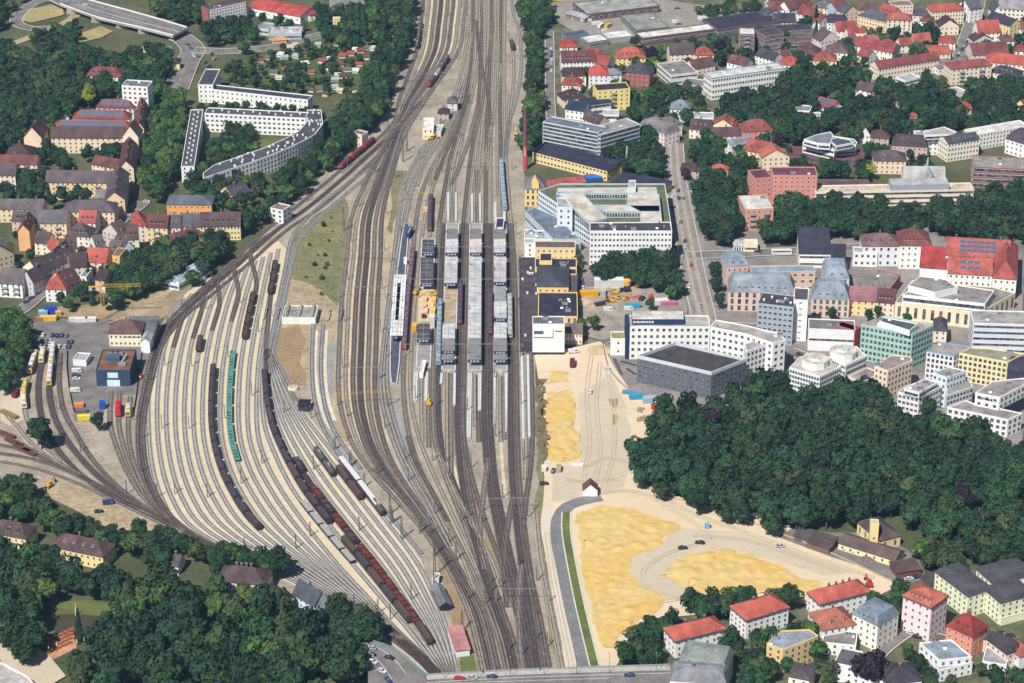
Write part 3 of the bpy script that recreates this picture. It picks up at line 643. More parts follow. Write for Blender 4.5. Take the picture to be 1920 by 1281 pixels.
pair('p1', [(888,-60),(890,0),(890,60),(886,120),(878,180),(864,240),(848,300),(837,360),(828,420),(824,480),(821,560),(818,640),(817,700),(816,760),(819,820),(835,880),(858,940),(882,1000),(907,1070),(932,1150),(952,1220),(962,1272)], 6, ('main','dark'), 'next to the dark platform roof')
pair('p2', [(904,-60),(905,0),(906,60),(905,120),(902,180),(895,240),(886,300),(879,360),(873,420),(870,480),(868,560),(866,640),(865,700),(863,760),(864,820),(872,900),(885,970),(905,1050),(930,1130),(955,1200),(972,1272)], 6, ('dark','mid'), 'left of the longest pale roof')
pair('p3', [(924,-60),(925,0),(925,60),(922,120),(920,180),(917,240),(915,300),(915,360),(915,420),(915,480),(915,560),(914,640),(914,700),(913,760),(915,820),(922,900),(935,970),(952,1050),(972,1130),(988,1200),(1003,1272)], 6, ('dark','dark'), 'right of the longest pale roof')
pair('p4', [(944,-60),(943,0),(942,60),(941,120),(941,180),(942,240),(944,300),(948,360),(954,420),(958,480),(961,560),(962,640),(963,700),(963,760),(964,820),(967,900),(974,970),(984,1050),(996,1130),(1007,1200),(1018,1272)], 6.5, ('dark','mid'), 'beside the station concourse')
track('p5', [(975,560),(992,640),(996,700),(998,760),(998,820),(994,880),(986,940),(981,1000),(990,1060),(1010,1150),(1033,1272)], 'mid', 'rightmost dark track curving beside the pale construction ground')
for i, pp in enumerate([[(900,-60),(898,60),(890,150),(872,230),(858,300),(850,360),(847,420)],[(916,-60),(915,60),(912,150),(905,230),(898,310),(895,420)],[(934,-60),(934,60),(933,150),(932,230),(932,300),(933,370)],[(884,60),(872,150),(850,220),(822,290),(806,350)],[(880,30),(866,130),(838,210),(800,280),(782,350)],[(955,180),(952,240),(948,300)]]):
    track('e%d' % i, pp, 'sandy', '%s pale extra track of the fan north of the platforms' % ORD[i])
track('s1', [(588,600),(585,660),(586,720),(596,780),(620,830),(655,880),(692,926),(740,980),(790,1040)], 'grey', 'outer grey siding curving past the black hut')
track('s2', [(606,610),(602,670),(603,720),(614,780),(640,832),(676,880)], 'grey', 'inner grey siding curving past the black hut')
track('r1', [(1006,960),(1014,1040),(1028,1120),(1044,1200),(1058,1272)], 'sandy', 'pale overgrown track at the right edge beside the haul path')
track('p6', [(984,660),(985,720),(985,780),(986,840),(984,900)], 'sandy', 'short siding between two narrow platforms right of the station tracks')
track('loop', [(955,-40),(962,26),(974,64),(977,129),(968,185),(952,240),(946,300)], 'grey', 'loop track curving along the trees at the upper right edge')
track('loop2', [(950,60),(960,90),(963,140),(958,200),(952,260)], 'sandy', 'short inner loop track left of the dark wagon at the top')
for i, (x, y0, y1, st) in enumerate([(838,700,895,'sandy'),(845,702,890,'main'),(890,705,800,'sandy'),(897,705,830,'mid'),(938,706,830,'sandy'),(944,706,825,'main'),(790,690,830,'sandy'),(803,690,840,'main'),(846,330,428,'sandy'),(894,320,428,'main'),(936,300,420,'sandy')]):
    track('bay%d' % i, [(x, y0), (x-.3, (y0*2+y1)/3), (x, (y0+y1*2)/3), (x+1, y1)], st, '%s dead-end bay track %s' % (['left','right'][i % 2], ['south of the leftmost pale roof','south of the longest pale roof','south of the rightmost pale roof','south of the dark roof','north of the pale roofs','north of the rightmost roof'][i//2]))
# crossings in the throats
XS = [[(893,40),(900,110),(915,180),(920,240)],[(925,40),(915,120),(905,190),(890,260)],[(940,120),(930,190),(918,260),(914,320)],[(880,180),(860,235),(835,290),(815,340)],[(895,200),(880,260),(862,310),(846,350)],[(920,260),(905,310),(895,350),(893,390)],
      [(870,830),(885,900),(910,980),(940,1060),(960,1130)],[(915,860),(905,940),(900,1010),(910,1070)],[(820,850),(850,920),(890,990),(925,1060),(955,1140)],[(962,930),(950,1000),(945,1070),(950,1140)],[(978,1060),(972,1130),(974,1200),(980,1272)],
      [(770,860),(800,920),(838,985),(868,1050),(890,1110)],[(700,880),(750,930),(800,985),(840,1040),(870,1100)],[(748,215),(735,250),(705,300),(680,350)],[(760,225),(735,245),(690,285),(640,325)],[(790,190),(760,225),(730,265),(700,320)],[(830,140),(790,200),(765,240),(745,290)],
      [(735,800),(752,850),(775,895),(805,945)],[(765,820),(780,870),(808,920),(840,980)]]
for i, s in enumerate(XS):
    track('x%d' % i, s, ['mid','main','sandy'][i % 3], 'crossover track linking neighbouring tracks in a station throat', grp='crossover tracks')
# depot tracks on the left
DP = [[(72,656),(57,700),(45,740),(48,780),(60,810),(90,845),(140,885),(200,925),(270,962),(330,990)],[(83,656),(75,700),(72,740),(80,790),(105,840),(150,890),(215,935),(280,966),(335,990)],[(101,650),(95,700),(93,740),(105,790),(135,840),(180,890),(230,930),(290,967),(338,992)],
      [(113,665),(111,720),(119,770),(141,812),(171,860),(211,905),(261,945),(312,977),(348,996)],[(208,735),(206,790),(215,830),(235,880),(265,930),(305,970),(345,998)],[(224,735),(222,790),(230,835),(248,885),(275,935),(310,974)],[(244,745),(240,800),(245,850),(262,900),(285,945),(316,976)],
      [(-60,806),(0,818),(40,835),(85,858),(140,886),(200,921),(265,959),(330,992)],[(-60,848),(0,852),(60,862),(130,886),(200,919),(265,956)],[(-60,862),(0,868),(70,882),(140,906),(210,939),(275,970),(330,998)],[(12,780),(35,805),(60,835),(100,865),(160,896)],[(-60,830),(0,836),(60,852),(120,880),(180,912),(240,948)]]
for i, s in enumerate(DP):
    track('d%d' % i, s, ['sandy','dark','dark','mid','main','main','main','main','mid','main','sandy','mid'][i], 'depot track at the left, %s of the fan counted from the trees clockwise' % ORD[i])
# white cable troughs and walkways between the tracks
def walk(pts, wd=1.6, c=(236,226,206)):
    p = cat_rom([G(x, y)[:2] for x, y in pts], 6); ZL[0] += .004
    o = band('walkway', p, [(-wd/2,.02),(-wd/2,.3),(wd/2,.3),(wd/2,.02)], GM('walkway_%d' % c[0], c, tuple(v-22 for v in c), .1, .8, .78)); o['kind'] = 'structure'
for k0, k1 in (('main1','main2'),('main3','main4'),('top1','top2'),('top3','top4'),('top5','top6'),('p1b','p2a'),('p3b','p4a')):
    a, b_ = PATH[k0], PATH[k1]; n = min(len(a), len(b_))
    sl_ = slice(int(len(a)*.12), int(len(a)*.72)); ia = a[sl_]
    idx = [int(np.argmin(np.hypot(*(b_-p_).T))) for p_ in ia]; mid = (ia + b_[idx])/2
    mid = mid[::4]
    if len(mid) > 3:
        mid = cat_rom(mid, 6); o = band('walkway', mid, [(-.8,.02),(-.8,.22),(.8,.22),(.8,.02)], GM('walkway_x', (232,214,182), (206,186,156), .1, .8, .78)); o['kind'] = 'structure'
walk([(593,620),(591,690),(596,740),(612,790),(622,805)], 2.2); walk([(612,620),(609,690),(614,745),(628,790)], 2.0)
walk([(735,520),(728,560),(722,610),(716,660),(712,720),(716,745)], 1.5, (240,236,230))
# ================================================================== buildings, photo tile by photo tile
H = house
MAUVE = (150,110,116); PBRICK = (104,78,84); TERRA = (206,112,84)
# ---- top left
tile(0, 0)
e = H((1515,70),(1800,5),10,15,'f',wall=(152,86,82),rc=DGREY,lab='white apartment slab with red brick ends beside the road bridge at top left',name='apartment_block',fl=0,hv=3)
a_ = float(e.children[0].dimensions[0])/2; g = MB(); g.box(-a_+1.2,-5.25,2.6,a_-1.5,-5.02,14.4,WM(WHITE)); g.build('white_panel', e); windows(e, [(0,-5.25,0,2*a_-3)], 14.4, 5, 2.3, .9, .9, zb=2.6)
H((628,552),(885,562),13,6,'h',5,WHITE,DRED,'long red hipped-roof house among trees below the road bridge',dm=5,ch=2)
H((885,625),(1073,636),12,23,'f',wall=WHITE,rc=GREY,lab='tall white tower block rising behind the red roofed housing rows',name='tower_block',fl=7,sp=3.0,ww=1.6,hv=2)
H((700,783),(968,792),11,9,'h',4.5,WHITE,DRED,'uppermost red roofed housing row with blue solar panels below the white tower',name='housing_row',sol=1,ch=1,sp=3.2,ww=1.8)
H((527,862),(940,869),11,9,'h',4.5,WHITE,(170,84,72),'middle red roofed housing row with solar panels across its roof',name='housing_row',sol=1,ch=1,sp=3.2,ww=1.8)
H((378,937),(950,943),11,9,'h',4.5,WHITE,(176,88,74),'lowest solar panelled red housing row just above the brown barrack roof',name='housing_row',sol=1,ch=1,sp=3.2,ww=1.8)
H((366,1001),(892,1004),14,11,'g',5,(240,214,180),BROWN,'long cream barrack with plain brown roof facing a tree-filled court',name='barrack',sp=3.4,ch=2)
H((985,940),(1046,942),62,12,C=(1012,700),roof='gx',rise=4,wall=(238,210,178),rc=(140,74,68),lab='narrow red-brown roofed wing running away from the barrack to the tower',name='housing_wing',ch=3,sk=6)
H((892,992),(1006,994),11,15,C=(925,940),roof='gx',rise=7,wall=(244,220,196),rc=BROWN,lab='tall cream gable end at the right end of the barrack',name='gable_house',fl=0,ch=0)
H((866,1228),(970,1240),40,11,C=(892,1050),roof='gx',rise=5,wall=(238,212,184),rc=(112,66,68),lab='dark red roofed barrack wing running towards the camera from the cream gable',name='barrack_wing',ch=3,sk=5)
H((665,1192),(880,1232),11,8,'g',4,(236,206,176),(140,82,76),'low red-brown wing below the court trees of the barracks',name='barrack_wing')
H((172,1000),(290,1020),13,14,C=(222,925),roof='gx',rise=7,wall=(246,214,182),rc=(104,70,72),lab='cream gable house at the left of the barrack court',name='gable_house',fl=0)
H((35,1140),(225,1140),16,10,'h',6,(230,210,190),(96,66,68),'brown hipped barrack left of the court below the left cream gable',name='barrack_wing')
H((-60,1192),(268,1196),11,9,'g',4,(230,206,180),(150,84,76),'red-brown roofed wing at the left edge below the barracks',name='barrack_wing')
H((-120,1275),(110,1275),14,11,'g',5,(224,204,182),(110,92,96),'grey-brown roofed block at the very left edge above the grey barracks',name='barrack_wing')
H((1318,1214),(1412,1226),105,11,'f',C=(1388,800),wall=WHITE,rc=(92,92,106),lab='long grey flat-roofed white wing on the left of the U-shaped estate',name='apartment_block',vents=22,sp=3)
H((1488,826),(2222,862),11,13,'f',wall=WHITE,rc=(96,96,108),lab='white four-storey wing closing the top of the U-shaped estate',name='apartment_block',vents=12,sp=3.2,ww=1.7,fl=4)
H((1495,646),(2240,729),9,10,'f',wall=WHITE,rc=(76,74,100),lab='long white row with dark roof behind the U-shaped estate beside the allotments',name='apartment_block',sp=3.4,fl=3)
H((1440,618),(1548,620),32,13,'f',wall=WHITE,rc=(84,80,98),lab='white end block with dark roof beside the main road junction',name='apartment_block',sp=3)
H((1252,462),(1306,462),7,5,'h',3,YEL,DBROWN,'little yellow house with brown roof left of the junction',ch=1)
for i, (x, y) in enumerate([(1040,360),(1190,365),(445,850),(1065,345)]):
    H((x,y),(x+55,y-4),5,2.6,'s',.6,WHITE,LGREY,'%s white garden pavilion from the left near the junction' % ORD[i],name='pavilion',fl=1,ch=0)
tile(1, 0)
block([(487,905),(425,985),(300,1050),(150,1115),(0,1172),(-190,1235),(-385,1300),(-385,1262),(-300,1200),(-100,1132),(60,1078),(210,1012),(310,958),(365,895),(372,802),(474,802)],12,WHITE,(92,90,104),'curved white block with vent-dotted grey roof closing the estate towards the tracks',name='apartment_block',vents=46,sp=2.6,fl=4)
H((-60,52),(322,123),24,6,'g',3.5,WHITE,(222,78,66),'large hall with bright red roof and white walls at the top left',name='supermarket_hall',fl=1,sp=5,ch=0)
H((388,112),(462,98),12,5,'p',3,WHITE,(196,70,62),'small red pyramid-roofed annex right of the bright red hall',ch=0)
H((95,248),(330,246),16,5,'f',wall=(170,172,180),rc=(206,206,212),lab='low grey workshop with pale banded roof below the red hall',name='workshop',fl=1,ws='r',hv=4)
H((0,205),(90,215),14,5,'f',wall=(190,190,196),rc=(160,164,176),lab='small grey flat workshop at the road left of the pale banded roof',name='workshop',fl=1,ws='r')
H((560,45),(800,30),20,6,'s',2,(180,170,166),(150,146,148),'grey shed roofs half hidden by trees at the top of the photo',name='shed',fl=0,ch=0)
H((130,300),(222,290),6,3,'s',.6,(250,170,90),(250,190,130),'yellow and red market stall awning beside the road at top',name='market_stall',fl=0,ch=0)
H((1212,938),(1292,938),20,7.5,'f',wall=(240,226,196),rc=(250,250,248),lab='cream railway building with bright white roof between the upper tracks',name='railway_building',fl=2,sp=3)
H((1296,960),(1345,962),14,4,'f',wall=(210,200,186),rc=(200,206,214),lab='low pale annex attached right of the white-roofed railway building',name='railway_shed',fl=0)
H((1325,826),(1402,828),8,5,'h',3,(180,160,150),(86,66,78),'small brown hipped signal house above the white-roofed railway building',cat='railway building',name='signal_house')
H((1395,752),(1465,752),10,6,'h',3,(206,200,200),(120,110,120),'small grey hipped railway house among the upper tracks',cat='railway building',name='signal_house')
H((700,968),(770,985),7,9,'f',wall=(226,206,180),rc=(130,126,130),lab='slim beige tower house at the trackside trees',name='signal_tower',fl=2)
# ---- top right: freight halls and houses
tile(2, 0)
H((550,106),(1075,43),30,6,'f',wall=PBRICK,rc=(172,176,170),lab='largest freight hall with grey-green roof and purple-brown walls at top',name='freight_hall',fl=1,sp=7,ww=3,hv=3)
H((905,222),(1146,198),36,5,'f',wall=(92,110,100),rc=(160,158,152),lab='square freight hall with striped grey-green roof in the middle of the yard',name='freight_hall',fl=1,sp=6,ww=3,hv=2)
H((950,279),(1528,206),13,6,'f',wall=PBRICK,rc=(236,232,226),lab='long freight hall with a bright white roof strip',name='freight_hall',fl=1,ws='r',wh=1.2)
H((560,312),(705,288),14,4.5,'f',wall=(120,120,126),rc=(240,240,238),lab='low hall with white roof just left of the long white strip',name='freight_hall',fl=1,ws='r')
H((700,282),(880,262),14,4,'f',wall=(150,150,150),rc=(244,242,240),lab='second low white-roofed hall behind the trees by the freight yard',name='freight_hall',fl=0)
H((395,268),(560,245),9,4,'f',wall=(110,120,140),rc=(92,100,122),lab='small dark flat garage at the left of the freight yard',name='garage',fl=0)
H((392,100),(530,138),6,4,'s',1,(110,110,116),(190,196,200),'loading canopy along the left wall of the largest freight hall',name='loading_canopy',fl=0,ch=0)
H((1500,215),(1960,150),26,7,'f',wall=(96,88,100),rc=(66,62,82),lab='wide dark flat-roofed hall at the right of the freight yard',name='flat_hall',fl=1,ws='r')
H((1655,250),(1768,252),14,16,'f',wall=(124,84,82),rc=(236,230,226),lab='brown brick tower block with pale balconies right of the long white hall',name='tower_block',fl=5,ws='r',wh=1.3,bal=1)
H((1838,262),(1980,240),14,15,'f',wall=(128,96,94),rc=(86,78,92),lab='second brown tower block with white balcony bands at the right',name='tower_block',fl=5,ws='r',wh=1.2)
H((350,346),(475,346),12,6,'h',5,WHITE,(214,74,62),'bright red hipped-roof house nearest the trackside trees below the freight halls',dm=2)
H((362,452),(606,444),13,8.5,'g',6,WHITE,(136,74,76),'large white house with red-brown roof and a row of dormers by the trees',name='apartment_house',dm=8,sp=2.4,sk=2,ch=2)
H((600,432),(672,392),11,7,'gx',5,WHITE,(206,80,70),'white gabled house with red roof right of the dormered house')
H((690,478),(748,436),11,6.5,'gx',4.5,WHITE,(204,84,74),'narrow white gabled house with red roof in front of the yellow villa')
H((765,424),(972,422),14,8,'h',6,YEL,(222,104,80),'yellow villa with orange-red hipped roof and dormers',name='villa',dm=5,ch=2)
H((368,560),(540,556),12,8,'m',4,(226,214,160),(90,64,72),'yellowish house with dark mansard roof at the street by the trees',dm=4)
H((362,618),(497,626),12,7,'p',5.5,(236,224,200),(194,82,70),'cream house with steep red pyramid roof below the dark mansard',dm=2,sk=2)
H((372,728),(536,708),12,6,'h',5,(244,232,196),(82,58,68),'cream house with dark brown hipped roof at the street corner',sk=3,dm=1)
H((558,545),(706,548),14,11,'p',5,(214,214,226),(226,84,64),'grey-white block with bright red pyramid roof',name='apartment_house')
H((706,548),(798,542),12,11,'p',3,(214,214,222),(150,150,160),'pale grey block with grey roof joined right of the red pyramid roof',name='apartment_house',bal=1)
H((825,524),(1002,540),14,10,'p',5.5,(158,74,76),(88,82,100),'red brick house with dark slate pyramid roof',name='apartment_house',dm=2)
H((1155,549),(1352,526),26,8,'f',wall=(206,202,200),rc=(146,142,144),lab='grey-white flat school hall among the trees',name='school',fl=2,ws='r',wh=1.2,hv=2)
H((1230,612),(1440,640),14,5,'f',wall=(200,194,190),rc=(150,142,142),lab='low flat grey annex below the school hall',name='school_annex',fl=1,ws='r')
H((618,662),(860,646),13,15,'f',wall=(246,220,110),rc=(62,58,72),lab='tall yellow block with black flat roof and balconies',name='apartment_block',fl=5,bal=1,sp=3.6)
H((388,792),(520,812),14,7,'g',4,WHITE,(44,66,88),'house with dark teal roof below the brown hipped corner house')
H((520,770),(722,742),10,8,'s',1,WHITE,(48,70,92),'white modern house with dark teal shed roof and big windows',ws='r',wh=1.8,fl=2,ch=0)
H((660,836),(776,838),10,8,'f',wall=WHITE,rc=(200,200,204),lab='white cubic terraced house right of the teal roofs',ws='r',wh=1.6,fl=2)
H((514,862),(620,905),11,7.5,'g',4.5,(246,208,160),(98,82,94),'peach house with grey-brown gable roof behind the blue-grey office',sk=3,dm=0)
H((1150,396),(1332,388),12,8,'g',6,(250,226,196),(106,86,92),'peach house with steep brown roof right of the copper-red beech',name='apartment_house')
H((1335,404),(1468,400),11,7,'h',5,(250,232,160),(204,92,76),'pale yellow house with red roof beside the tall dark tree',dm=3)
H((1318,500),(1480,470),11,5.5,'g',4.5,(216,196,184),(118,78,80),'house with plain brown gable roof above the long white office')
H((1565,450),(1690,480),12,7.5,'g',4,WHITE,(140,84,82),'white gabled house with brown-red roof above the long white office',sk=2)
H((1770,400),(1900,440),12,8,'g',4,WHITE,(80,78,92),'white gabled house with dark roof right of the brown-red one')
H((1456,572),(1990,498),13,16,'f',wall=(244,244,240),rc=(224,224,222),lab='long white office block with four window rows beside the parkland trees',name='office_block',fl=4,sp=2.0,ww=1.3,wh=1.6,hv=2,rim=(110,140,160))
H((224,890),(628,968),12,18,'f',wall=(196,204,216),rc=(120,132,150),lab='large blue-grey office slab with dark window bands near the brick chimney',name='office_block',fl=7,ws='r',wh=1.5,fr=M_DFRAME,hv=2)
H((642,985),(932,905),14,17,'f',wall=(190,202,216),rc=(168,164,164),lab='blue-grey office wing joined right of the office slab',name='office_block',fl=6,ws='r',wh=1.5,fr=M_DFRAME,hv=4)
H((150,1102),(692,1242),15,7.5,'s',1.5,(250,214,128),(60,60,84),'long yellow building with dark curved roof below the blue-grey office',name='depot_hall',fl=2,sp=2.6,ww=1.6,ch=0,vents=0)
H((690,1242),(802,1200),16,6,'f',wall=(250,206,124),rc=(70,70,96),lab='yellow timber-clad end pavilion of the long dark-roofed building',name='depot_hall',fl=0)
H((720,1330),(1080,1400),18,5,'s',.8,(250,206,130),(64,64,92),'dark flat hall with yellow fascia right of the post building',name='depot_hall',fl=0,ch=0)
H((930,905),(1108,978),14,9,'m',4.5,(244,226,222),(150,142,148),'ornate white villa with grey mansard roof beside the office wing',name='villa',dm=5,fl=3)
H((1050,930),(1240,900),13,9,'h',4,(220,210,200),(128,120,124),'grey-brown hipped-roof house right of the ornate white villa',dm=2)
H((1302,858),(1466,862),11,7,'f',wall=WHITE,rc=(190,196,204),lab='white cubic villa with flat roof among park trees',name='villa',ws='r',fl=2,wh=1.8,hv=1)
H((1150,792),(1295,800),11,9,'h',5,WHITE,(140,152,168),'white house with blue-grey hipped roof behind a dark conifer',dm=1)
H((1290,935),(1440,950),12,7,'g',5,(230,214,200),(98,72,78),'dark brown gable-roofed house left of a red-roofed one',sk=3)
H((1450,915),(1622,930),12,8,'gx',5,(246,226,180),(186,90,76),'cream house with red cross-gabled roof in the middle of the gardens',dm=3)
H((1460,990),(1662,985),10,6,'g',4,(220,200,190),(112,76,80),'long brown roofed house below the cream red-roofed house')
H((1680,960),(1900,950),14,9,'h',6,(216,130,116),(176,88,80),'rose-walled villa with red hipped roof',name='villa',dm=2)
H((1600,1072),(1762,1030),11,6,'g',2.5,WHITE,(150,158,170),'modern house with grey roof and a row of skylights',sk=6,ch=0)
H((1690,1090),(1860,1120),13,7,'g',5.5,(250,222,160),(190,92,74),'yellow gabled house with red roof at the right of the gardens',dm=3)
H((1225,1240),(1370,1250),12,5,'h',4,(180,160,150),(92,68,72),'brown hipped roof half hidden in park trees')
H((1430,1250),(1575,1262),10,5,'h',4,(220,190,160),(226,112,72),'orange roof peeping out of the park trees')
# ---- top right corner: the dense suburb
tile(3, 0)
def S(A, B, d, h, roof, rise, wall, rc, lab, **k): return H(A, B, d, h, roof, rise, wall, rc, lab, **k)
S((10,75),(155,62),11,7,'g',4.5,(190,196,210),(156,84,82),'grey-blue terraced house with dark red roof in the top row',dm=1)
S((155,75),(325,30),12,8,'g',5,(232,232,232),(140,84,82),'white gabled house with red-brown roof at the very top')
S((-20,130),(110,100),10,6,'gx',4,WHITE,(98,92,104),'white gabled house with grey roof in the second row')
S((340,55),(470,62),11,9,'h',4,(250,228,180),(124,120,132),'cream villa with grey hipped roof and gable at the top',name='villa',dm=2)
S((300,120),(385,90),12,6,'gx',5,WHITE,(176,82,78),'white gable house with red roof left of the round dark tree top')
S((375,165),(465,130),10,6,'gx',4,(240,236,230),(172,78,76),'smaller white gable with red roof beside it')
S((45,160),(200,158),10,6,'g',5,(248,196,96),(70,72,98),'orange-yellow house with dark blue roof and twin dormer',dm=2)
S((-20,235),(330,215),14,7,'f',wall=(112,88,92),rc=(74,70,96),rise=0,lab='long dark flat-roofed block with white bands at the left of the suburb',name='apartment_block',ws='r',wh=1.1,fl=3)
S((-40,330),(320,292),12,8,'f',wall=(128,104,104),rc=(120,96,100),rise=0,lab='brown terrace block with white balcony bands',name='apartment_block',ws='r',wh=1.2,fl=3,bal=4)
S((430,165),(575,170),12,9,'m',4,(220,226,240),(78,66,92),'pale blue house with dark mansard roof',dm=3)
S((500,75),(580,35),11,9,'g',5,(150,170,200),(176,80,80),'blue-fronted house with red roof in the top row',dm=1)
S((562,100),(660,80),12,9,'gx',5,(244,206,184),(96,92,104),'peach gabled house with dark grey roof')
S((655,110),(862,160),13,9,'h',4,(226,196,150),(104,104,122),'long tan corner house with dark grey roof',name='apartment_house',sp=2.4)
S((660,70),(790,75),10,7,'g',4.5,(250,214,90),(120,84,80),'bright yellow house with brown roof in the top row')
S((795,85),(900,120),12,10,'g',5.5,(250,172,92),(190,90,76),'orange gabled house with red roof and dormers',name='apartment_house',dm=3)
S((905,45),(1058,40),12,14,'f',wall=(244,210,190),rc=(150,130,130),rise=0,lab='peach five-storey block at the top with small square windows',name='apartment_block',fl=5,sp=2.2,ww=.9,wh=1.1)
S((868,145),(1050,150),12,11,'h',4,(226,206,184),(206,104,84),'beige block with orange-red roof and tall dark windows',name='apartment_house',ww=1.0,wh=2.0)
S((1050,110),(1165,120),11,7,'h',4,(210,200,200),(100,92,104),'grey hipped-roof house right of the peach block')
S((500,225),(640,215),11,7,'g',5,(230,226,224),(190,82,76),'white house with red gable roof below the pale blue mansard house')
S((385,300),(520,275),11,7.5,'gx',6,(220,196,196),(112,84,90),'rose gabled house with dark brown roof')
S((640,250),(715,250),9,8,'f',wall=(244,236,210),rc=(196,84,76),rise=0,lab='slim cream stair tower beside red roofs',name='stair_tower',fl=1)
S((590,275),(720,265),12,6,'g',5,(236,230,220),(196,80,72),'red gabled roof wrapped round the slim cream stair tower')
S((720,300),(812,296),10,7,'s',1,(238,232,222),(196,132,120),'cream annex with pale red roof right of the slim tower',ch=0)
S((630,330),(905,385),14,7,'g',5,(244,234,220),(186,74,72),'large red-roofed house with white loggias and a yellow parasol terrace',name='apartment_house',dm=2,sk=2,ch=2)
S((835,335),(932,330),9,6,'h',4,WHITE,(196,84,80),'small white house with red hipped roof right of the large one')
S((720,420),(790,395),9,5,'gx',4,WHITE,(190,84,76),'small white cottage with red gable roof at the forest edge')
S((185,375),(345,400),13,6,'h',6,(230,214,214),(112,76,82),'villa with steep dark red roof and rose gable by the woods',name='villa',dm=2)
S((330,440),(500,445),13,6,'p',5,(244,220,160),(196,94,80),'house with broad red pyramid roof and pale skylight above a cream wall',dm=1)
S((420,380),(580,388),13,6,'h',5,WHITE,(128,98,104),'house with grey-brown hipped roof behind the broad red pyramid')
S((85,470),(225,480),12,6,'h',5,WHITE,(222,92,74),'white house with bright orange-red hipped roof at the park edge',dm=1)
S((-20,520),(90,535),14,8,'f',wall=WHITE,rc=(226,226,222),rise=0,lab='end of the white office block with pale roof',name='office_wing',ws='r',fl=2)
S((1195,85),(1430,72),14,11,'h',3.5,(240,222,180),(216,92,74),'large beige corner block with orange-red hipped roof by the avenue',name='apartment_block',sp=2.2,ww=1.0)
S((1385,30),(1470,70),12,11,'gx',5,(238,238,240),(110,108,122),'white gabled house behind the large beige corner block')
S((1250,195),(1390,190),12,7,'gx',5,(240,220,190),(92,66,74),'cream gabled house with dark roof behind street trees')
S((1065,310),(1190,300),10,6,'g',5,(190,170,160),(210,104,88),'house with red roof and grey gable in the gardens')
S((1250,312),(1365,315),11,5,'p',4.5,(240,230,220),(204,88,72),'small house with red pyramid roof left of the avenue')
S((1165,395),(1330,392),10,6,'s',3,(250,226,180),(224,102,74),'cream house with bright orange sloping roof and two skylights',sk=2,ch=0)
S((805,500),(1250,430),12,10,'g',3.5,(246,226,196),(164,78,78),'long cream and yellow row with dark red roof',name='housing_row',sp=2.4,ch=5,ww=1.0)
S((1240,500),(1370,480),11,5,'s',2,(220,220,224),(150,140,146),'grey shed-roofed workshop right of the long dark red row',clr=17,ch=0,fl=1)
S((1340,505),(1630,478),14,12,'h',3.5,(244,220,190),(176,84,80),'peach apartment block with red-brown hipped roof and brick balconies',name='apartment_block',bal=2,sp=3)
S((1530,240),(1690,232),13,9,'g',7,WHITE,(220,90,72),'white house with big orange-red roof right of the avenue',sk=2)
S((1500,300),(1640,290),11,5,'gx',4,(200,190,190),(104,66,72),'low house with dark brown gable in front of the white one')
S((1490,400),(1755,385),16,6,'g',6,(206,190,180),(150,80,80),'wide dark red roof along the right side of the avenue',ch=1)
S((1580,450),(1910,480),15,9,'h',5,(246,228,196),(222,98,76),'large cream house with orange-red hipped roof at the right edge',name='apartment_house',ch=2)
S((1610,520),(1800,560),14,6,'h',4,(230,214,196),(80,74,92),'dark slate hipped roof with white skylights below the orange one',sk=4)
S((1590,130),(1760,190),12,11,'g',4,(248,222,150),(74,66,92),'yellow house with dark roof at the upper right',name='apartment_house')
S((1640,85),(1720,80),10,9,'gx',5,WHITE,(98,88,104),'white steep gable at the far upper right')
S((1680,60),(1960,75),18,12,'g',4,(236,228,206),(164,156,164),'large pale grey roofed building at the top right corner',name='large_building',ch=0,ww=1.4)
S((640,640),(745,670),10,6,'g',4,WHITE,(116,84,92),'white house with dark roof alone in the woods',clr=17)
S((345,760),(470,790),11,5,'g',4,WHITE,(190,76,76),'white bungalow with red roof and dark solar field in the woods',clr=17,sol=1)
S((160,800),(305,812),11,6,'f',wall=WHITE,rc=(150,150,156),rise=0,lab='white cubic bungalow with grey flat roof in the woods',clr=17,ws='r',fl=2)
S((265,860),(405,850),9,3.5,'f',wall=WHITE,rc=(200,204,210),rise=0,lab='low white carport roof below the cubic bungalow',clr=17,fl=0)
S((470,810),(560,790),9,4,'f',wall=WHITE,rc=(190,194,200),rise=0,lab='low white flat house right of the red-roofed bungalow',clr=17,fl=1,ws='r')
S((1000,590),(1110,560),10,4,'f',wall=WHITE,rc=(190,190,200),rise=0,lab='low white pavilion hidden beneath the long dark red row',clr=17,fl=1,ws='r')
S((1360,680),(1440,660),10,4,'f',wall=WHITE,rc=(200,200,206),rise=0,lab='white garage roofs under the peach apartment block',clr=17,fl=0)
S((1435,800),(1485,790),9,4,'g',4,(220,190,170),(218,88,66),'narrow bright red roof deep in the woods at right',clr=17)
S((1030,850),(1088,845),9,4,'p',4,(200,180,170),(212,94,74),'little red pyramid roof deep in the middle of the woods',clr=17)
S((925,755),(968,745),9,5,'gx',4,WHITE,(150,70,66),'white gable end of a red house deep in the woods',clr=17)
S((780,770),(838,770),8,4,'h',4,(180,160,150),(150,72,70),'dark red roof in the woods left of the white gable',clr=17)
S((1800,760),(1870,780),10,6,'gx',4,(246,226,150),(206,90,76),'yellow gable with red roof at the right edge')
S((1820,640),(1900,660),10,6,'h',4,(220,196,186),(110,80,88),'rose house with dark roof at the right edge under trees')
S((665,985),(745,985),10,6,'gx',5.5,WHITE,(110,84,88),'white pointed gable house right of the white terraced clinic',clr=17,ch=0)
S((745,1000),(880,1010),12,5,'h',4,(180,160,150),(104,76,82),'dark brown hipped roof beside the white pointed gable',clr=17)
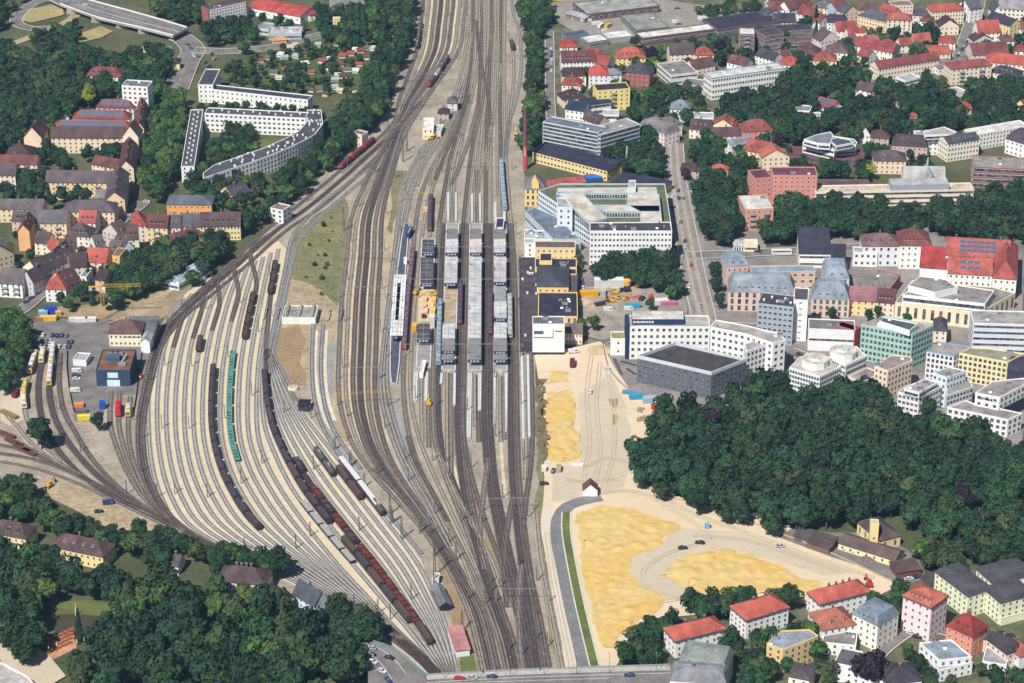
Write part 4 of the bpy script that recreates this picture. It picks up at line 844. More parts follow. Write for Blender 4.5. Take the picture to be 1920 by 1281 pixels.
# white terraced clinic on a dark red base
e = S((160,1140),(700,1165),18,6,'f',wall=(140,76,84),rc=(120,80,84),rise=0,lab='terraced white office pyramid on a dark red glass base',name='terraced_office',ws='r',wh=1.6,fl=2,fr=M_DFRAME)
block([(255,1045),(500,1090),(505,1060),(640,1045),(645,1030),(610,1005),(400,985),(290,1010)],13,(236,240,246),(150,156,170),base_z=6,e=e,fl=2,ws='r',wh=1.5)
block([(270,1025),(380,1048),(470,1050),(470,985),(440,960),(350,985)],17,(240,244,248),(140,146,160),base_z=13,e=e,fl=1,ws='r')
block([(450,1020),(515,1062),(632,1032),(590,1010),(500,998)],16.5,(236,242,250),(90,96,110),base_z=13,e=e,fl=1,ws='r')
S((905,1060),(1160,1075),14,9,'m',5,(196,160,156),(98,80,90),'brown house with dark mansard roof and gables above the beige one',name='apartment_house',dm=5)
S((775,1170),(1005,1175),14,9,'h',5,(226,196,168),(112,90,96),'beige house with brown hipped roof beside a yellow-green tree',name='apartment_house',sk=2)
e = S((1100,1010),(1310,1000),14,12,'f',wall=(240,242,244),rc=(180,182,186),rise=0,lab='white stepped apartment house with glass roof storey',name='apartment_block',bal=2,fl=4,hv=1)
block([(1122,985),(1310,985),(1370,970),(1290,930),(1125,955)],15,(240,242,244),(190,180,176),base_z=12,e=e,fl=1,ws='r')
S((1310,1045),(1540,1010),12,13,'g',2.5,(246,236,214),(84,86,98),'cream apartment block with dark roof right of the white stepped house',name='apartment_block',sp=2.2,ww=1.0,sk=4)
S((1495,985),(1900,915),11,11,'f',wall=(244,240,230),rc=(240,238,234),rise=0,lab='long cream block with bright white roof leading to the right edge',name='apartment_block',sp=2.4)
S((1730,1010),(1960,1080),16,10,'m',6,(238,236,240),(94,78,96),'white house with big purple-brown mansard roof and dormers at the right edge',name='apartment_house',dm=5,fl=3)
S((-40,1150),(158,1140),12,9,'gx',5,(246,226,190),(218,116,84),'cream house with orange gable roof at the left of the clinic',dm=1)
S((20,42),(92,32),10,7,'g',4,(210,206,204),(120,92,92),'grey house with brown roof at the left end of the top suburb row')
S((1105,152),(1182,162),10,6,'h',4,WHITE,(150,84,80),'small white house with dark red roof behind suburb trees')
S((962,332),(1052,326),10,6,'g',4,(236,226,210),(186,88,78),'cream garden house with red roof right of the large red-roofed house')
S((1702,302),(1792,300),10,6,'h',4,(230,220,206),(128,92,92),'brown roofed garden house right of the avenue')
S((1782,202),(1872,212),10,7,'g',4,(240,232,214),(180,84,74),'cream house with red roof at the upper right edge')
S((1802,372),(1884,376),10,6,'h',4,WHITE,(176,80,74),'white house with dark red hipped roof touching the right edge')
S((560,300),(630,320),9,5,'g',4,WHITE,(126,92,94),'low white house with brown roof left of the large red-roofed house')
S((100,420),(180,412),9,5,'g',4,(226,216,206),(120,84,86),'brown gabled cottage left of the steep dark red villa')
# ---- second row, left
tile(3, 0)
H((1492,1216),(1930,1238),20,14,'f',wall=(150,84,84),rc=(170,160,156),lab='brick-ended office with blue glass bands and roof terrace at the right edge',name='office_block',fl=4,ws='r',wh=1.9,fr=M_WHITE,hv=4)
tile(0, 1)
H((330,82),(830,88),14,12,'g',5,(248,214,150),(112,96,102),'long grey-brown barrack roof above the court trees at left',name='barrack',ch=4,bal=2)
H((765,216),(905,218),46,12,C=(800,20),roof='gx',rise=5,wall=(224,190,150),rc=(100,84,94),lab='dark grey barrack wing running along the shaded street at left',name='barrack_wing',ch=3)
H((688,206),(862,210),10,9,'s',2,(248,208,140),(148,140,142),'low grey roofed front piece of the barrack wing',name='barrack_annex',ch=0)
H((-70,279),(312,279),12,9,'g',4,(216,196,150),(122,110,116),'long grey-brown barrack at the left edge below the court trees',name='barrack',ch=3)
H((455,299),(830,303),14,11,'h',5,(226,196,166),(112,96,104),'grey hipped barrack roof in the middle of the left quarter',name='barrack',ch=3)
H((216,381),(482,382),16,10,'g',5,(234,200,160),(116,112,120),'tan apartment house with grey roof and double balconies at left',name='apartment_house',bal=2,sp=3.2)
H((84,366),(270,372),12,10,'g',4,(200,170,150),(104,92,98),'brown-roofed house with a dormer row left of the tan balcony house',name='apartment_house',dm=5)
H((566,374),(692,378),13,10,'g',5,(226,206,200),(214,96,84),'corner house with bright red roof at the head of the street',name='apartment_house',dm=3)
H((480,474),(650,484),13,9,'h',6,(240,228,210),(104,88,94),'brown hipped house with white dormers below the red corner roof',name='apartment_house',dm=4)
H((128,440),(212,440),20,13,'gx',4,(246,180,118),(128,72,72),'tall house with blank orange end wall and dark red roof',name='apartment_house',sk=2,fl=0)
H((-90,650),(98,602),24,10,'gx',7,(200,180,150),(90,78,88),'big dark roof in shade at the left edge',name='apartment_house',sk=2)
H((165,700),(282,750),30,8,'gx',6,(246,234,200),(88,72,76),'row house with cream gable and dark brown roof facing the camera',name='row_house',dm=0,sk=4,ch=2)
H((352,640),(432,652),15,9,'gx',6,(206,196,196),(86,70,82),'dark row house roof left of the orange-red roof',name='row_house')
H((415,618),(500,600),17,9,'gx',6,(236,226,206),(220,100,76),'row house with orange-red roof and balcony tower',name='row_house',dm=1)
H((-10,816),(158,826),15,9,'g',6,WHITE,(118,108,112),'white house with grey-brown roof and stacked balconies at the lower left street',name='row_house',bal=2,ch=1)
H((155,790),(240,815),14,9,'gx',6,(190,180,180),(98,82,92),'dark brown roof joined right of the white balcony house',name='row_house')
H((330,862),(478,866),14,8,'h',7,(236,230,226),(214,92,72),'house with orange-red hipped roof at the street bend',dm=1)
H((470,850),(590,800),14,8,'g',7,(226,206,200),(104,70,72),'dark brown roofed house joined right of the orange-red one',sk=2)
H((582,772),(628,775),12,10,'f',wall=(226,224,226),rc=(170,170,174),lab='slim white house end behind conifers',name='row_house')
H((510,705),(640,690),13,8,'g',6,(220,200,190),(96,70,74),'brown roofed row house between the two red roofs',name='row_house')
H((622,660),(772,668),13,9,'g',6,(230,204,190),(222,98,74),'red-roofed house with large dormer beside the ochre tower house',dm=1,ch=2)
H((816,622),(872,626),12,12,'f',wall=(250,194,98),rc=(150,120,100),lab='narrow ochre house end at the foot of the street',name='row_house',fl=3)
H((780,590),(862,600),14,10,'g',5,(230,220,200),(110,98,106),'grey-brown roof left of the white gabled town houses',name='row_house',dm=1)
H((890,580),(975,560),14,11,'gx',5,(206,222,236),(96,88,100),'pale blue town house with grey roof',name='row_house',dm=1)
H((930,500),(1010,495),14,12,'g',6,(248,240,200),(110,78,78),'pale yellow town house with brown roof and white gable',name='row_house',dm=2)
H((870,475),(945,440),14,11,'g',6,(200,180,176),(112,82,82),'brown roofed town house at the street corner',name='row_house',dm=1)
H((960,405),(1065,398),14,11,'h',6,(226,206,196),(208,84,74),'red-roofed corner house at the street with a grey bay tower',name='row_house',dm=1)
H((1062,410),(1216,414),14,10,'g',5,(236,204,150),(128,76,76),'tan house with brown-red roof and tall glazed balconies',name='row_house',dm=4,bal=1)
H((1218,412),(1312,412),14,9,'g',5,(236,226,206),(102,94,104),'narrow grey-roofed house between tan and yellow houses',name='row_house',sk=2)
H((1308,405),(1392,405),16,9,'g',5,(250,214,120),(106,104,116),'yellow house with slate roof in the middle of the row',name='row_house',dm=0)
H((1392,410),(1450,408),14,9,'g',5,(220,216,210),(98,98,110),'slim grey-roofed house right of the yellow one',name='row_house')
H((1452,404),(1748,400),14,9.5,'g',6,(250,224,130),(104,80,86),'long yellow house with brown roof and dormers ending the row',name='row_house',dm=6,sp=1.9,ww=.9)
H((1150,552),(1540,440),9,5,'g',3.5,(220,196,186),(146,84,82),'long low dark-red roof slanting above the trees',name='long_shed',ch=4,fl=1)
H((1212,246),(1538,249),14,11,'h',3.5,(250,166,62),(104,114,130),'bright orange apartment block with slate roof',name='apartment_block',fl=3,sp=3.0,ch=1,iw=True)
H((1598,150),(1690,192),14,6,'gx',5,(248,214,120),(92,88,104),'yellow gabled house with dark roof in the trees right of the orange block',sk=2)
block([(1172,800),(1300,828),(1525,702),(1432,668)],4.5,(200,212,224),(176,194,208),'long pale blue workshop roofs beside the trees at the yard',name='workshop',fl=1,ws='r',hv=2)
H((790,1186),(1025,1188),14,8,'h',5.5,(252,240,200),(128,92,92),'cream house with brown hipped roof behind the dark blue depot',name='railway_house',fl=2,sp=2.2)
H((900,1210),(1112,1212),22,6,'s',2,(140,140,146),(118,118,126),'large grey shed roof behind the cream railway house',name='railway_shed',ch=0,fl=0)
H((1022,1245),(1088,1247),10,7,'gx',2,WHITE,(190,194,200),'white shed front right of the cream railway house',name='railway_shed',fl=0,ch=0)
tile(0, 2)
e = H((696,213),(944,213),25,9.5,'f',wall=(48,68,96),rc=(158,104,78),lab='dark blue depot building with brown gravel roof and pale gates',name='depot_building',fl=0)
L_ = e.children[0].dimensions[0]; D_ = 25
g = MB(); g.box(-3.4,-12.75,.2,3.4,-12.45,3.9,WM((190,216,226))); g.build('gate', e)
g = MB(); g.box(-2.9,-12.75,5.2,2.6,-12.45,8.2,WM((190,216,226))); g.build('gate_window', e)
g = MB(); g.box(-5,-1,9.2,2,4,11.4,WM((60,84,116))); g.build('roof_house', e)
for i in range(3): link('roof_unit', unit_me(0), e, (-4+i*2.6, 7.5, 9.2))
g = MB(); g.tube((3.5,-4,9.6),(5,4,10.6),.8,.8,M_METAL,10); g.build('air_duct', e)
g = MB(); g.box(2,-6.5,9.2,6,-4,10.4,M_METAL); g.build('roof_plant', e)
H((530,136),(626,142),9,3.6,'f',wall=(214,216,218),rc=(196,190,188),lab='grey flat vehicle shelter beside the parked white vans',name='shelter',fl=0)
H((-40,330),(-10,330),6,3,'s',.5,WHITE,LGREY,'pale hut at the left edge',name='hut',fl=0,ch=0)
tile(1, 1)
H((105,272),(196,292),9,9,'f',wall=(238,242,246),rc=(172,130,110),lab='small white terraced house beside the ladder tracks',cat='house',fl=3,ww=1.6)
e = H((188,1070),(432,1074),16,4,'f',wall=(214,214,210),rc=(170,164,154),lab='roofless concrete shell with white front wall on the bare ground',name='ruined_shed',fl=0)
for i in range(7):
    g = MB(); x = -22+i*7.2
    for a_ in (-6.5, 6.5): g.box(x-.25,a_-.25,3.7,x+.25,a_+.25,6.8,M_CONC)
    g.box(x-.25,-6.25,6.4,x+.25,6.25,6.8,M_CONC); g.build('frame_post', e)
tile(1, 2)
H((306,470),(384,472),7,3.5,'p',1.5,(60,56,66),(48,46,62),'small black hut at the end of the curved grey siding',name='hut',fl=0,ch=0)
tile(1, 3)
H((425,718),(530,666),15,8,'gx',5.5,(222,232,244),(92,98,112),'white house with dark grey roof standing at the yard beside the trees',name='house',fl=3,dm=2,sk=2,iw=True)
H((1455,1046),(1555,1034),18,3.6,'s',.8,(214,218,226),(206,132,132),'flat shed with faded pink roof and graffiti at the lower tracks',name='shed',fl=0,ch=0)
H((1338,722),(1422,710),17,3,'gx',1.8,(40,42,58),(128,130,142),'black timber shed with grey roof at the lower throat',name='shed',fl=0,ch=0)
H((1284,520),(1330,522),5,3.2,'f',wall=(200,196,194),rc=(186,182,182),lab='tiny pale cabin above the black shed',name='cabin',fl=1,ww=.8)
tile(0, 3)
H((-90,182),(186,232),11,7,'h',5,(252,228,180),(104,80,82),'cream house with brown hipped roof and three dormers at the left edge',dm=3,sk=1,ch=1,iw=True,fl=2)
H((360,284),(748,364),12,7,'h',5,(252,226,146),(108,80,82),'long yellow house with brown hipped roof among the lower left trees',sk=4,ch=1,iw=True,fl=2)
H((1575,535),(1925,570),13,7,'h',5,(226,214,206),(104,80,84),'brown hipped house with four brick chimneys hidden in the trees',ch=4)
H((1198,420),(1296,430),10,5,'g',3,WHITE,(104,92,96),'white garden house showing its front between the trees')
block([(-80,1085),(200,1235),(260,1300),(-120,1300)],5,(226,222,214),(206,200,194),'flat pale hall roof with solar panels at the bottom left corner',name='congress_hall',fl=1,ws='r',hv=2)
# ---- station side, second row
tile(2, 1)
e = H((95,132),(246,132),14,12,'h',7,(250,212,110),(128,126,132),'yellow turreted house with grey steep roof beside the brick chimney',name='gate_house',fl=3,ww=1.4,wh=2.4,ch=1)
g = MB(); g.extrude_y([(-2.2,12),(2.2,12),(2.2,16),(0,20),(-2.2,16)],-7.4,-3,WM((250,212,110))); g.build('gable', e)
H((250,126),(540,84),12,5,'g',2,(160,80,76),(196,96,90),'long red-brown awning roof beside a blue covered heap',name='market_hall',fl=0,ch=0)
post = block([(190,150),(570,402),(1160,402),(1112,98),(345,98)],14,(196,208,218),(112,124,84),'huge ring-shaped post building with pale roofs, green terraces and white front',name='post_building',fl=4,sp=2.4,ww=1.6,wh=1.5)
CRM = (226,214,196)
for pts in ([(322,166),(1060,166),(1050,124),(332,130)], [(562,384),(692,347),(592,250),(516,168),(322,152),(440,266)], [(594,252),(1076,252),(1078,300),(684,300)], [(936,372),(1092,372),(1066,254),(836,252),(836,170),(832,168),(838,250)], ):
    if len(pts) == 7: pts = [(936,372),(1092,372),(1070,170),(838,170),(836,250),(932,300)]
    block(pts, 18, (150,176,196), CRM, base_z=14, e=post, fl=1, sp=1.6, ww=1.3, wh=2.4)
block([(566,442),(1165,442),(1152,376),(566,380)],22,(238,238,240),(78,78,92),base_z=.4,e=post,fl=6,sp=2.1,ww=1.0,wh=1.1,hv=9,fr=M_METAL)
block([(330,268),(440,272),(388,202),(330,197)],20,(206,212,218),(190,196,204),base_z=.4,e=post,fl=5,sp=4)
block([(846,128),(900,128),(900,72),(850,72)],21,(206,206,210),(196,196,198),base_z=14,e=post,fl=0)
block([(95,300),(168,268),(330,340),(500,500),(300,502)],8,(170,184,198),(120,134,156),'low hall with blue-grey glass roof at the foot of the post building',name='glass_hall',fl=1,ws='r',hv=6)
block([(90,500),(310,504),(250,440),(92,430)],7,(226,230,234),(190,204,214),'small white flat annex with pale blue terrace above the station wing',name='annex',fl=1,ws='r',hv=5)
block([(52,636),(182,636),(196,1064),(150,1066),(150,1250),(56,1250)],6,(70,62,74),(92,80,92),'wide dark roof of the station concourse along the rightmost platform',name='station_concourse',fl=0,vents=10)
H((92,528),(168,528),7,9,'f',wall=(240,240,238),rc=(200,200,202),lab='white end house at the head of the station building',name='station_annex',fl=3)
H((168,562),(462,564),10,8.5,'f',wall=(252,220,150),rc=(120,104,106),lab='yellow upper wing of the station with dark flat roof',name='station_wing',fl=2,sp=3,vents=0)
e = H((168,704),(470,706),13,9,'f',wall=(252,214,140),rc=(64,62,84),lab='station wing with navy roof and clustered vents below the yellow wing',name='station_wing',fl=2,hv=7)
block([(202,660),(292,660),(288,602),(204,602)],11,(250,214,140),(60,58,80),base_z=8.7,e=e,fl=0)
e = H((182,842),(412,844),27,10.5,'h',3,(250,210,136),(82,82,98),'central station hall with dark hipped roof and yellow attic',name='station_hall',fl=2,sp=3,ch=0)
H((190,1062),(478,1064),32,9,'f',wall=(252,210,130),rc=(62,58,82),lab='lower station wing with wide navy roof and roof plant',name='station_wing',fl=2,ww=1.4,wh=2.6,hv=9)
H((412,905),(466,906),26,7.5,'s',1,(250,208,130),(112,92,98),'narrow brown side roof of the station towards the square',name='station_wing',fl=2,ch=0)
H((408,755),(468,756),8,9,'f',wall=(252,212,140),rc=(60,58,78),lab='small yellow corner pavilion of the station with arched windows',name='station_pavilion',fl=2,ww=1.3,wh=2.2)
wt = H((150,1119),(383,1119),10,18.5,'f',wall=(240,238,234),rc=(118,120,130),lab='windowless white block with sign box at the end of the station',name='white_block',fl=0,hv=2)
a_ = float(wt.children[0].dimensions[0])/2
g = MB(); g.box(-a_+.3,-5.9,11.4,a_-6.5,-5.02,16.2,WM((244,244,242))); o = g.build('sign_box', wt)
g = MB(); g.face([(-a_+.8,-5.93,13),(-a_+6,-5.93,13),(-a_+6,-5.93,15),(-a_+.8,-5.93,15)], WM((60,96,126))); g.build('sign_picture', wt)
g = MB(); x = a_-5.2
for wd in (.5,.35,.6,.3,.55,.4,.3): g.box(x,-5.1,13.9,x+wd,-5.01,14.7,M_DARK); x += wd+.16
g.build('lettering', wt, kind='stuff')
g = MB(); g.box(-a_,-5.2,-.5,a_,-5.01,1.6,WM((40,52,84))); g.build('base_band', wt)
H((385,1182),(512,1184),12,7,'g',3,(250,222,200),(136,114,116),'small peach house with mauve roof right of the white block',name='station_lodge',fl=2,sp=1.5,ww=.7,wh=1.5)
H((718,1224),(830,1226),9,10,'f',wall=(234,234,230),rc=(196,196,110),lab='small white house with yellow-green roof left of the white hotel',name='annex',fl=2,sp=6)
hotel = H((858,1137),(1442,1137),14,19.5,'f',wall=(238,238,236),rc=(190,182,178),lab='white hotel with square windows and navy top storey at the square',name='hotel',fl=5,sp=3.1,ww=1.5,wh=1.6)
a_ = float(hotel.children[0].dimensions[0])/2
g = MB(); g.box(-a_+1.5,-4,19.1,a_*.35,6,22.6,WM((38,58,92)),RM((226,220,214))); g.build('top_storey', hotel)
g = MB(); g.box(-a_-2.2,-7.2,-1,-a_-.02,7,20.4,WM((34,52,88))); g.build('end_tower', hotel)
g = MB(); x = -a_+2
for wd in (.9,.5,.8,.5,.7,.9,.4,.8,.6,.5,.9): g.box(x,-4.15,20.4,x+wd,-4.01,21.5,M_WHITE); x += wd+.35
g.build('lettering', hotel, kind='stuff')
block([(1446,1140),(1700,1190),(1900,1258),(1990,1236),(1950,1190),(1700,1128),(1484,1088)],19.5,(238,238,236),(190,178,170),'angled white hotel wing bending away to the right',name='hotel_wing',fl=5,sp=3,ww=1.5,wh=1.6,hv=3)
H((1700,286),(1905,276),22,14,'f',wall=(206,142,112),rc=(226,222,218),lab='brick care home with pale roof and white balconies beside the street trees',name='apartment_block',bal=2,fl=4,hv=2)
H((1612,545),(1690,548),8,4,'h',2,(226,230,232),(206,212,214),'white conservatory pavilion near the tram street',name='pavilion',fl=1,sp=1.2,ww=.9,wh=2,ch=0)
H((1690,540),(1788,542),8,5,'f',wall=(250,226,186),rc=(252,240,214),lab='cream kiosk beside the white conservatory',name='kiosk',fl=1,ws='r')
H((1575,880),(2062,892),17,12,'m',8,(212,178,160),(156,168,184),'large rose-walled complex with blue-grey mansard roof and dormers',name='shopping_complex',dm=8,fl=3,sp=4,ww=1.8,wh=3,ch=0)
H((1560,700),(1720,690),14,14,'m',6,(206,170,160),(150,168,188),'corner pavilion of the blue-grey mansard complex',name='shopping_complex',dm=2,fl=3,ch=0)
tile(3, 1)
H((-120,742),(345,736),9,12,'f',wall=(204,172,156),rc=(160,180,200),lab='long blue-grey gallery wing behind the rose-walled mansard complex',name='shopping_complex',fl=3,sp=4,ww=2)
H((408,780),(592,784),20,11,'m',6,(196,206,216),(156,174,196),'pale blue mansard block above the striped dormers',name='shopping_complex',dm=2,sk=3,ch=0)
H((318,930),(594,942),16,11,'m',8,(212,178,158),(154,168,186),'rose brick block with blue-grey roof and four twin dormers',name='shopping_complex',dm=4,fl=3,sp=3,ww=1.6,wh=2.6,ch=0)
H((-75,967),(187,997),15,23,'f',wall=(150,162,180),rc=(78,72,86),lab='grey glass office tower in front of the mansard complex',name='office_tower',fl=7,sp=2.6,ww=1.9,wh=1.3,hv=3,vents=5)
H((187,940),(292,946),16,25,'f',wall=(240,238,232),rc=(92,88,100),lab='slim white slab with tiny windows joined to the grey office tower',name='office_tower',fl=7,sp=9,ww=1.6,wh=.6)
H((296,1152),(634,1166),13,13,'f',wall=(238,234,238),rc=(132,126,132),lab='white department store with grey roof and planted balcony',name='department_store',fl=1,ws='r',wh=1.2,hv=3)
H((634,1168),(678,1138),12,13,'f',wall=(196,76,84),rc=(150,90,92),lab='red end wall block between the white store and the teal tower',name='store_annex',fl=0)
teal = block([(680,1122),(1052,1194),(1204,1127),(850,1056)],21,(150,190,180),(196,170,166),'teal-green office cube with dark square windows',name='office_cube',fl=6,sp=2.2,ww=1.2,wh=1.5,fr=M_DFRAME,iw=False)
block([(795,1092),(1032,1167),(1092,1117),(840,1067)],24,(216,236,226),(92,90,98),base_z=20.8,e=teal,fl=0,hv=2)
H((228,604),(456,607),18,9,'s',9,(240,240,236),(66,64,88),'cinema with huge dark blue sloping roof and white front',name='cinema',fl=2,ws='r',ch=0)
H((460,650),(562,655),14,8,'s',4,(120,120,130),(64,64,86),'smaller dark sloping roof beside the cinema',name='cinema_annex',fl=0,ch=0)
H((622,595),(798,600),8,9,'f',wall=(244,244,244),rc=(180,184,196),lab='white classical pavilion with blue-grey terrace',name='museum_pavilion',fl=2,ww=1.4,wh=1.6)
H((690,548),(962,550),16,13,'h',5,(206,206,212),(140,100,100),'grey-white palace with red-brown hipped roof',name='palace',fl=3,sp=4,ww=1.3,wh=1.8,dm=3)
H((962,545),(1190,548),20,15,'h',7,(246,242,236),(156,84,82),'white courthouse wing with dark red roof and small dormers',name='courthouse_wing',fl=4,sp=3.2,dm=6)
H((1295,612),(1760,640),20,14,'g',7,(240,236,230),(206,98,84),'rear courthouse wing with long orange roof full of solar panels',name='courthouse_wing',sol=.72,ch=2,fl=4)
H((1106,704),(1312,720),15,8,'s',7,(246,244,242),(206,62,58),'courthouse annex with bright scarlet sloping roof',name='courthouse_annex',fl=0,ch=0)
H((1312,744),(1632,762),17,12,'g',6.5,(244,242,240),(208,100,84),'front courthouse wing with orange roof and block of solar panels',name='courthouse_wing',sol=.6,fl=3,sp=3)
H((1634,780),(1810,794),48,13,'h',8,(244,240,238),(204,90,78),'hipped orange-red corner wing of the courthouse',name='courthouse_wing',fl=3,sp=3)
cj = block([(926,962),(1540,1036),(1800,892),(1640,850),(1050,802)],10,(240,222,186),(156,146,146),'flat modern courthouse with tall slit windows and stacked terraces',name='court_building',fl=1,sp=4.4,ww=1.5,wh=6,fr=M_DFRAME)
block([(978,906),(1580,972),(1648,874),(1390,836),(1062,846)],14.5,(238,236,234),(156,148,148),base_z=9.8,e=cj,fl=1,ws='r',wh=2,rim=(246,244,242),hv=2)
block([(1020,838),(1216,888),(1382,852),(1292,792),(1110,768)],18,(240,238,238),(160,152,150),base_z=14.3,e=cj,fl=0,hv=3)
H((590,940),(786,952),13,9.5,'g',5.5,(252,220,140),(176,108,120),'yellow town house with rose-coloured roof',name='town_house',sk=4,iw=True)
H((787,952),(922,964),13,9.5,'g',5.5,(240,212,188),(112,70,78),'beige town house with dark red roof and white dormers',name='town_house',dm=4,iw=True)
block([(745,872),(872,884),(966,762),(800,722)],7,(166,92,78),(156,144,140),'flat grey roofed hall with brick side wall behind the town houses',name='hall',fl=0,hv=2)
H((1208,1162),(1302,1168),14,9,'h',4,(250,234,206),(92,88,104),'small cream house with slate roof between the teal cube and the court',name='town_house',fl=3)
H((1496,1112),(1910,1124),17,18,'f',wall=(198,204,218),rc=(176,172,170),lab='grey-white bank building with staggered dark windows at the right edge',name='office_block',fl=5,ws='r',wh=1.3,hv=3,rim=(240,240,242))
H((35,36),(360,37),14,20,'f',wall=(212,132,116),rc=(132,66,86),lab='tall pink brick block with square white windows',name='office_block',fl=7,sp=3.2,ww=1.1,wh=1.1,hv=2)
H((-95,60),(34,48),14,19,'f',wall=(206,128,114),rc=(120,64,84),lab='left wing of the tall pink brick block',name='office_block',fl=6,sp=3.2,ww=1.1,wh=1.1)
H((360,122),(748,124),13,5,'f',wall=(130,96,96),rc=(114,90,92),lab='low brown flat hall right of the pink brick block',name='hall',fl=1,ws='r')
e = H((345,160),(1500,138),11,10,'f',wall=(232,212,190),rc=(226,204,184),lab='very long beige school block with window bands above the parkland',name='school',fl=3,ws='r',wh=1.3)
g = MB(); g.box(-2,-5.4,9.7,34,5.2,14,WM((150,156,172)),RM((196,196,200))); g.build('roof_storey', e)
H((990,72),(1290,74),13,7,'g',7,(226,220,214),(196,194,196),'church nave with pale grey roof',name='church_nave',fl=1,ww=1,wh=3,ch=0)
e = H((1140,112),(1242,112),22,7,'gx',7,(196,96,84),(178,176,182),'church transept with red brick gable and pale grey roof',name='church_transept',fl=1,ww=1,wh=3,ch=0)
g = MB(); g.tube((0,9,13),(0,9,15.5),.6,.6,WM((150,190,176)),8); g.tube((0,9,15.5),(0,9,19),.8,.05,WM((120,190,166)),8); g.build('ridge_turret', e)
# ---- dark hotel and the offices at right
tile(2, 2)
dk = block([(912,120),(1452,242),(1706,142),(1190,24)],14.5,(92,94,108),(84,80,82),'black office block with grey roof rim full of square openings',name='office_block',fl=5,sp=3.0,ww=1.5,wh=1.5,fr=M_METAL,rim=(186,192,204),par=1.5)
block([(1706,78),(1965,-12),(1925,-62),(1690,22)],17,(240,240,238),(186,176,170),'white office tower with blue glass corner behind the black block',name='office_tower',fl=5,sp=2.6,ww=1.4,wh=1.7,hv=2)
H((520,1084),(622,1084),6,4,'gx',3.2,(244,244,240),(146,84,80),'tiny white house with dark red roof alone on the pale building ground',name='gabled_hut',fl=0,ch=0)
tile(3, 2)
def px(l): return [((x-TX)/K, (y-TY)/K) for x, y in l]
oc = block(px([(1480,690),(1537,707),(1577,688),(1556,670),(1500,670)]),14,(218,226,228),(206,200,186),'glass office with faceted octagonal roof at the edge of the forest',name='glass_office',fl=5,sp=1.5,ww=1.2,wh=1.5)
def octo(e, cx, cy, r, z0, z1, wc, rc):
    c = G(cx, cy, z1)[:2] - np.array(e.location[:2]); P = [c + r*np.array([math.cos(t*math.pi/5+.3), math.sin(t*math.pi/5+.3)]) for t in range(10)]
    g = MB(); g.prism(P, z0, z1, WM(wc), RM(rc)); g.build('roof_storey', e)
    P2 = [c + r*.45*np.array([math.cos(t*math.pi/5+.3), math.sin(t*math.pi/5+.3)]) for t in range(10)]
    g = MB(); g.prism(P2, z1, z1+1, WM((206,226,220)), RM((206,224,218))); g.build('skylight_ring', e)
octo(oc, 1528, 672, 7.2, 13.6, 17.5, (226,230,232), (228,216,196))
oc = block(px([(1560,672),(1586,685),(1624,668),(1606,650),(1570,655)]),16,(216,224,226),(206,200,188),'second glass office with octagonal roof nearer the teal cube',name='glass_office',fl=5,sp=1.5,ww=1.2,wh=1.5)
octo(oc, 1581, 656, 7.2, 15.6, 19.5, (226,230,232), (230,220,202))
block([(585,258),(682,302),(826,234),(720,192)],11,(252,226,200),(170,156,160),'low peach office beside the forest edge',name='office_block',fl=3,sp=2.4,hv=2)
block([(775,182),(872,217),(1052,142),(1032,112),(900,102)],17,(252,222,192),(166,150,150),'tall peach office with blue glass corner strip',name='office_block',fl=5,sp=2.4,hv=2)
st = block([(945,372),(1100,408),(1262,332),(1192,262),(1000,332)],13,(216,214,222),(176,172,176),'grey office with stacked white window bands at the forest edge',name='office_block',fl=4,sp=2.0,ww=1.5,wh=1.4)
block([(990,348),(1100,376),(1236,302),(1150,272)],16,(222,222,228),(176,166,164),base_z=12.8,e=st,fl=1,ws='r',hv=4)
st = block([(1300,398),(1492,332),(1442,252),(1300,268)],12,(206,206,214),(166,160,164),'grey terraced office right of the stacked window bands',name='office_block',fl=4,sp=2.0,ww=1.5,wh=1.4)
block([(1200,232),(1302,268),(1442,217),(1320,187)],18,(196,212,222),(178,170,168),base_z=.4,e=st,fl=5,sp=2,hv=3)
wo = block([(1304,482),(1746,573),(1852,527),(1690,492),(1540,472),(1442,432)],10,(244,244,246),(166,156,154),'white stepped office with dark lettering at the right forest edge',name='office_block',fl=3,sp=3.0,ww=1.7,wh=1.8,iw=True)
wo2 = block([(1510,377),(1686,412),(1905,300),(1866,270),(1640,292)],17,(246,246,248),(170,158,156),base_z=9.8,e=wo,fl=2,sp=3.4,ww=1.6,wh=1.6,hv=3,wins=True)
pa, pb = Q(1510,377,17), Q(1686,412,17); v = (pb-pa)[:2]; L0 = np.hypot(*v); v /= L0; nn = np.array([v[1], -v[0]])
g = MB(); x = 1.2
for wd, h0 in ((.35,1.5),(1.1,1.2),(.8,1.4),(.35,1.5),(1.0,1.5),(1.2,1.0),(1.0,1.4)):
    p = pa[:2]+v*x-np.array(wo.location[:2]); s = p+v*wd; o_ = nn*.22
    g.face([(*(p+o_),14.2),(*(s+o_),14.2),(*(s+o_),14.2+h0),(*(p+o_),14.2+h0)], M_DARK); x += wd+.35
g.build('lettering', wo, kind='stuff')
block([(1388,87),(1744,154),(1866,92),(1600,52),(1480,47)],16,(244,224,166),(160,160,132),'yellow office with olive roof and paired dark windows',name='office_block',fl=5,sp=2.4,ww=1.3,wh=1.5,fr=M_DFRAME,hv=2)
block([(1155,72),(1352,107),(1482,42),(1230,2)],16,(236,232,238),(176,166,162),'white office with blue attic left of the yellow one',name='office_block',fl=5,sp=2.2,ww=1.2,wh=1.6,fr=M_DFRAME,hv=2,rim=(120,156,186))
H((1745,215),(1960,250),16,12,'b',4,(60,60,80),(66,62,84),'dark barrel-roofed hall right of the yellow office',name='hall',fl=1,ch=0)
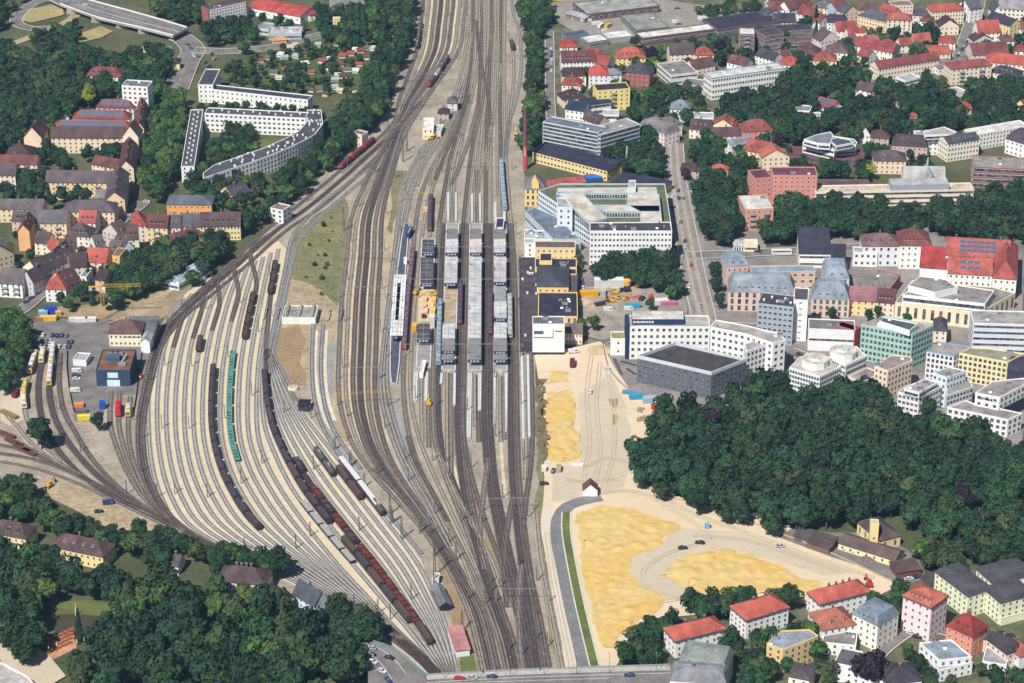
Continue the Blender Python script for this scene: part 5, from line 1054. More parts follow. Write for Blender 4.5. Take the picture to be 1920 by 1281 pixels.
# ---- chapel and the houses at the lower right
tile(3, 3)
H((748,128),(808,130),5,15,'f',wall=(252,220,150),rc=(220,214,200),lab='square tan chapel tower in the forest clearing',name='chapel_tower',fl=1,ww=.8)
H((812,246),(966,206),19,6,'h',4.5,(250,216,150),(104,86,88),'tan chapel with brown hipped roof behind its tower',name='chapel',fl=1,sp=4,ww=1.2,wh=3,ch=0)
H((512,258),(925,388),10,4,'g',2.4,(252,230,176),(112,92,88),'long low cemetery building with brown roof',name='cemetery_building',fl=1,sp=4,ch=0)
H((285,255),(445,303),10,3.6,'s',1,(110,86,78),(98,86,86),'dark brown timber shed left of the long cemetery building',name='timber_shed',fl=0,ch=0)
H((192,205),(300,232),7,3,'s',.8,(96,84,80),(104,96,96),'small dark open shed at the forest corner',name='timber_shed',fl=0,ch=0)
H((942,478),(1115,452),9,3.2,'s',.6,(110,70,66),(110,84,82),'brown carport sheltering parked cars below the cemetery',name='carport',fl=0,ch=0)
H((1165,575),(1350,540),8,4,'s',1,(120,104,100),(92,84,86),'dark garage roof behind the yellow-green complex',name='garage',fl=0,ch=0)
H((380,706),(746,612),11,9,'h',4,WHITE,(230,104,80),'long white house with orange-red hipped roof beside the sand field, rightmost of three',eave=(86,104,130),name='apartment_house',fl=3,ch=4,iw=True)
H((395,898),(645,852),15,9,'h',5.5,WHITE,(208,116,88),'white villa with terracotta roof left of the blue mansard house',name='villa',fl=3,dm=2,sk=1,iw=True)
H((615,780),(800,868),15,13,'m',5,(246,240,228),(128,146,170),'cream town villa with blue-grey metal mansard roof',name='villa',fl=4,dm=4,ch=0,iw=True)
H((985,642),(1190,729),13,18,'h',4,(238,214,220),(226,112,82),'tall pink tower house with orange roof and five dormers',name='tower_house',fl=5,dm=5,eave=(120,90,96),ch=0,iw=True,sp=3)
H((1300,864),(1490,948),12,12,'h',6.5,(216,136,100),(172,54,50),'red brick villa with crimson roof right of the pink tower',name='villa',fl=4,dm=2,ch=2,iw=True)
H((1455,656),(1628,602),24,11,'m',3,(242,244,200),(88,86,96),'yellow-green apartment house with dark roof and skylights, left wing',name='apartment_house',fl=4,ch=0,sk=3,iw=True)
H((1692,703),(1935,640),13,11,'m',3,(242,242,196),(88,86,98),'yellow-green apartment house with dark roof, front wing at right edge',name='apartment_house',fl=4,ch=0,sk=4,iw=True)
H((1640,566),(1940,495),14,11,'m',3,(242,244,206),(90,88,98),'yellow-green apartment house, rear wing with dark roof by the forest',name='apartment_house',fl=4,ch=0,sk=4)
H((1700,810),(1950,740),8,4,'f',wall=(238,240,200),rc=(170,168,150),lab='low yellow-green garage terrace in front of the right wing',name='garage',fl=0)
H((1735,1075),(1855,1035),14,9,'m',4,(252,224,204),(84,74,86),'peach house with dark mansard roof at the lower right edge',fl=3,dm=2,ch=1)
H((1830,1090),(1920,1060),12,8,'h',4,(226,226,232),(226,120,90),'house with red roof cut by the lower right edge',fl=2)
block([(1102,990),(1245,1118),(1482,1092),(1332,966)],9,(246,246,246),(160,176,196),'white house with blue-grey flat roof below the pink tower',name='apartment_house',fl=3,sp=3,hv=2)
H((1245,1190),(1490,1130),14,6,'f',wall=(244,244,246),rc=(170,170,180),lab='white flat hall with grey terrace at the bottom right',name='apartment_house',fl=2,sp=3)
H((615,1190),(838,1258),15,9,'g',1.8,(240,240,244),(90,80,96),'white house with flat-pitched dark roof at the bottom edge',name='apartment_house',fl=3,ch=2)
H((870,1290),(1120,1260),14,8,'h',3,(230,228,232),(80,74,90),'dark hipped roof cut by the bottom edge',name='apartment_house',fl=2)
H((480,1135),(635,1168),13,9,'f',wall=(236,236,240),rc=(120,116,124),lab='narrow white house with dark flat roof left of the bottom white house',name='apartment_house',fl=3)
block([(-10,995),(110,1040),(252,990),(366,938),(300,892),(100,902)],12,(222,184,108),(164,172,188),'ochre historic villa with blue-grey roof terrace',name='villa',fl=4,sp=2.6,hv=2,iw=True)
H((640,885),(720,880),8,4,'s',.6,(220,224,230),(150,160,176),'small grey glass annex between terracotta and blue roofs',name='annex',fl=1,ch=0)
tile(2, 3)
H((1190,974),(1553,884),11,9,'h',4,WHITE,(230,104,80),'long white house with orange-red hipped roof, leftmost of three by the sand field',eave=(86,104,130),name='apartment_house',fl=3,ch=3,iw=True)
H((1706,822),(2015,728),13,10,'h',4.5,WHITE,(230,102,78),'white house with orange-red hipped roof, middle one of three by the sand field',eave=(86,104,130),name='apartment_house',fl=4,ch=2,iw=True)
H((1205,1140),(1560,1195),16,12,'m',4,(244,236,220),(150,160,158),'cream house with grey-green mansard roof at the bottom right',name='apartment_house',fl=4,dm=3,sk=3,ch=0)
H((1150,1262),(1560,1290),12,11,'m',4,(240,236,230),(150,152,164),'grey mansard roof with a row of skylights cut by the bottom edge',name='apartment_house',fl=3,sk=6,ch=1)
tile(0, 1)
H((-70,602),(28,612),14,9,'g',5,(250,214,120),DGREY,'yellow-walled house cut by the left edge beside dark roofs',name='row_house')
H((480,566),(560,560),12,9,'g',5,WHITE,BROWN,'white house with grey-brown roof between the two orange-red roofs',name='row_house',dm=1)
H((690,790),(762,800),12,8,'g',4,(222,170,140),DBROWN,'brown house with slim rose end beside the conifers',name='row_house')
H((700,560),(770,545),12,9,'g',5,(206,214,206),(112,104,110),'pale green house with grey roof on the left side of the street',name='row_house',dm=2)
H((250,520),(345,530),11,8,'g',5,(226,206,186),(104,88,92),'brown court house behind the row with the cream gable',name='row_house')
tile(3, 3)
H((1560,1122),(1735,1152),12,6,'f',wall=(226,226,230),rc=(176,176,184),lab='grey terrace roof right of the white flat hall',name='apartment_house',fl=2)
H((395,985),(640,1010),11,6,'f',wall=WHITE,rc=(150,140,140),lab='white terrace house below the terracotta villa',name='apartment_house',fl=2,hv=2)
H((1640,1010),(1720,985),10,7,'h',3,(246,222,200),(92,84,96),'small peach house left of the dark mansard house',fl=2)
H((150,1230),(300,1260),11,8,'h',3,(232,224,212),(104,96,102),'grey hipped roof at the bottom edge below the ochre villa',name='apartment_house',fl=2)
# ================================================================== station platforms
M_PLAT = GM('platform_asphalt', (186,180,174), (160,154,150), .1, .8)
M_PLATD = GM('platform_dark', (104,104,124), (84,86,108), .1, .8)
M_EDGE = mat('platform_edge', rgb((214,218,220), .8), var=.1)
def platform(name, pts, lab, m=None, h=.8):
    P = [G(x, y, h)[:2] for x, y in pts]; c = sum(P)/len(P); e = empty(name, (*c, 0), 0, lab, 'platform'); L = [p-c for p in P]
    ar = sum(L[i][0]*L[(i+1)%len(L)][1]-L[(i+1)%len(L)][0]*L[i][1] for i in range(len(L)))
    if ar < 0: L = L[::-1]
    FOOT.append(np.array(P)); b = MB(); b.prism(L, -.3, h, M_CONC, m or M_PLAT); b.build('slab', e)
    b = MB(); n = len(L)
    for i in range(n):
        a, d = L[i], L[(i+1)%n]; v = d-a; ln = np.hypot(*v); nn = np.array([-v[1], v[0]])/ln
        b.face([(*(a+nn*.15),h+.012),(*(d+nn*.15),h+.012),(*(d+nn*.7),h+.012),(*(a+nn*.7),h+.012)], M_EDGE)
    b.build('edge_line', e); return e
def canopy(name, secs, lab, z=5.6):
    c = G(secs[0][0], secs[0][4], z)[:2]; e = empty(name, (*c, 0), 0, lab, 'platform roof')
    for s in secs:
        xl0, xr0, xl1, xr1, y0, y1, colr, end = s[:8]; dz = s[8] if len(s) > 8 else 0
        P = [G(xl1, y1, z+dz)[:2]-c, G(xr1, y1, z+dz)[:2]-c, G(xr0, y0, z+dz)[:2]-c, G(xl0, y0, z+dz)[:2]-c]
        FOOT.append(np.array([p+c for p in P])); m = RM(colr)
        b = MB(); b.prism(P, z+dz-.4, z+dz, WM((150,150,156)), m); r = b.build('roof_section', e)
        v = P[2]-P[1]; ln = np.hypot(*v); n = max(2, int(ln/9))
        for k in range(n):
            t = (k+.5)/n; mid = (P[0]+P[1])/2*(1-t)+(P[2]+P[3])/2*t
            link('column', shared('canopy_column', lambda g: (g.tube((0,0,0),(0,0,4.7),.16,.14,M_METAL,8), g.extrude_y([(-2.6,5.15),(-.1,4.2),(.1,4.2),(2.6,5.15)],-.12,.12,M_METAL))), e, (mid[0], mid[1], .6+dz))
        for t in ([.5] if ln > 14 else []):
            a_, b__ = (P[0]+P[1])/2, (P[2]+P[3])/2; g = MB(); v2 = (b__-a_)/np.hypot(*(b__-a_)); n2 = np.array([-v2[1], v2[0]])*.1
            g.prism([a_+v2-n2, b__-v2-n2, b__-v2+n2, a_+v2+n2], z+dz, z+dz+.14, M_METAL); g.build('gutter', e)
        g = MB(); nsm = max(2, int(ln/5))
        for k in range(1, nsm):
            t = k/nsm; a, d = P[0]*(1-t)+P[3]*t, P[1]*(1-t)+P[2]*t; v1 = (P[3]-P[0])/np.hypot(*(P[3]-P[0]))*.12
            g.prism([a-v1, d-v1, d+v1, a+v1], z+dz, z+dz+.09, M_METAL)
        g.build('roof_seams', e, kind='stuff')
        if end:
            g = MB(); a, d = P[0], P[1]; v = (d-a); nn = np.array([v[1], -v[0]])/np.hypot(*v)
            q0, q1 = a+nn*.05, d+nn*.05
            g.prism([q0, q1, q1-nn*.3, q0-nn*.3], z+dz-2.3, z+dz-.41, WM((34,46,84))); g.build('end_wall', e)
            for t in (.25, .5, .75):
                g = MB(); p = q0+v*(t-.09)+nn*.03; s_ = q0+v*(t+.09)+nn*.03
                g.face([(*p,z+dz-2.0),(*s_,z+dz-2.0),(*s_,z+dz-.9),(*p,z+dz-.9)], WM((150,160,180))); g.build('end_opening', e)
    return e
SB = (136,128,128); SLT = (214,212,216); SBG = (226,208,202); SPK = (222,206,210); SGR = (170,170,172); SDK = (92,84,90); SNV = (74,80,98); SGB = (150,144,146)
canopy('platform_canopy', [(792,814,791,814,450,473,SNV,1),(789,813,788,812,483,531,SDK,1),(783,806,781,806,607,635,SDK,1)], 'dark brown platform roof in three pieces beside the building pit')
canopy('platform_canopy', [(837,859,837,859,430,447.5,SB,0,-.8),(836,859,835,859,448,473,SLT,1),(834,858,833,857,481.5,530,SLT,1),(830,853,829,853,607,634.5,SLT,0),(829,853,828,853,635,656,SGB,1),(828,852,828,852,664,673,SGB,1,-.5)], 'pale grey platform roof interrupted by a trench, leftmost pale one')
canopy('platform_canopy', [(881,903,881,903,430,447.5,SB,0,-.8),(881,903,881,903,448,473,SBG,1),(880,903,878,902,481.5,634,SLT,0),(878,902,877,902,634.5,673,SGB,1)], 'longest pale grey platform roof, middle of the three pale ones')
canopy('platform_canopy', [(927,948,926,948,430,447.5,SB,0,-.8),(926,948,926,948,448,473,SLT,1),(926,949,926,949,481.5,528,SPK,1),(927,949,927,949,537,564,SGR,0,-1.2),(926,950,926,950,565,596,SLT,1),(926,950,926,950,604.5,634,SLT,0),(926,950,926,951,634.5,657,SGB,1),(926,951,926,951,664,673,SGB,1,-.5)], 'stepped pale and pinkish platform roof, rightmost of the pale ones')
platform('platform', [(790,446),(817,446),(808,690),(779,690)], 'platform under the dark brown canopy')
platform('platform', [(836,418),(861,418),(855,694),(827,694)], 'platform under the leftmost pale canopy')
platform('platform', [(880,418),(905,418),(904,694),(876,694)], 'platform under the middle pale canopy')
platform('platform', [(926,418),(950,418),(952,694),(925,694)], 'platform under the rightmost pale canopy')
for i, (x0, x1, x2, x3, y0, y1, lab) in enumerate([(776,784,774,782,696,752,'left strip platform south of the dark canopy'),(797,803,795,801,696,752,'right strip platform south of the dark canopy'),(826,831,824,829,698,720,'short strip platform left of the bay tracks'),(850,855,849,854,698,760,'strip platform right of the first bay tracks'),(877,885,875,883,698,822,'left strip platform south of the middle pale canopy'),(896,903,896,902,698,770,'right strip platform south of the middle pale canopy'),(925,930,925,929,698,798,'left strip platform south of the rightmost pale canopy'),(946,952,947,951,698,812,'right strip platform south of the rightmost pale canopy'),(976,981,979,984,664,824,'left of two thin platforms beside the rightmost siding'),(987,992,990,995,664,820,'right of two thin platforms beside the rightmost siding'),(838,843,838,842,360,416,'left strip platform north of the first pale canopy'),(853,857,853,857,360,416,'right strip platform north of the first pale canopy'),(883,887,883,887,362,416,'left strip platform north of the middle pale canopy'),(898,902,898,902,362,416,'right strip platform north of the middle pale canopy'),(926,931,926,931,378,416,'left strip platform north of the rightmost pale canopy'),(943,948,943,948,378,416,'right strip platform north of the rightmost pale canopy')]):
    platform('platform_strip', [(x0,y0),(x1,y0),(x3,y1),(x2,y1)], lab, GM('platform_pale', (206,212,212), (186,190,190), .1, .8))
platform('platform', [(757,418),(769,418),(766,445),(762,500),(757,560),(753,620),(750,680),(745,719),(733,719),(730,700),(730,660),(733,600),(742,520),(752,445)], 'new dark asphalt platform under the long white canopy', M_PLATD)
wc = canopy('platform_canopy', [(739,746,731,739,515,629,(248,248,248),0),(753,762,745,755,515,629,(248,248,248),0),(746,753,744.5,751,515,530,(248,248,248),0),(741.5,748,739,745.5,600,629,(248,248,248),1)], 'long bright white canopy with a dark slot along its middle')
tile(1, 1)
H((1075,652),(1098,652),4,3.4,'f',wall=(236,240,240),rc=(240,244,244),lab='small white lift house on the new dark platform',name='lift_house',fl=1,ws='r',zb=.8)
H((1088,455),(1116,457),10,4,'f',wall=(40,60,104),rc=(150,160,176),lab='blue stair house at the head of the new dark platform',name='stair_house',fl=0)
tile(1, 2)
H((1188,235),(1216,236),16,3.2,'f',wall=(236,236,238),rc=(242,242,244),lab='white site cabin between the two strip platforms',name='site_cabin',fl=1,sp=3)
tile(1, 1)
H((1742,415),(1800,416),15,4,'f',wall=(206,210,216),rc=(64,64,92),lab='dark oval-roofed stair cover at the head of the rightmost canopy',name='stair_house',fl=0)
# ================================================================== rolling stock
def bogies(e, L, x=None, w=1.1):
    def f(g):
        g.box(-1.3,-1.05,.45,1.3,-.85,.85,M_DARK); g.box(-1.3,.85,.45,1.3,1.05,.85,M_DARK); g.box(-.3,-1.0,.5,.3,1.0,.8,M_DARK)
        for sx in (-.9,.9):
            for sy in (-.82,.72): g.tube((sx,sy,.46),(sx,sy+.12,.46),.45,.45,M_RUBBER if False else M_DARK,10)
    for s in (-1, 1): link('bogie', shared('bogie', f), e, (s*(L/2-2.6), 0, 0))
def rounded(hw, z0, z1, r, n=4):
    p = [(-hw, z0), (-hw, z1-r)]
    for k in range(1, n): t = math.pi/2*k/n; p.append((-hw+r*1.6*(1-math.cos(t)), z1-r+r*math.sin(t)))
    p2 = [(-y, z) for y, z in reversed(p)]
    top = [(-hw+r*1.6, z1), (hw-r*1.6, z1)]
    return p + top + p2
def wagon(kind):
    L = {'hopper':14,'brown':16,'open':14,'redopen':14,'tank':14,'silver':14,'flat':20,'lowflat':15,'coil':12,'coach':26,'loco':17,'emured':26,'emugrey':26,'emublue':26,'emupale':26,'emudark':26,'measure':24,'yellow':14,'cream':15,'redbus':13,'yellowbus':11}[kind]
    e = empty('wagon', (0,0,-500), 0)
    def body(nm, sec, x0, x1, m): g = MB(); g.extrude_x(sec, x0, x1, m); return g.build(nm, e)
    if kind in ('hopper', 'brown', 'redopen', 'open'):
        colr = {'hopper':(78,66,74),'brown':(92,74,70),'redopen':(128,54,54),'open':(74,60,66)}[kind]; m = SM(colr)
        body('frame', [(-1.2,.9),(1.2,.9),(1.2,1.2),(-1.2,1.2)], -L/2+.5, L/2-.5, M_DARK)
        if kind in ('hopper', 'brown'):
            body('body', rounded(1.45,1.2,3.9,.7), -L/2+.7, L/2-.7, m)
            for i in range(5):
                g = MB(); x = -L/2+1.6+i*(L-3.2)/4; g.box(x-.08,-1.53,1.25,x+.08,1.53,3.15,m); g.build('rib', e)
            g = MB(); g.box(-L/2+1.5,-.3,3.9,L/2-1.5,.3,4.0,SM(tuple(v+16 for v in colr))); g.build('roof_walk', e)
        else:
            g = MB(); a = L/2-.7
            g.box(-a,-1.45,1.2,a,-1.33,3.0,m); g.box(-a,1.33,1.2,a,1.45,3.0,m); g.box(-a,-1.33,1.2,-a+.12,1.33,3.0,m); g.box(a-.12,-1.33,1.2,a,1.33,3.0,m); g.build('side_wall', e)
            g = MB(); g.box(-a+.12,-1.33,1.2,a-.12,1.33,1.5,M_DARK)
            for i in range(4): x = -a+1.6+i*(2*a-3.2)/3; g.box(x-1.2,-1.1,1.5,x+1.2,1.1,2.2+.5*(i%2),SM((126,66,62) if kind == 'redopen' else (98,80,78)))
            g.build('load', e)
        g = MB(); g.box(-L/2,-.95,.95,-L/2+.5,-.6,1.25,M_DARK); g.box(-L/2,.6,.95,-L/2+.5,.95,1.25,M_DARK); g.box(L/2-.5,-.95,.95,L/2,-.6,1.25,M_DARK); g.box(L/2-.5,.6,.95,L/2,.95,1.25,M_DARK); g.build('buffer', e)
    elif kind in ('tank', 'silver'):
        m = SM((96,92,92) if kind == 'tank' else (196,200,206))
        body('frame', [(-1.2,.9),(1.2,.9),(1.2,1.2),(-1.2,1.2)], -L/2+.5, L/2-.5, M_DARK)
        g = MB(); g.tube((-L/2+1.3,0,2.65),(L/2-1.3,0,2.65),1.4,1.4,m,16); g.tube((-L/2+.9,0,2.65),(-L/2+1.3,0,2.65),.8,1.4,m,16); g.tube((L/2-1.3,0,2.65),(L/2-.9,0,2.65),1.4,.8,m,16); g.build('tank', e, smooth=False)
        g = MB(); g.tube((0,0,3.9),(0,0,4.4),.4,.4,SM((216,206,150)),10); g.build('dome', e)
        g = MB(); g.box(-2,-.35,4.05,2,.35,4.12,M_METAL); g.build('walkway', e)
    elif kind in ('flat', 'lowflat'):
        m = SM((104,166,156) if kind == 'flat' else (84,66,70))
        g = MB(); g.box(-L/2+.4,-1.4,1.0,L/2-.4,1.4,1.35,m); g.build('deck', e)
        g = MB()
        for s in (-1, 1): g.box(-L/2+.4,s*1.4-.06,1.35,L/2-.4,s*1.4+.06,1.75,m)
        g.build('side_rail', e)
        for i in range(7):
            x = -L/2+1.2+i*(L-2.4)/6; g = MB(); g.box(x-.12,-1.45,1.35,x+.12,1.45,2.1 if kind == 'flat' else 1.6,m); g.build('cross_rib', e)
        if kind == 'flat':
            g = MB()
            for i in range(5): x = -L/2+3+i*(L-6)/4; g.box(x-.5,-.8,1.36,x+.5,.8,1.55,M_DARK)
            g.build('wheel_chock', e, kind='stuff')
    elif kind == 'coil':
        g = MB(); g.box(-L/2+.4,-1.4,1.0,L/2-.4,1.4,1.6,M_DARK); g.build('deck', e)
        for i in range(4):
            x = -L/2+1.8+i*(L-3.6)/3; g = MB(); g.extrude_y([(x-1.1,1.6),(x+1.1,1.6),(x+.6,2.5),(x-.6,2.5)],-1.2,1.2,SM((190,186,182))); g.build('cover', e)
    elif kind == 'coach':
        body('body', rounded(1.42,1.0,3.6,.3), -L/2+.3, L/2-.3, SM((120,64,74))); body('roof', [(-1.4,3.4),(-1.1,3.85),(1.1,3.85),(1.4,3.4)], -L/2+.3, L/2-.3, SM((232,236,240)))
        for s in (-1, 1):
            g = MB(); g.face([(-L/2+2,s*1.44,2.1),(L/2-2,s*1.44,2.1),(L/2-2,s*1.44,2.9),(-L/2+2,s*1.44,2.9)], M_GLASS); g.build('window_band', e)
    elif kind == 'loco':
        body('body', [(-1.5,1.0),(1.5,1.0),(1.5,3.2),(1.15,3.8),(-1.15,3.8),(-1.5,3.2)], -L/2+.8, L/2-.8, SM((168,38,48)))
        for s in (-1, 1):
            g = MB(); x = s*(L/2-.8); g.extrude_y([(x,1.0),(x+s*.7,1.3),(x+s*.5,2.3),(x,3.5)][::s],-1.4,1.4,SM((172,40,50))); g.build('cab_nose', e)
            g = MB(); g.face([(x+s*.56,-1.2,2.35),(x+s*.56,1.2,2.35),(x+s*.16,1.1,3.3),(x+s*.16,-1.1,3.3)], M_GLASS); g.build('windscreen', e)
        g = MB(); g.box(-5,-.9,3.8,5,.9,4.15,SM((110,100,106))); g.build('roof_gear', e)
        for s in (-1, 1):
            g = MB(); g.box(s*4.6-.9,-.7,4.15,s*4.6+.9,-.6,4.35,M_DARK); g.box(s*4.6-.9,.6,4.15,s*4.6+.9,.7,4.35,M_DARK); g.box(s*4.6-.1,-.8,4.35,s*4.6+.1,.8,4.45,M_DARK); g.build('pantograph', e)
    elif kind.startswith('emu') or kind in ('measure', 'yellow', 'cream', 'redbus', 'yellowbus'):
        bc, rcol = {'emured':((196,30,60),(128,116,132)),'emugrey':((150,164,176),(150,164,172)),'emublue':((150,176,206),(168,188,204)),'emupale':((196,206,190),(196,208,206)),'emudark':((150,46,66),(96,92,112)),'measure':((250,190,70),(236,238,240)),'yellow':((250,196,60),(246,214,120)),'cream':((244,236,206),(244,236,206)),'redbus':((216,34,62),(222,44,70)),'yellowbus':((246,190,60),(236,226,206))}[kind]
        body('body', rounded(1.42,.9,3.5,.35), -L/2+.25, L/2-.25, SM(bc)); body('roof', [(-1.22,3.42),(-.95,3.82),(.95,3.82),(1.22,3.42)], -L/2+.6, L/2-.6, SM(rcol))
        for s in (-1, 1):
            g = MB(); g.face([(-L/2+1.6,s*1.44,1.9),(L/2-1.6,s*1.44,1.9),(L/2-1.6,s*1.44,2.75),(-L/2+1.6,s*1.44,2.75)], M_GLASS); g.build('window_band', e)
            g = MB(); x = s*(L/2-.22); g.face([(x,-1.05,2.0),(x,1.05,2.0),(x,.95,3.0),(x,-.95,3.0)], M_GLASS); g.build('windscreen', e)
        for i in range(4 if L > 20 else 2):
            g = MB(); x = -L/2+3+i*(L-6)/((4 if L > 20 else 2)-1); g.box(x-1.1,-.75,3.8,x+1.1,.75,4.12,SM(tuple(int(v*.86) for v in rcol))); g.build('roof_unit', e)
    bogies(e, L); return e, L
WT = {}
def nearest_path(a, b):
    best = None
    for k, p in PATH.items():
        d = np.min(np.hypot(*(p-a).T)) + np.min(np.hypot(*(p-b).T))
        if best is None or d < best[0]: best = (d, k)
    return best[1]
def train(p0, p1, kinds, lab, cat='wagon', nm='freight_wagon', key=None, last=None, gap=.9, z=.58, n=None):
    "wagons from p0 (upper end in the photo) to p1 (lower end); kinds repeat"
    a, b = G(*p0)[:2], G(*p1)[:2]; key = key or nearest_path(a, b); p = PATH[key]
    s = np.concatenate([[0], np.cumsum(np.hypot(*(p[1:]-p[:-1]).T))])
    def arc(q_):
        i = int(np.argmin(np.hypot(*(p-q_).T))); t = p[min(i+1,len(p)-1)]-p[max(i-1,0)]; t = t/np.hypot(*t); return s[i]+float((q_-p[i])@t)
    sa, sb = arc(a), arc(b); sg = 1 if sb > sa else -1; pos = sa; out = []; tot = abs(sb-sa); i = 0
    def at(u):
        u = min(max(u, 0), s[-1]-.01); j = int(np.searchsorted(s, u))-1; j = max(0, min(j, len(p)-2)); t = (u-s[j])/(s[j+1]-s[j]); return p[j]*(1-t)+p[j+1]*t
    while True:
        k = kinds[i % len(kinds)]
        if k not in WT: WT[k] = (*wagon(k), )
        src, L = WT[k]
        if (n and i >= n) or (not n and i and abs(pos-sa)+L*.6 > tot): break
        f, r = at(pos+sg*2), at(pos+sg*(L-2)); c = (f+r)/2; v = f-r
        out.append((k, c, math.atan2(v[1], v[0]))); pos += sg*(L+gap); i += 1
    N = len(out)
    for i, (k, c, rz) in enumerate(out):
        src, L = WT[k]
        w_ = {'loco':'locomotive'}.get(k, nm)
        o = dup(src, tree_of(src), (*c, z), rz, (lab % (ORD[min(i,19)])) if '%s' in lab else lab, cat if k != 'loco' else 'locomotive', None)
        o.name = w_
    return key
train((410,694),(499,1010), ['hopper'], '%s wagon from the top of the dark brown train on the sand yard', key='ya7')
train((446,664),(449,884), ['flat'], '%s green flat wagon from the top of the turquoise train', key='ya9', nm='flat_wagon')
train((471,556),(456,645), ['open'], '%s wagon from the top of the short dark train left of the upper throat', nm='open_wagon', key='ya10')
train((517,497),(504,552), ['open'], '%s wagon from the top of the dark pair at the upper yard edge', nm='open_wagon', key='ya12')
train((382,640),(379,658), ['brown'], 'single small brown wagon alone in the upper sand yard', n=1, key='ya5')
train((500,704),(632,996), ['hopper','hopper','hopper','brown'], '%s wagon from the top of the long dark train in the right yard', key='yb1')
train((650,1016),(764,1182), ['brown','hopper'], '%s wagon from the top of the brown train at the lower yard', key='yb1')
train((582,942),(662,1066), ['coil'], '%s hooded flat wagon from the top of the white-hatched train', nm='coil_wagon', key='yb0')
train((560,866),(672,1024), ['open','lowflat','redopen','open','redopen'], '%s wagon from the top of the red-brown train beside the dark one', nm='open_wagon', key='yb2')
train((678,1030),(812,1216), ['redopen','redopen','redopen','redopen','redopen','brown','lowflat','lowflat'], '%s wagon from the top of the red train running to the lower throat', nm='open_wagon', key='yb2')
train((598,848),(638,912), ['tank'], '%s tank wagon from the top of the short grey tank train', nm='tank_wagon', key='yb5')
train((637,884),(680,950), ['brown'], '%s brown van from the top left of the white coach', nm='covered_wagon', key='yb6')
train((645,868),(692,940), ['coach'], '%s coach from the top with a white roof at the right of the yard', nm='passenger_coach', cat='coach', key='yb7', n=2)
train((702,946),(716,976), ['tank'], 'single dark tank wagon right of the white-roofed coach', nm='tank_wagon', key='yb7', n=1)
train((703,268),(652,306), ['loco'], '%s red locomotive from the right of the three coupled at the trackside trees', key='lad0', n=3)
train((837,112),(812,158), ['tank','tank','silver','loco'], '%s vehicle from the top of the short tank train with red locomotive', nm='tank_wagon', n=4)
train((791,46),(778,98), ['tank'], '%s grey tank wagon from the top beside the upper trees', nm='tank_wagon', key='top0')
train((953,84),(953,112), ['brown'], 'dark covered wagon standing alone on the inner loop at the top', nm='covered_wagon', n=1)
train((773,474),(759,664), ['emured'], '%s car from the top of the long red train beside the white canopy', nm='railcar', cat='train car', key='east0', z=.62)
train((727,590),(722,640), ['emugrey'], '%s car from the top of the grey-blue train left of the white canopy', nm='railcar', cat='train car', key='west2')
train((827,572),(823,706), ['emublue'], '%s car from the top of the long light blue train beside the left pale canopy', nm='railcar', cat='train car', key='p1b')
train((862,538),(861,626), ['emudark'], '%s car from the top of the dark red train between the first two pale canopies', nm='railcar', cat='train car', key='p2a')
train((921,556),(920,642), ['emudark'], '%s car from the top of the red train between the middle and right canopies', nm='railcar', cat='train car', key='p3b')
train((956,562),(957,648), ['emupale'], '%s car from the top of the pale green train right of the canopies', nm='railcar', cat='train car', key='p4a')
train((940,308),(948,388), ['emublue'], '%s car from the top of the blue train arriving north of the right canopy', nm='railcar', cat='train car', key='p4ua')
track('stub', [(812,330),(808,370),(806,410),(805,446)], 'sandy', 'short stub track ending north of the dark canopy')
train((807,374),(805,444), ['emudark'], '%s car from the top of the dark red train north of the dark canopy', nm='railcar', cat='train car', key='stub')
train((68,668),(56,716), ['measure'], '%s white and yellow service car from the top in the depot, left track', nm='service_railcar', cat='train car', key='d0')
train((55,722),(80,778), ['yellow','cream'], '%s cream track machine unit from the top, curving left of the lone tree', nm='track_machine', cat='track machine', key='d0')
train((83,662),(77,692), ['cream'], 'cream service car in the middle of the depot tracks', nm='service_railcar', cat='train car', key='d1', n=1)
train((101,652),(93,700), ['measure'], '%s white and yellow service car from the top in the depot, right track', nm='service_railcar', cat='train car', key='d2', n=2)
train((223,764),(222,792), ['redbus'], 'bright red rail bus in front of the dark blue depot', nm='rail_bus', cat='train car', key='d5', n=1)
train((240,768),(239,796), ['yellowbus'], 'yellow and white track machine beside the red rail bus', nm='track_machine', cat='track machine', key='d6', n=1)
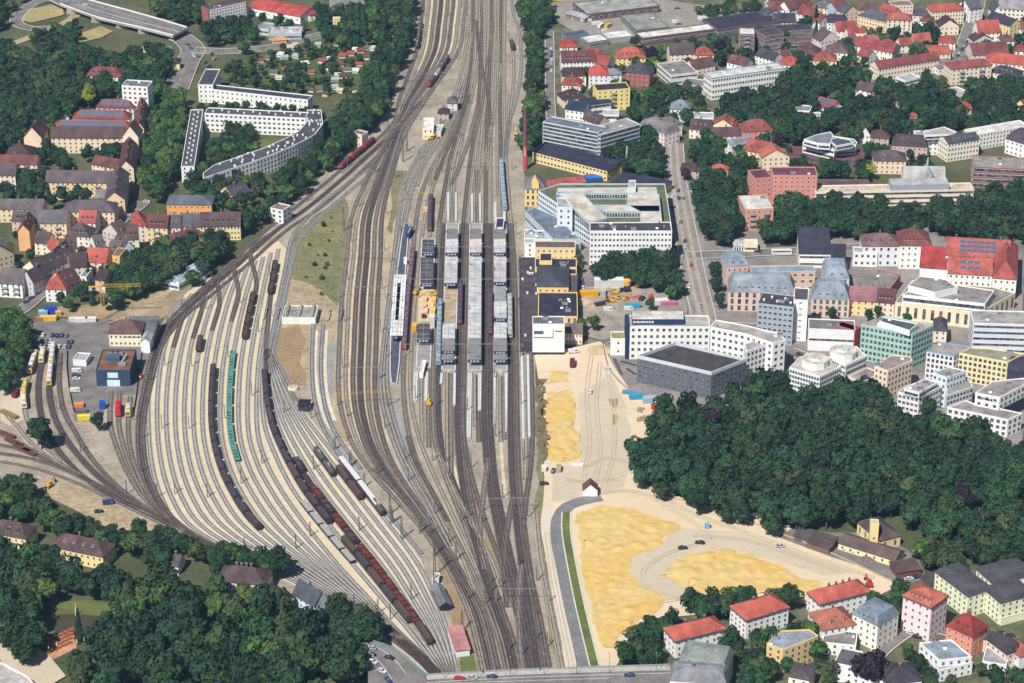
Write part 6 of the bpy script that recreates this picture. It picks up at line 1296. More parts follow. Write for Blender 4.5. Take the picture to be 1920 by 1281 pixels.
# ================================================================== road vehicles
CT = {}
def car_tpl(kind, colr):
    k = (kind, colr)
    if k in CT: return CT[k]
    e = empty('car', (0,0,-500)); m = SM(colr)
    wheel = lambda g: (g.tube((0,-.1,0),(0,.1,0),.32,.32,M_RUBBER,10), g.tube((0,-.11,0),(0,.11,0),.17,.17,M_METAL,8))
    if kind == 'car':
        L, hw = 4.4, .87
        g = MB(); g.extrude_y([(-2.2,.3),(2.2,.3),(2.2,.68),(2.0,.86),(1.0,.95),(-1.9,.98),(-2.2,.8)],-hw,hw,m); g.build('body', e)
        g = MB(); b0 = [(-1.75,-hw+.06),(1.05,-hw+.06),(1.05,hw-.06),(-1.75,hw-.06)]; b1 = [(-1.3,-hw+.22),(.3,-hw+.22),(.3,hw-.22),(-1.3,hw-.22)]
        frus(g, b0, .94, b1, 1.42, M_GLASS, False); g.build('windows', e)
        g = MB(); frus(g, b1, 1.415, [(x*.97,y*.97) for x, y in b1], 1.48, m, False); g.build('car_roof', e)
        wx, wy = 1.35, .8
    elif kind in ('van', 'bus'):
        L, hw, h = (5.6,.98,2.2) if kind == 'van' else (12,1.25,3.0)
        g = MB(); g.extrude_y([(-L/2,.35),(L/2,.35),(L/2,1.0),(L/2-.5 if kind == 'van' else L/2-.1,h-.1),(L/2-1.0 if kind == 'van' else L/2-.3,h),(-L/2+.1,h),(-L/2,h-.2)],-hw,hw,m); g.build('body', e)
        g = MB()
        for s in (-1, 1): x0 = (L/2-2.2 if kind == 'van' else -L/2+.6); g.face([(x0,s*(hw+.01),h*.55),(L/2-.65,s*(hw+.01),h*.55),(L/2-.75,s*(hw+.01),h*.85),(x0,s*(hw+.01),h*.85)], M_GLASS)
        g.face([(L/2-.02,-hw+.1,1.15),(L/2-.02,hw-.1,1.15),(L/2-.35,hw-.15,h-.25),(L/2-.35,-hw+.15,h-.25)], M_GLASS); g.build('windows', e)
        wx, wy = L*.31, hw-.1
    else:  # truck
        L, hw, h = 8.5, 1.25, 3.2
        g = MB(); g.box(-4.2,-hw,.9,2.0,hw,h,m); g.build('cargo_box', e)
        g = MB(); g.extrude_y([(2.15,.6),(4.2,.6),(4.2,1.6),(3.9,2.6),(2.15,2.7)],-hw+.05,hw-.05,SM((236,236,236))); g.build('cab', e)
        g = MB(); g.face([(4.22,-1,1.65),(4.22,1,1.65),(3.95,.95,2.5),(3.95,-.95,2.5)], M_GLASS); g.build('windscreen', e)
        g = MB(); g.box(-4.2,-.5,.5,4.0,.5,.9,M_DARK); g.build('chassis', e)
        wx, wy = 2.7, 1.1
    for sx in (-1, 1):
        for sy in (-1, 1): link('wheel', shared('wheel', wheel), e, (sx*wx, sy*wy, .32))
    CT[k] = e; return e
CC = {'white':(240,240,240),'silver':(196,200,206),'black':(40,42,52),'blue':(52,70,124),'red':(206,44,54),'grey':(120,124,132),'yellow':(246,196,50),'green':(60,110,90),'darkred':(122,44,60)}
CARN = {}
def car(x, y, ang, colr='silver', where='on the street', kind='car', z=.32, ground=0.0):
    src = car_tpl(kind, CC[colr]); p = G(x, y, ground)
    nm = {'car':'car','van':'van','bus':'bus','truck':'truck'}[kind]
    k = (colr, where, kind); CARN.setdefault(k, [])
    o = dup(src, tree_of(src), (p[0], p[1], ground+z), R(ang), None, nm, None); o.name = {'car':'parked_car' if 'park' in where else 'car','van':'van','bus':'bus','truck':'truck'}[kind]
    CARN[k].append((x, o)); return o
BZ = 6.0
for x, y, a, c in [(861,1274,0,'red'),(886,1273,0,'silver'),(922,1271,180,'blue'),(1180,1268,180,'blue')]: car(x, y, a, c, 'on the road bridge at the bottom edge', ground=BZ, z=.1)
for x, y, a, c in [(697,1217,160,'silver'),(730,1235,150,'black'),(699,1243,-30,'white'),(716,1260,-40,'white'),(728,1277,-60,'blue')]: car(x, y, a, c, 'on the curved road at the bottom', ground=BZ, z=.1)
for x, y, a, c, k in [(1280,1031,10,'black','car'),(1312,1021,170,'black','car'),(1107,738,80,'white','car'),(1020,910,5,'black','car'),(1037,886,80,'blue','car'),(1073,686,85,'darkred','truck'),(1075,663,10,'white','van')]: car(x, y, a, c, 'on the pale construction ground', k, z=.6)
def Z8(x, y): return (x/6.743, 580+y/6.743)
for x, y, c in [(545,342,'white'),(660,345,'blue'),(720,350,'black'),(780,345,'blue'),(840,350,'grey'),(530,420,'blue'),(590,415,'grey'),(640,420,'silver'),(845,430,'grey'),(905,430,'blue'),(510,482,'white'),(570,486,'grey'),(630,486,'white'),(690,490,'grey'),(745,490,'white'),(820,490,'silver'),(875,490,'blue')]: car(*Z8(x, y), 90, c, 'parked in the lot above the depot trains', z=.45)
for x, y, a, c, k in [(1010,660,5,'white','van'),(985,705,5,'silver','car'),(975,805,5,'white','van'),(962,856,5,'blue','car'),(967,896,5,'white','car'),(955,1052,5,'white','van')]: car(*Z8(x, y), a, c, 'parked beside the hedge left of the depot', k, z=.45)
for x, y, a, c, k in [(160,855,10,'silver','car'),(65,990,20,'silver','van'),(1780,872,85,'red','car')]: car(*Z8(x, y), a, c, 'parked near the depot edge', k, z=.45)
car(*Z8(210,1092), 80, 'darkred', 'parked on the pale yard left of the depot tracks', 'truck', z=.3)
tile(0, 0)
for x, y, a, c in [(1370,335,-50,'black'),(1392,362,-50,'blue'),(1410,415,-60,'white'),(1442,420,-60,'blue'),(1490,462,70,'grey'),(1522,492,70,'black'),(1545,400,70,'blue'),(1562,436,60,'silver'),(1482,383,10,'yellow'),(1605,340,10,'red'),(1250,300,-35,'white'),(620,40,-30,'white'),(480,15,-30,'silver')]: car(*q(x, y), a, c, 'on the junction at the upper left', z=.4 if y > 290 else .2, ground=0 if y > 290 else 5.4)
for x, y, c in [(150,235,'white')]: pass
tile(0, 1)
for x, y, a, c in [(275,905,55,'blue'),(232,938,50,'black'),(195,965,45,'blue'),(910,330,30,'silver'),(930,335,30,'white'),(870,398,35,'white'),(1065,235,10,'white'),(1000,300,20,'silver')]: car(*q(x, y), a, c, 'parked along the left residential street', z=.45)
for x, y, a, c in [(1015,868,0,'white'),(1052,850,0,'silver'),(1270,823,0,'silver'),(1340,820,10,'black'),(1160,818,0,'white')]: car(*q(x, y), a, c, 'parked beside the pale blue workshop', z=.45)
tile(3, 0)
for i in range(11): car(*q(1383+i*11.5, 412-i*17), 62, ['black','white','blue','black','silver','grey','black','white','red','grey','black'][i], 'parked along the upper right avenue', z=.45)
for x, y, c in [(1445,375,'darkred'),(1500,180,'silver'),(1495,90,'black'),(1440,420,'grey')]: car(*q(x, y), 62, c, 'driving on the upper right avenue', z=.45)
tile(2, 1)
for x, y, c in [(1168,196,'white'),(1192,204,'silver'),(1216,210,'blue'),(1246,212,'grey'),(1282,148,'silver'),(1305,152,'white'),(1330,157,'grey'),(1340,110,'black'),(1300,100,'blue')]: car(*q(x, y), 80, c, 'parked in the court behind the post building', z=.45)
for x, y, a, c in [(970,815,-20,'white'),(1012,828,-20,'white'),(1080,866,-50,'white'),(1235,620,80,'white'),(1236,640,80,'silver'),(1250,582,80,'silver'),(1165,275,0,'black')]: car(*q(x, y), a, c, 'at the kerb by the square trees', z=.45)
for x, y, c, k in [(505,800,'grey','car'),(512,830,'blue','car'),(515,860,'white','car'),(480,720,'white','van'),(700,1025,'white','van'),(850,1018,'white','van'),(740,1020,'silver','car')]: car(*q(x, y), 85 if x < 600 else 5, c, 'beside the station square building site', k, z=.45)
for x, y, a, c in [(1284,455,80,'black'),(1296,500,80,'red'),(1312,575,80,'silver'),(1292,540,-100,'white'),(1276,420,-100,'grey'),(1272,360,80,'blue'),(1300,600,-95,'black'),(1380,476,0,'silver'),(1420,474,180,'black'),(1520,470,0,'white'),(1240,606,5,'blue'),(1330,612,-5,'silver'),(1180,616,20,'red'),(1500,668,-25,'black'),(1560,692,-25,'white'),(1600,704,-25,'grey'),(1700,730,-10,'blue')]: car(x, y, a, c, 'on the streets around the tram line', z=.6)
tile(3, 1)
car(*q(97,612), 2, 'white', 'waiting left of the cinema', 'bus', z=.45)
tile(2, 0)
for x, y, a, c, k in [(540,165,20,'white','truck'),(600,150,20,'white','truck'),(620,192,15,'white','truck'),(650,205,60,'white','truck'),(700,205,60,'yellow','truck'),(460,148,20,'yellow','van'),(435,135,20,'white','van'),(270,12,10,'yellow','bus'),(345,8,10,'yellow','bus'),(680,235,30,'white','van'),(1190,170,5,'white','van'),(1215,185,5,'black','car'),(1390,155,5,'white','truck'),(1150,75,5,'silver','car'),(1205,72,5,'black','car')]: car(*q(x, y), a, c, 'in the freight yard at the top', k, z=.35)
for i in range(7): car(*q(285+(i%2)*4, 360+i*27), 88, ['white','blue','black','white','silver','grey','white'][i], 'parked along the lane by the upper trackside', z=.45)
tile(3, 3)
for x, y, a, c in [(1025,535,20,'white'),(1080,520,20,'black'),(1045,930,-25,'white'),(1085,955,-25,'black'),(575,315,20,'grey'),(640,335,20,'black'),(90,295,0,'silver')]: car(*q(x, y), a, c, 'parked near the cemetery or pink tower', z=.45)
tile(0, 3)
for x, y, a, c in [(160,205,0,'silver')]: pass
tile(0, 2)
for x, y, a, c, k in [(215,1015,5,'white','car'),(790,1190,10,'blue','van'),(720,1250,10,'black','car')]: car(*q(x, y), a, c, 'parked on the dirt strip below the depot fan', k, z=.45)
for (colr, where, kind), l in CARN.items():
    l.sort(key=lambda t: t[0]); N = len(l); cn = {'darkred':'dark red'}.get(colr, colr)
    for i, (x, o) in enumerate(l):
        o['label'] = '%s %s %s' % (cn, kind, where) + ('' if N == 1 else ', %s from left' % ORD[min(i,19)])
        o['group'] = '%ss %s' % (kind, where)
# ================================================================== bridges
def deck(name, pts, z, lab, th=1.0, solid=False, col2=None):
    P = [G(x, y, z)[:2] for x, y in pts]; ar = sum(P[i][0]*P[(i+1)%len(P)][1]-P[(i+1)%len(P)][0]*P[i][1] for i in range(len(P)))
    if ar < 0: P = P[::-1]
    c = sum(P)/len(P); e = empty(name, (*c, 0), 0, lab, 'bridge'); L = [p-c for p in P]; FOOT.append(np.array(P))
    b = MB(); b.prism(L, 0 if solid else z-th, z, M_CONC, M_ASPH); b.build('deck', e); return e, c
def rail_line(e, c, pts, z, h=1.1, nm='parapet', m=None):
    p = np.array([G(x, y, z)[:2]-c for x, y in pts]); p = cat_rom(p, 8)
    return band(nm, p, [(-.15,z),(-.15,z+h),(.15,z+h),(.15,z)], m or M_METAL, e)
e, c = deck('road_bridge', [(775,1266),(800,1266),(960,1257),(1140,1251),(1256,1247),(1330,1246),(1330,1330),(775,1345)], BZ, 'grey road bridge crossing all tracks along the bottom edge')
rail_line(e, c, [(800,1267),(960,1258),(1140,1252),(1256,1248)], BZ, .9)
def line_on(e, c, pts, z, wd, m, nm='lane_marking'):
    p = cat_rom(np.array([G(x, y, z)[:2]-c for x, y in pts]), 8); return strip(nm, p, wd, m, z+.03, e)
line_on(e, c, [(800,1280),(960,1271),(1140,1265),(1256,1262)], BZ, .25, M_LINE)
line_on(e, c, [(800,1271),(960,1262),(1140,1256),(1256,1253)], BZ, 3.2, M_CONC, 'footway')
line_on(e, c, [(850,1281),(1000,1276),(1140,1272)], BZ, .18, M_LINE)
for x in (800, 905, 1005, 1062):
    g = MB(); p = G(x, 1262, BZ)[:2]-c; g.box(p[0]-.6,p[1]-16,0,p[0]+.6,p[1]-.6,BZ-1.0,M_CONC); g.build('pier', e)
e, c = deck('road_embankment', [(672,1206),(700,1203),(735,1215),(765,1240),(790,1258),(820,1272),(820,1345),(690,1345),(690,1240),(660,1225)], BZ-.04, 'curved grey road rising to the bridge at the bottom left', solid=True)
rail_line(e, c, [(700,1204),(735,1216),(765,1241),(790,1259),(800,1267)], BZ-.04, 1.0, 'guard_rail', WM((90,130,120)))
line_on(e, c, [(690,1222),(715,1245),(735,1275)], BZ-.04, .2, M_LINE); line_on(e, c, [(705,1213),(735,1232),(760,1262)], BZ-.04, .2, M_LINE)
tile(0, 0)
e, c = deck('road_bridge', [q(440,32),q(720,132),q(1050,208),q(1260,262),q(1370,205),q(1150,140),q(900,70),q(640,0),q(470,-40),q(330,-20)], 5.4, 'long white-edged road bridge curving in at the top left corner', 1.6)
rail_line(e, c, [q(440,32),q(720,132),q(1050,208),q(1260,262)], 5.4, 1.0, 'parapet', M_WHITE); rail_line(e, c, [q(640,0),q(900,70),q(1150,140),q(1360,202)], 5.4, 1.0, 'parapet', M_WHITE)
for pts in ([(560,30),(840,115),(1090,178),(1300,232)],): line_on(e, c, [q(*p) for p in pts], 5.4, 1.2, M_CONC, 'median')
line_on(e, c, [q(500,20),q(780,118),q(1080,190)], 5.4, .2, M_LINE); line_on(e, c, [q(620,20),q(880,95),q(1120,160)], 5.4, .2, M_LINE)
for x, y in ((520,60),(700,120),(880,160),(1040,200)):
    g = MB(); p = Q(x, y, 5.4)[:2]-c; g.box(p[0]-4,p[1]+1,0,p[0]+4,p[1]+2.2,3.8,M_CONC); g.build('pier', e)
# ================================================================== masts, gantries, lamps
M_MAST = mat('mast_grey', rgb((110,112,116), .8), rough=.6, var=.15)
def mast_tpl():
    e = empty('catenary_mast', (0,0,-500)); g = MB(); g.box(-.2,-.2,0,.2,.2,8.2,M_MAST); g.build('post', e)
    g = MB(); g.tube((0,0,6.4),(2.6,0,6.9),.05,.05,M_MAST,5); g.tube((0,0,7.6),(2.6,0,6.9),.05,.05,M_MAST,5); g.build('cantilever', e)
    g = MB(); g.box(-.4,-.4,0,.4,.4,.5,M_CONC); g.build('footing', e); return e
MT = mast_tpl(); MK = tree_of(MT); nm_ = 0
for key, grp, lo, hi, stp in [('ya1','in the sand yard',4,-4,11),('ya4','in the sand yard',6,-5,11),('ya8','in the sand yard',8,-5,11),('ya11','in the sand yard',5,-5,12),('yb3','in the right yard',12,-3,10),('yb7','in the right yard',14,-3,9),('lad0','along the outer line',4,-6,10),('main0','along the main line',6,-3,9),('main5','along the main line',6,-3,9),('top0','on the upper curve',3,-1,8),('top4','on the upper curve',3,-1,8),('top7','on the upper curve',3,-1,8),('p1a','at the station',3,-2,9),('p2b','at the station',3,-2,9),('p3b','at the station',3,-2,10),('p4b','at the station',3,-2,9),('west0','west of the white canopy',6,-2,9),('d2','at the depot',4,-3,8),('d6','at the depot',4,-3,8),('east1','beside the red trains',6,-2,10)]:
    p = PATH[key]; T = np.gradient(p, axis=0)
    for i in range(lo, len(p)+hi, stp):
        t = T[i]/np.hypot(*T[i]); n = np.array([-t[1], t[0]])
        o = dup(MT, MK, (*(p[i]+n*2.35), 0), math.atan2(-n[1], -n[0]), 'slender grey catenary mast %s' % grp, 'catenary mast', 'catenary masts %s' % grp); nm_ += 1
def gantry(a, b, z, m, lab, nm='gantry', truss=.9, cat='gantry', bt=.09):
    P, S = G(*a), G(*b); c = (P+S)/2; v = (S-P)[:2]; L = np.hypot(*v); e = empty(nm, (c[0], c[1], 0), math.atan2(v[1], v[0]), lab, cat)
    for s in (-1, 1):
        g = MB(); g.box(s*L/2-.2,-.2,0,s*L/2+.2,.2,z+truss,m); g.build('post', e)
    g = MB()
    for zz in (z, z+truss): g.box(-L/2,-bt,zz-bt,L/2,bt,zz+bt,m)
    n = max(4, int(L/2.5))
    for k in range(n):
        x0, x1 = -L/2+k*L/n, -L/2+(k+1)*L/n; g.tube((x0,0,z if k%2 else z+truss),(x1,0,z+truss if k%2 else z),.05,.05,m,4)
    g.build('truss_beam', e); return e
M_ORG = mat('gantry_orange', rgb((224,182,96), .7), var=.15)
gantry((632,762),(738,757), 7, M_ORG, 'long orange signal gantry over the main line', bt=.05)
gantry((622,828),(648,828), 6, M_ORG, 'short orange gantry over the curved siding', bt=.05)
gantry((750,380),(818,384), 7, M_ORG, 'orange gantry north of the dark canopy', bt=.05)
M_PORT = mat('portal_grey', rgb((160,160,164), .7), var=.1)
for a, b, lab in [((640,492),(730,492),'grey overhead portal over the main line level with the upper canopies'),((768,484),(972,484),'upper pale overhead portal spanning all platform tracks'),((770,545),(974,545),'middle pale overhead portal spanning all platform tracks'),((760,668),(980,668),'lower pale overhead portal at the south end of the canopies'),((636,560),(722,560),'grey overhead portal left of the white canopy'),((634,712),(712,712),'grey overhead portal over the main line south of the trench'),((742,160),(870,152),'overhead portal across the upper curve'),((784,66),(880,62),'overhead portal across the uppermost curve'),((880,120),(955,120),'overhead portal over the eastern lines at the top'),((845,320),(960,318),'overhead portal north of the platforms'),((905,960),(1000,958),'overhead portal over the lower throat'),((930,1130),(1030,1130),'lowest overhead portal above the road bridge')]:
    gantry(a, b, 7.2, M_PORT, lab, 'overhead_portal', .35, 'overhead portal', .045)
def lattice(name, x, y, h, w0, w1, m, lab, cat, m2=None):
    p = G(x, y); e = empty(name, (p[0], p[1], 0), .3, lab, cat); g = MB()
    n = max(5, int(h/2.5))
    for sx in (-1, 1):
        for sy in (-1, 1): g.tube((sx*w0/2,sy*w0/2,0),(sx*w1/2,sy*w1/2,h),.12,.08,m,4)
    for k in range(n):
        z0, z1 = h*k/n, h*(k+1)/n; a0 = w0+(w1-w0)*k/n; a1 = w0+(w1-w0)*(k+1)/n
        for s in (-1, 1): g.tube((-a0/2,s*a0/2,z0),(a1/2,s*a1/2,z1),.06,.06,m,4); g.tube((s*a0/2,-a0/2,z0),(s*a1/2,a1/2,z1),.06,.06,m,4)
    g.build('lattice_shaft', e); return e
tile(1, 3)
for i, (x, y, h) in enumerate([(985,120,10),(1062,235,13),(1300,500,19),(1455,390,10),(1500,900,11),(1300,355,12),(1195,190,9)]): lattice('lattice_mast', *q(x, y), h, 1.0, .6, M_MAST, 'grey lattice mast at the lower throat, %s from the left' % ORD[[0,1,3,5,6,4,2][i]], 'mast')
tile(1, 2)
for i, (x, y, h) in enumerate([(690,905,8),(790,1060,8),(575,790,7),(975,1260,12)]): lattice('lattice_mast', *q(x, y), h, .9, .5, M_MAST, 'grey lattice mast beside the right yard, %s from the left' % ORD[[1,2,0,3][i]], 'mast')
tile(1, 0)
for i, (x, y, h) in enumerate([(1070,1180,16),(1100,1100,12)]): lattice('lattice_mast', *q(x, y), h, 1.2, .6, M_MAST, '%s of two lattice masts between the upper throat tracks' % ['left','right'][i], 'mast')
tile(1, 1); lattice('lattice_mast', *q(640,440), 16, 1.2, .6, M_MAST, 'grey lattice mast on the weedy waste ground', 'mast')
tile(2, 0)
e = lattice('radio_mast', *q(832,1245), 17, 1.1, .4, M_WHITE, 'white and red radio mast among trees right of the yellow hall', 'mast')
g = MB(); g.box(-1.6,-.1,8,1.6,.1,8.3,M_WHITE); g.box(-.1,-1.6,8,.1,1.6,8.3,M_WHITE); g.build('antenna_cross', e)
p = Q(95, 1232); e = empty('brick_chimney', (p[0], p[1], 0), 0, 'tall red brick factory chimney beside the upper right tracks', 'chimney')
g = MB(); g.tube((0,0,-1),(0,0,16),1.7,1.4,mat('chimney_low', rgb((188,90,92), .95), var=.15, fine=1.2),16); g.build('lower_shaft', e)
g = MB(); g.tube((0,0,16),(0,0,42),1.4,.9,mat('chimney_high', rgb((128,78,88), .95), var=.15, fine=1.2),16); g.build('upper_shaft', e)
g = MB(); g.tube((0,0,41.6),(0,0,42.6),1.05,1.05,M_BRICK,16); g.build('crown_ring', e)
g = MB()
for k in range(12): g.box(-.35,-1.52+k*.03,20+k*.9-10,.35,-1.45+k*.03,20+k*.9-9.4,M_WHITE)
g.build('painted_letters', e, kind='stuff')
# tower crane
tile(0, 1)
e = lattice('tower_crane', *q(757,1088), 22, 1.6, 1.6, M_ORG, 'orange tower crane standing over the left building site', 'crane')
g = MB()
for z in (20.5, 21.9): 
    for s in (-.5, .5): g.tube((0,s,z),(22,s*.6,z),.09,.07,M_ORG,4)
for k in range(14): g.tube((k*1.57,-.5,20.5),((k+1)*1.57,.5,21.9),.05,.05,M_ORG,4); g.tube((k*1.57,.5,21.9),((k+1)*1.57,-.5,20.5),.05,.05,M_ORG,4)
g.build('jib', e)
g = MB(); g.box(-7,-.7,20.6,0,.7,21,M_ORG); g.build('counter_jib', e)
g = MB(); g.box(-7,-.9,18.6,-5,.9,20.6,M_CONC); g.build('counterweight', e)
g = MB(); g.tube((0,-.6,21.5),(0,0,26),.12,.08,M_ORG,4); g.tube((0,.6,21.5),(0,0,26),.12,.08,M_ORG,4); g.tube((0,0,26),(14,0,22),.05,.05,M_DARK,4); g.tube((0,0,26),(-6.5,0,21),.05,.05,M_DARK,4); g.build('tower_top', e)
g = MB(); g.box(.8,-1.6,19,2.2,-.5,20.6,WM((230,230,230))); g.build('cab', e)
e.rotation_euler = (0,0,.06)
# street lamps
def lamp_tpl():
    e = empty('street_lamp', (0,0,-500)); g = MB(); g.tube((0,0,0),(0,0,9),.12,.07,M_MAST,6); g.build('pole', e)
    g = MB(); g.tube((0,0,9),(1.2,0,9.3),.05,.05,M_MAST,5); g.box(.9,-.22,9.25,2.0,.22,9.42,M_METAL); g.build('lamp_head', e); return e
LT = lamp_tpl(); LK = tree_of(LT)
for i, (x, y) in enumerate([(833,1272),(896,1272),(957,1270),(1020,1264),(1081,1264),(1142,1262),(1230,1262)]): dup(LT, LK, G(x, y, BZ), 1.57, '%s street lamp from the left on the bottom road bridge' % ORD[i], 'street lamp', 'street lamps on the bottom bridge')
tile(0, 0)
for i, (x, y) in enumerate([(460,20),(768,115),(1062,195),(920,60)]): dup(LT, LK, Q(x, y, 5.4), 1.0, '%s street lamp from the left on the upper left bridge' % ORD[[0,1,3,2][i]], 'street lamp', 'street lamps on the upper bridge')
# ================================================================== building site pieces
def box_thing(nm, x, y, L, W, Hh, c, lab, cat, rz=0, z=.3):
    p = G(x, y); e = empty(nm, (p[0], p[1], z), R(rz), lab, cat); g = MB(); g.box(-L/2,-W/2,.1,L/2,W/2,Hh,SM(c)); g.build('body', e)
    for i in range(max(2, int(L/1.2))):
        gx = -L/2+.6+i*(L-1.2)/(max(2, int(L/1.2))-1)
        g = MB(); g.box(gx-.06,-W/2-.05,.2,gx+.06,W/2+.05,Hh-.1,SM(tuple(int(v*.9) for v in c))); g.build('rib', e)
    g = MB(); g.box(-L/2-.04,-W/2-.06,Hh-.02,L/2+.04,W/2+.06,Hh+.06,SM(tuple(min(255,int(v*1.05)) for v in c))); g.build('lid', e); return e
def excavator(x, y, rz, lab, c=(246,186,40)):
    p = G(x, y); e = empty('excavator', (p[0], p[1], .3), R(rz), lab, 'excavator'); m = SM(c)
    for s in (-1, 1):
        g = MB(); g.extrude_y([(-1.9,.2),(-1.6,0),(1.6,0),(1.9,.2),(1.9,.6),(1.6,.8),(-1.6,.8),(-1.9,.6)],s*1.05-.3,s*1.05+.3,M_DARK); g.build('crawler', e)
    g = MB(); g.box(-2.0,-1.2,.9,1.2,1.2,2.0,m); g.build('upper_carriage', e)
    g = MB(); g.box(-.2,-1.15,2.0,1.2,-.1,3.0,M_GLASS); g.box(-.2,-1.15,3.0,1.2,-.1,3.1,m); g.build('cab', e)
    g = MB(); g.extrude_y([(1.0,1.5),(1.3,1.5),(4.0,4.2),(3.8,4.5),(2.4,3.8)],.1,.5,m); g.build('boom', e)
    g = MB(); g.extrude_y([(3.7,4.5),(4.1,4.4),(5.4,1.6),(5.1,1.5)],.15,.45,m); g.build('stick', e)
    g = MB(); g.extrude_y([(4.6,1.7),(5.5,1.6),(5.6,.8),(4.8,.6)],-.3,.9,M_DARK); g.build('bucket', e); return e
def Z4(x, y): return (980+x/5.125, 440+y/5.125)
box_thing('site_office', *Z4(828,510), 17, 5, 5.4, (236,234,236), 'two-storey white container office on the station square site', 'container')
box_thing('container', *Z4(955,515), 8, 2.5, 2.8, (52,56,74), 'dark container right of the white container office', 'container', 5)
box_thing('container', *Z4(625,600), 12, 3, 3.6, (246,178,40), 'long orange-yellow container at the left of the station square site', 'container', 3)
box_thing('container', *Z4(985,560), 6, 2.5, 2.6, (44,52,72), 'small dark blue skip in the middle of the square site', 'container', 8)
box_thing('container', *Z4(1055,715), 9, 2.6, 2.8, (72,160,206), 'bright blue container at the lower edge of the square site', 'container', 3)
box_thing('container', *Z4(1330,670), 8, 4, 2.8, (238,228,232), 'white tent-like cabin at the right end of the square site', 'container', 10)
box_thing('container', *Z4(1400,690), 9, 2.6, 2.6, (206,120,160), 'pink striped stall at the right end of the square site', 'stall', 4)
box_thing('container', *Z4(770,600), 3, 3, 4, (196,198,200), 'grey plant tank beside the white container office', 'tank', 0)
box_thing('container', *Z4(1090,620), 6, 2.4, 2.5, (214,150,140), 'pale red skip on the right half of the square site', 'container', 20)
box_thing('container', *Z4(1145,640), 4, 2.4, 2.2, (60,60,70), 'black skip beside the pale red one', 'container', 60)
box_thing('container', *Z4(740,690), 6, 2.4, 2.2, (70,60,60), 'dark brown skip among the debris of the square site', 'container', 25)
def silo(x, y, r, h, c, lab, lying=False):
    p = G(x, y); e = empty('silo', (p[0], p[1], .3), .4, lab, 'silo'); g = MB(); m = SM(c)
    if lying: g.tube((-h/2,0,r+.4),(h/2,0,r+.4),r,r,m,16); g.box(-h/2+.3,-r*.7,0,h/2-.3,r*.7,.8,M_DARK)
    else: g.tube((0,0,2),(0,0,h),r,r,m,16); g.tube((0,0,.8),(0,0,2),.4,r,m,16); g.tube((0,0,h),(0,0,h+.7),r,.3,m,16)
    g.build('drum', e); g = MB()
    for t in range(4): a = t*1.57+.8; g.tube((r*.9*math.cos(a),r*.9*math.sin(a),0),(r*.9*math.cos(a),r*.9*math.sin(a),2.2),.1,.1,M_DARK,5)
    g.build('leg_frame', e); g = MB(); g.tube((r+.1,0,.5),(r+.1,0,h+1),.08,.08,M_METAL,5); g.build('pipe', e)
silo(*Z4(1040,470), 2.6, 6, (246,170,60), 'big orange silo at the back of the square site')
silo(*Z4(1000,515), 2.4, 5, (250,190,90), 'orange silo with pale front beside the bigger one')
silo(*Z4(1232,640), 1.3, 3.6, (222,60,60), 'red tank at the right of the square site')
silo(*Z4(1105,525), 1.2, 3, (250,196,80), 'small yellow drum right of the orange silos')
for i, (x, y, rz) in enumerate([(890,575,170),(910,630,10),(985,640,30),(860,655,120)]): excavator(*Z4(x, y), rz, '%s yellow excavator from the left on the station square site' % ORD[[1,2,3,0][i]])
def heap(x, y, r, h, c, lab):
    p = G(x, y); g = MB(); m = GM('heap_%d' % c[0], c, tuple(int(v*.85) for v in c), .5, 1.5); n = 14; i = g.mi(m)
    rings = [(1,0),(.72,.38),(.4,.78),(.12,1)]; g.v.append((0,0,h*1.02)); 
    for rr, zz in rings:
        for k in range(n): t = 6.283*k/n; j = 1+RNG.uniform(-.14,.14); g.v.append((r*rr*j*math.cos(t), r*rr*j*math.sin(t), h*zz*(1+RNG.uniform(-.1,.1))))
    for s in range(3):
        for k in range(n): g.f.append((1+s*n+k, 1+s*n+(k+1)%n, 1+(s+1)*n+(k+1)%n, 1+(s+1)*n+k)); g.m.append(i)
    for k in range(n): g.f.append((0, 1+3*n+k, 1+3*n+(k+1)%n)); g.m.append(i)
    o = g.build('soil_heap', None, (p[0], p[1], .2)); tag(o, lab, 'heap')
heap(*Z4(590,655), 8, 2, (226,206,178), 'pale sand heap at the left of the square site')
heap(*Z4(660,690), 5, 1.5, (206,180,150), 'brownish heap in front of the orange container'); heap(*Z4(730,1115), 7, .8, (232,206,166), 'low sandy mound beside the parked white caravan')
heap(*Z4(830,650), 4, 1.6, (96,76,70), 'dark debris heap in the centre of the square site')
tile(3, 3); heap(*q(735,380), 4.5, 1.6, (140,128,122), 'grey gravel heap in the cemetery yard')
# trench between the platforms
tile(1, 1)
for i, (x, y, L, W, hh, c, lab) in enumerate([(1230,955,5,2.4,2.4,(238,200,170),'pale peach container in the platform building pit, upper'),(1295,960,5,2.4,2.4,(246,200,120),'yellow container in the platform building pit'),(1225,1010,6,2.4,2.2,(226,196,180),'pale rose skip in the platform building pit'),(1235,1040,7,2.4,2.2,(244,206,160),'cream container in the platform building pit, lower'),(1290,1040,6,2.4,2.6,(250,206,110),'yellow machine box beside the lower cream container'),(1285,1140,5,2.6,7,(232,226,218),'tall cream container stack at the lower end of the pit'),(1222,1078,3,2.4,2,(60,60,70),'black skip at the lower end of the pit'),(1152,1162,5,2.6,3.4,(250,184,60),'orange container left of the lower dark canopy'),(1235,300,3,2.4,2.5,(246,206,140),'cream container beside the dark red stub train')]):
    box_thing('container', *q(x, y), L, W, hh, c, lab, 'container', 88)
excavator(*q(1165,905), 60, 'yellow excavator at the upper left corner of the platform building pit'); excavator(*q(1290,920), 200, 'yellow excavator at the right of the platform building pit')
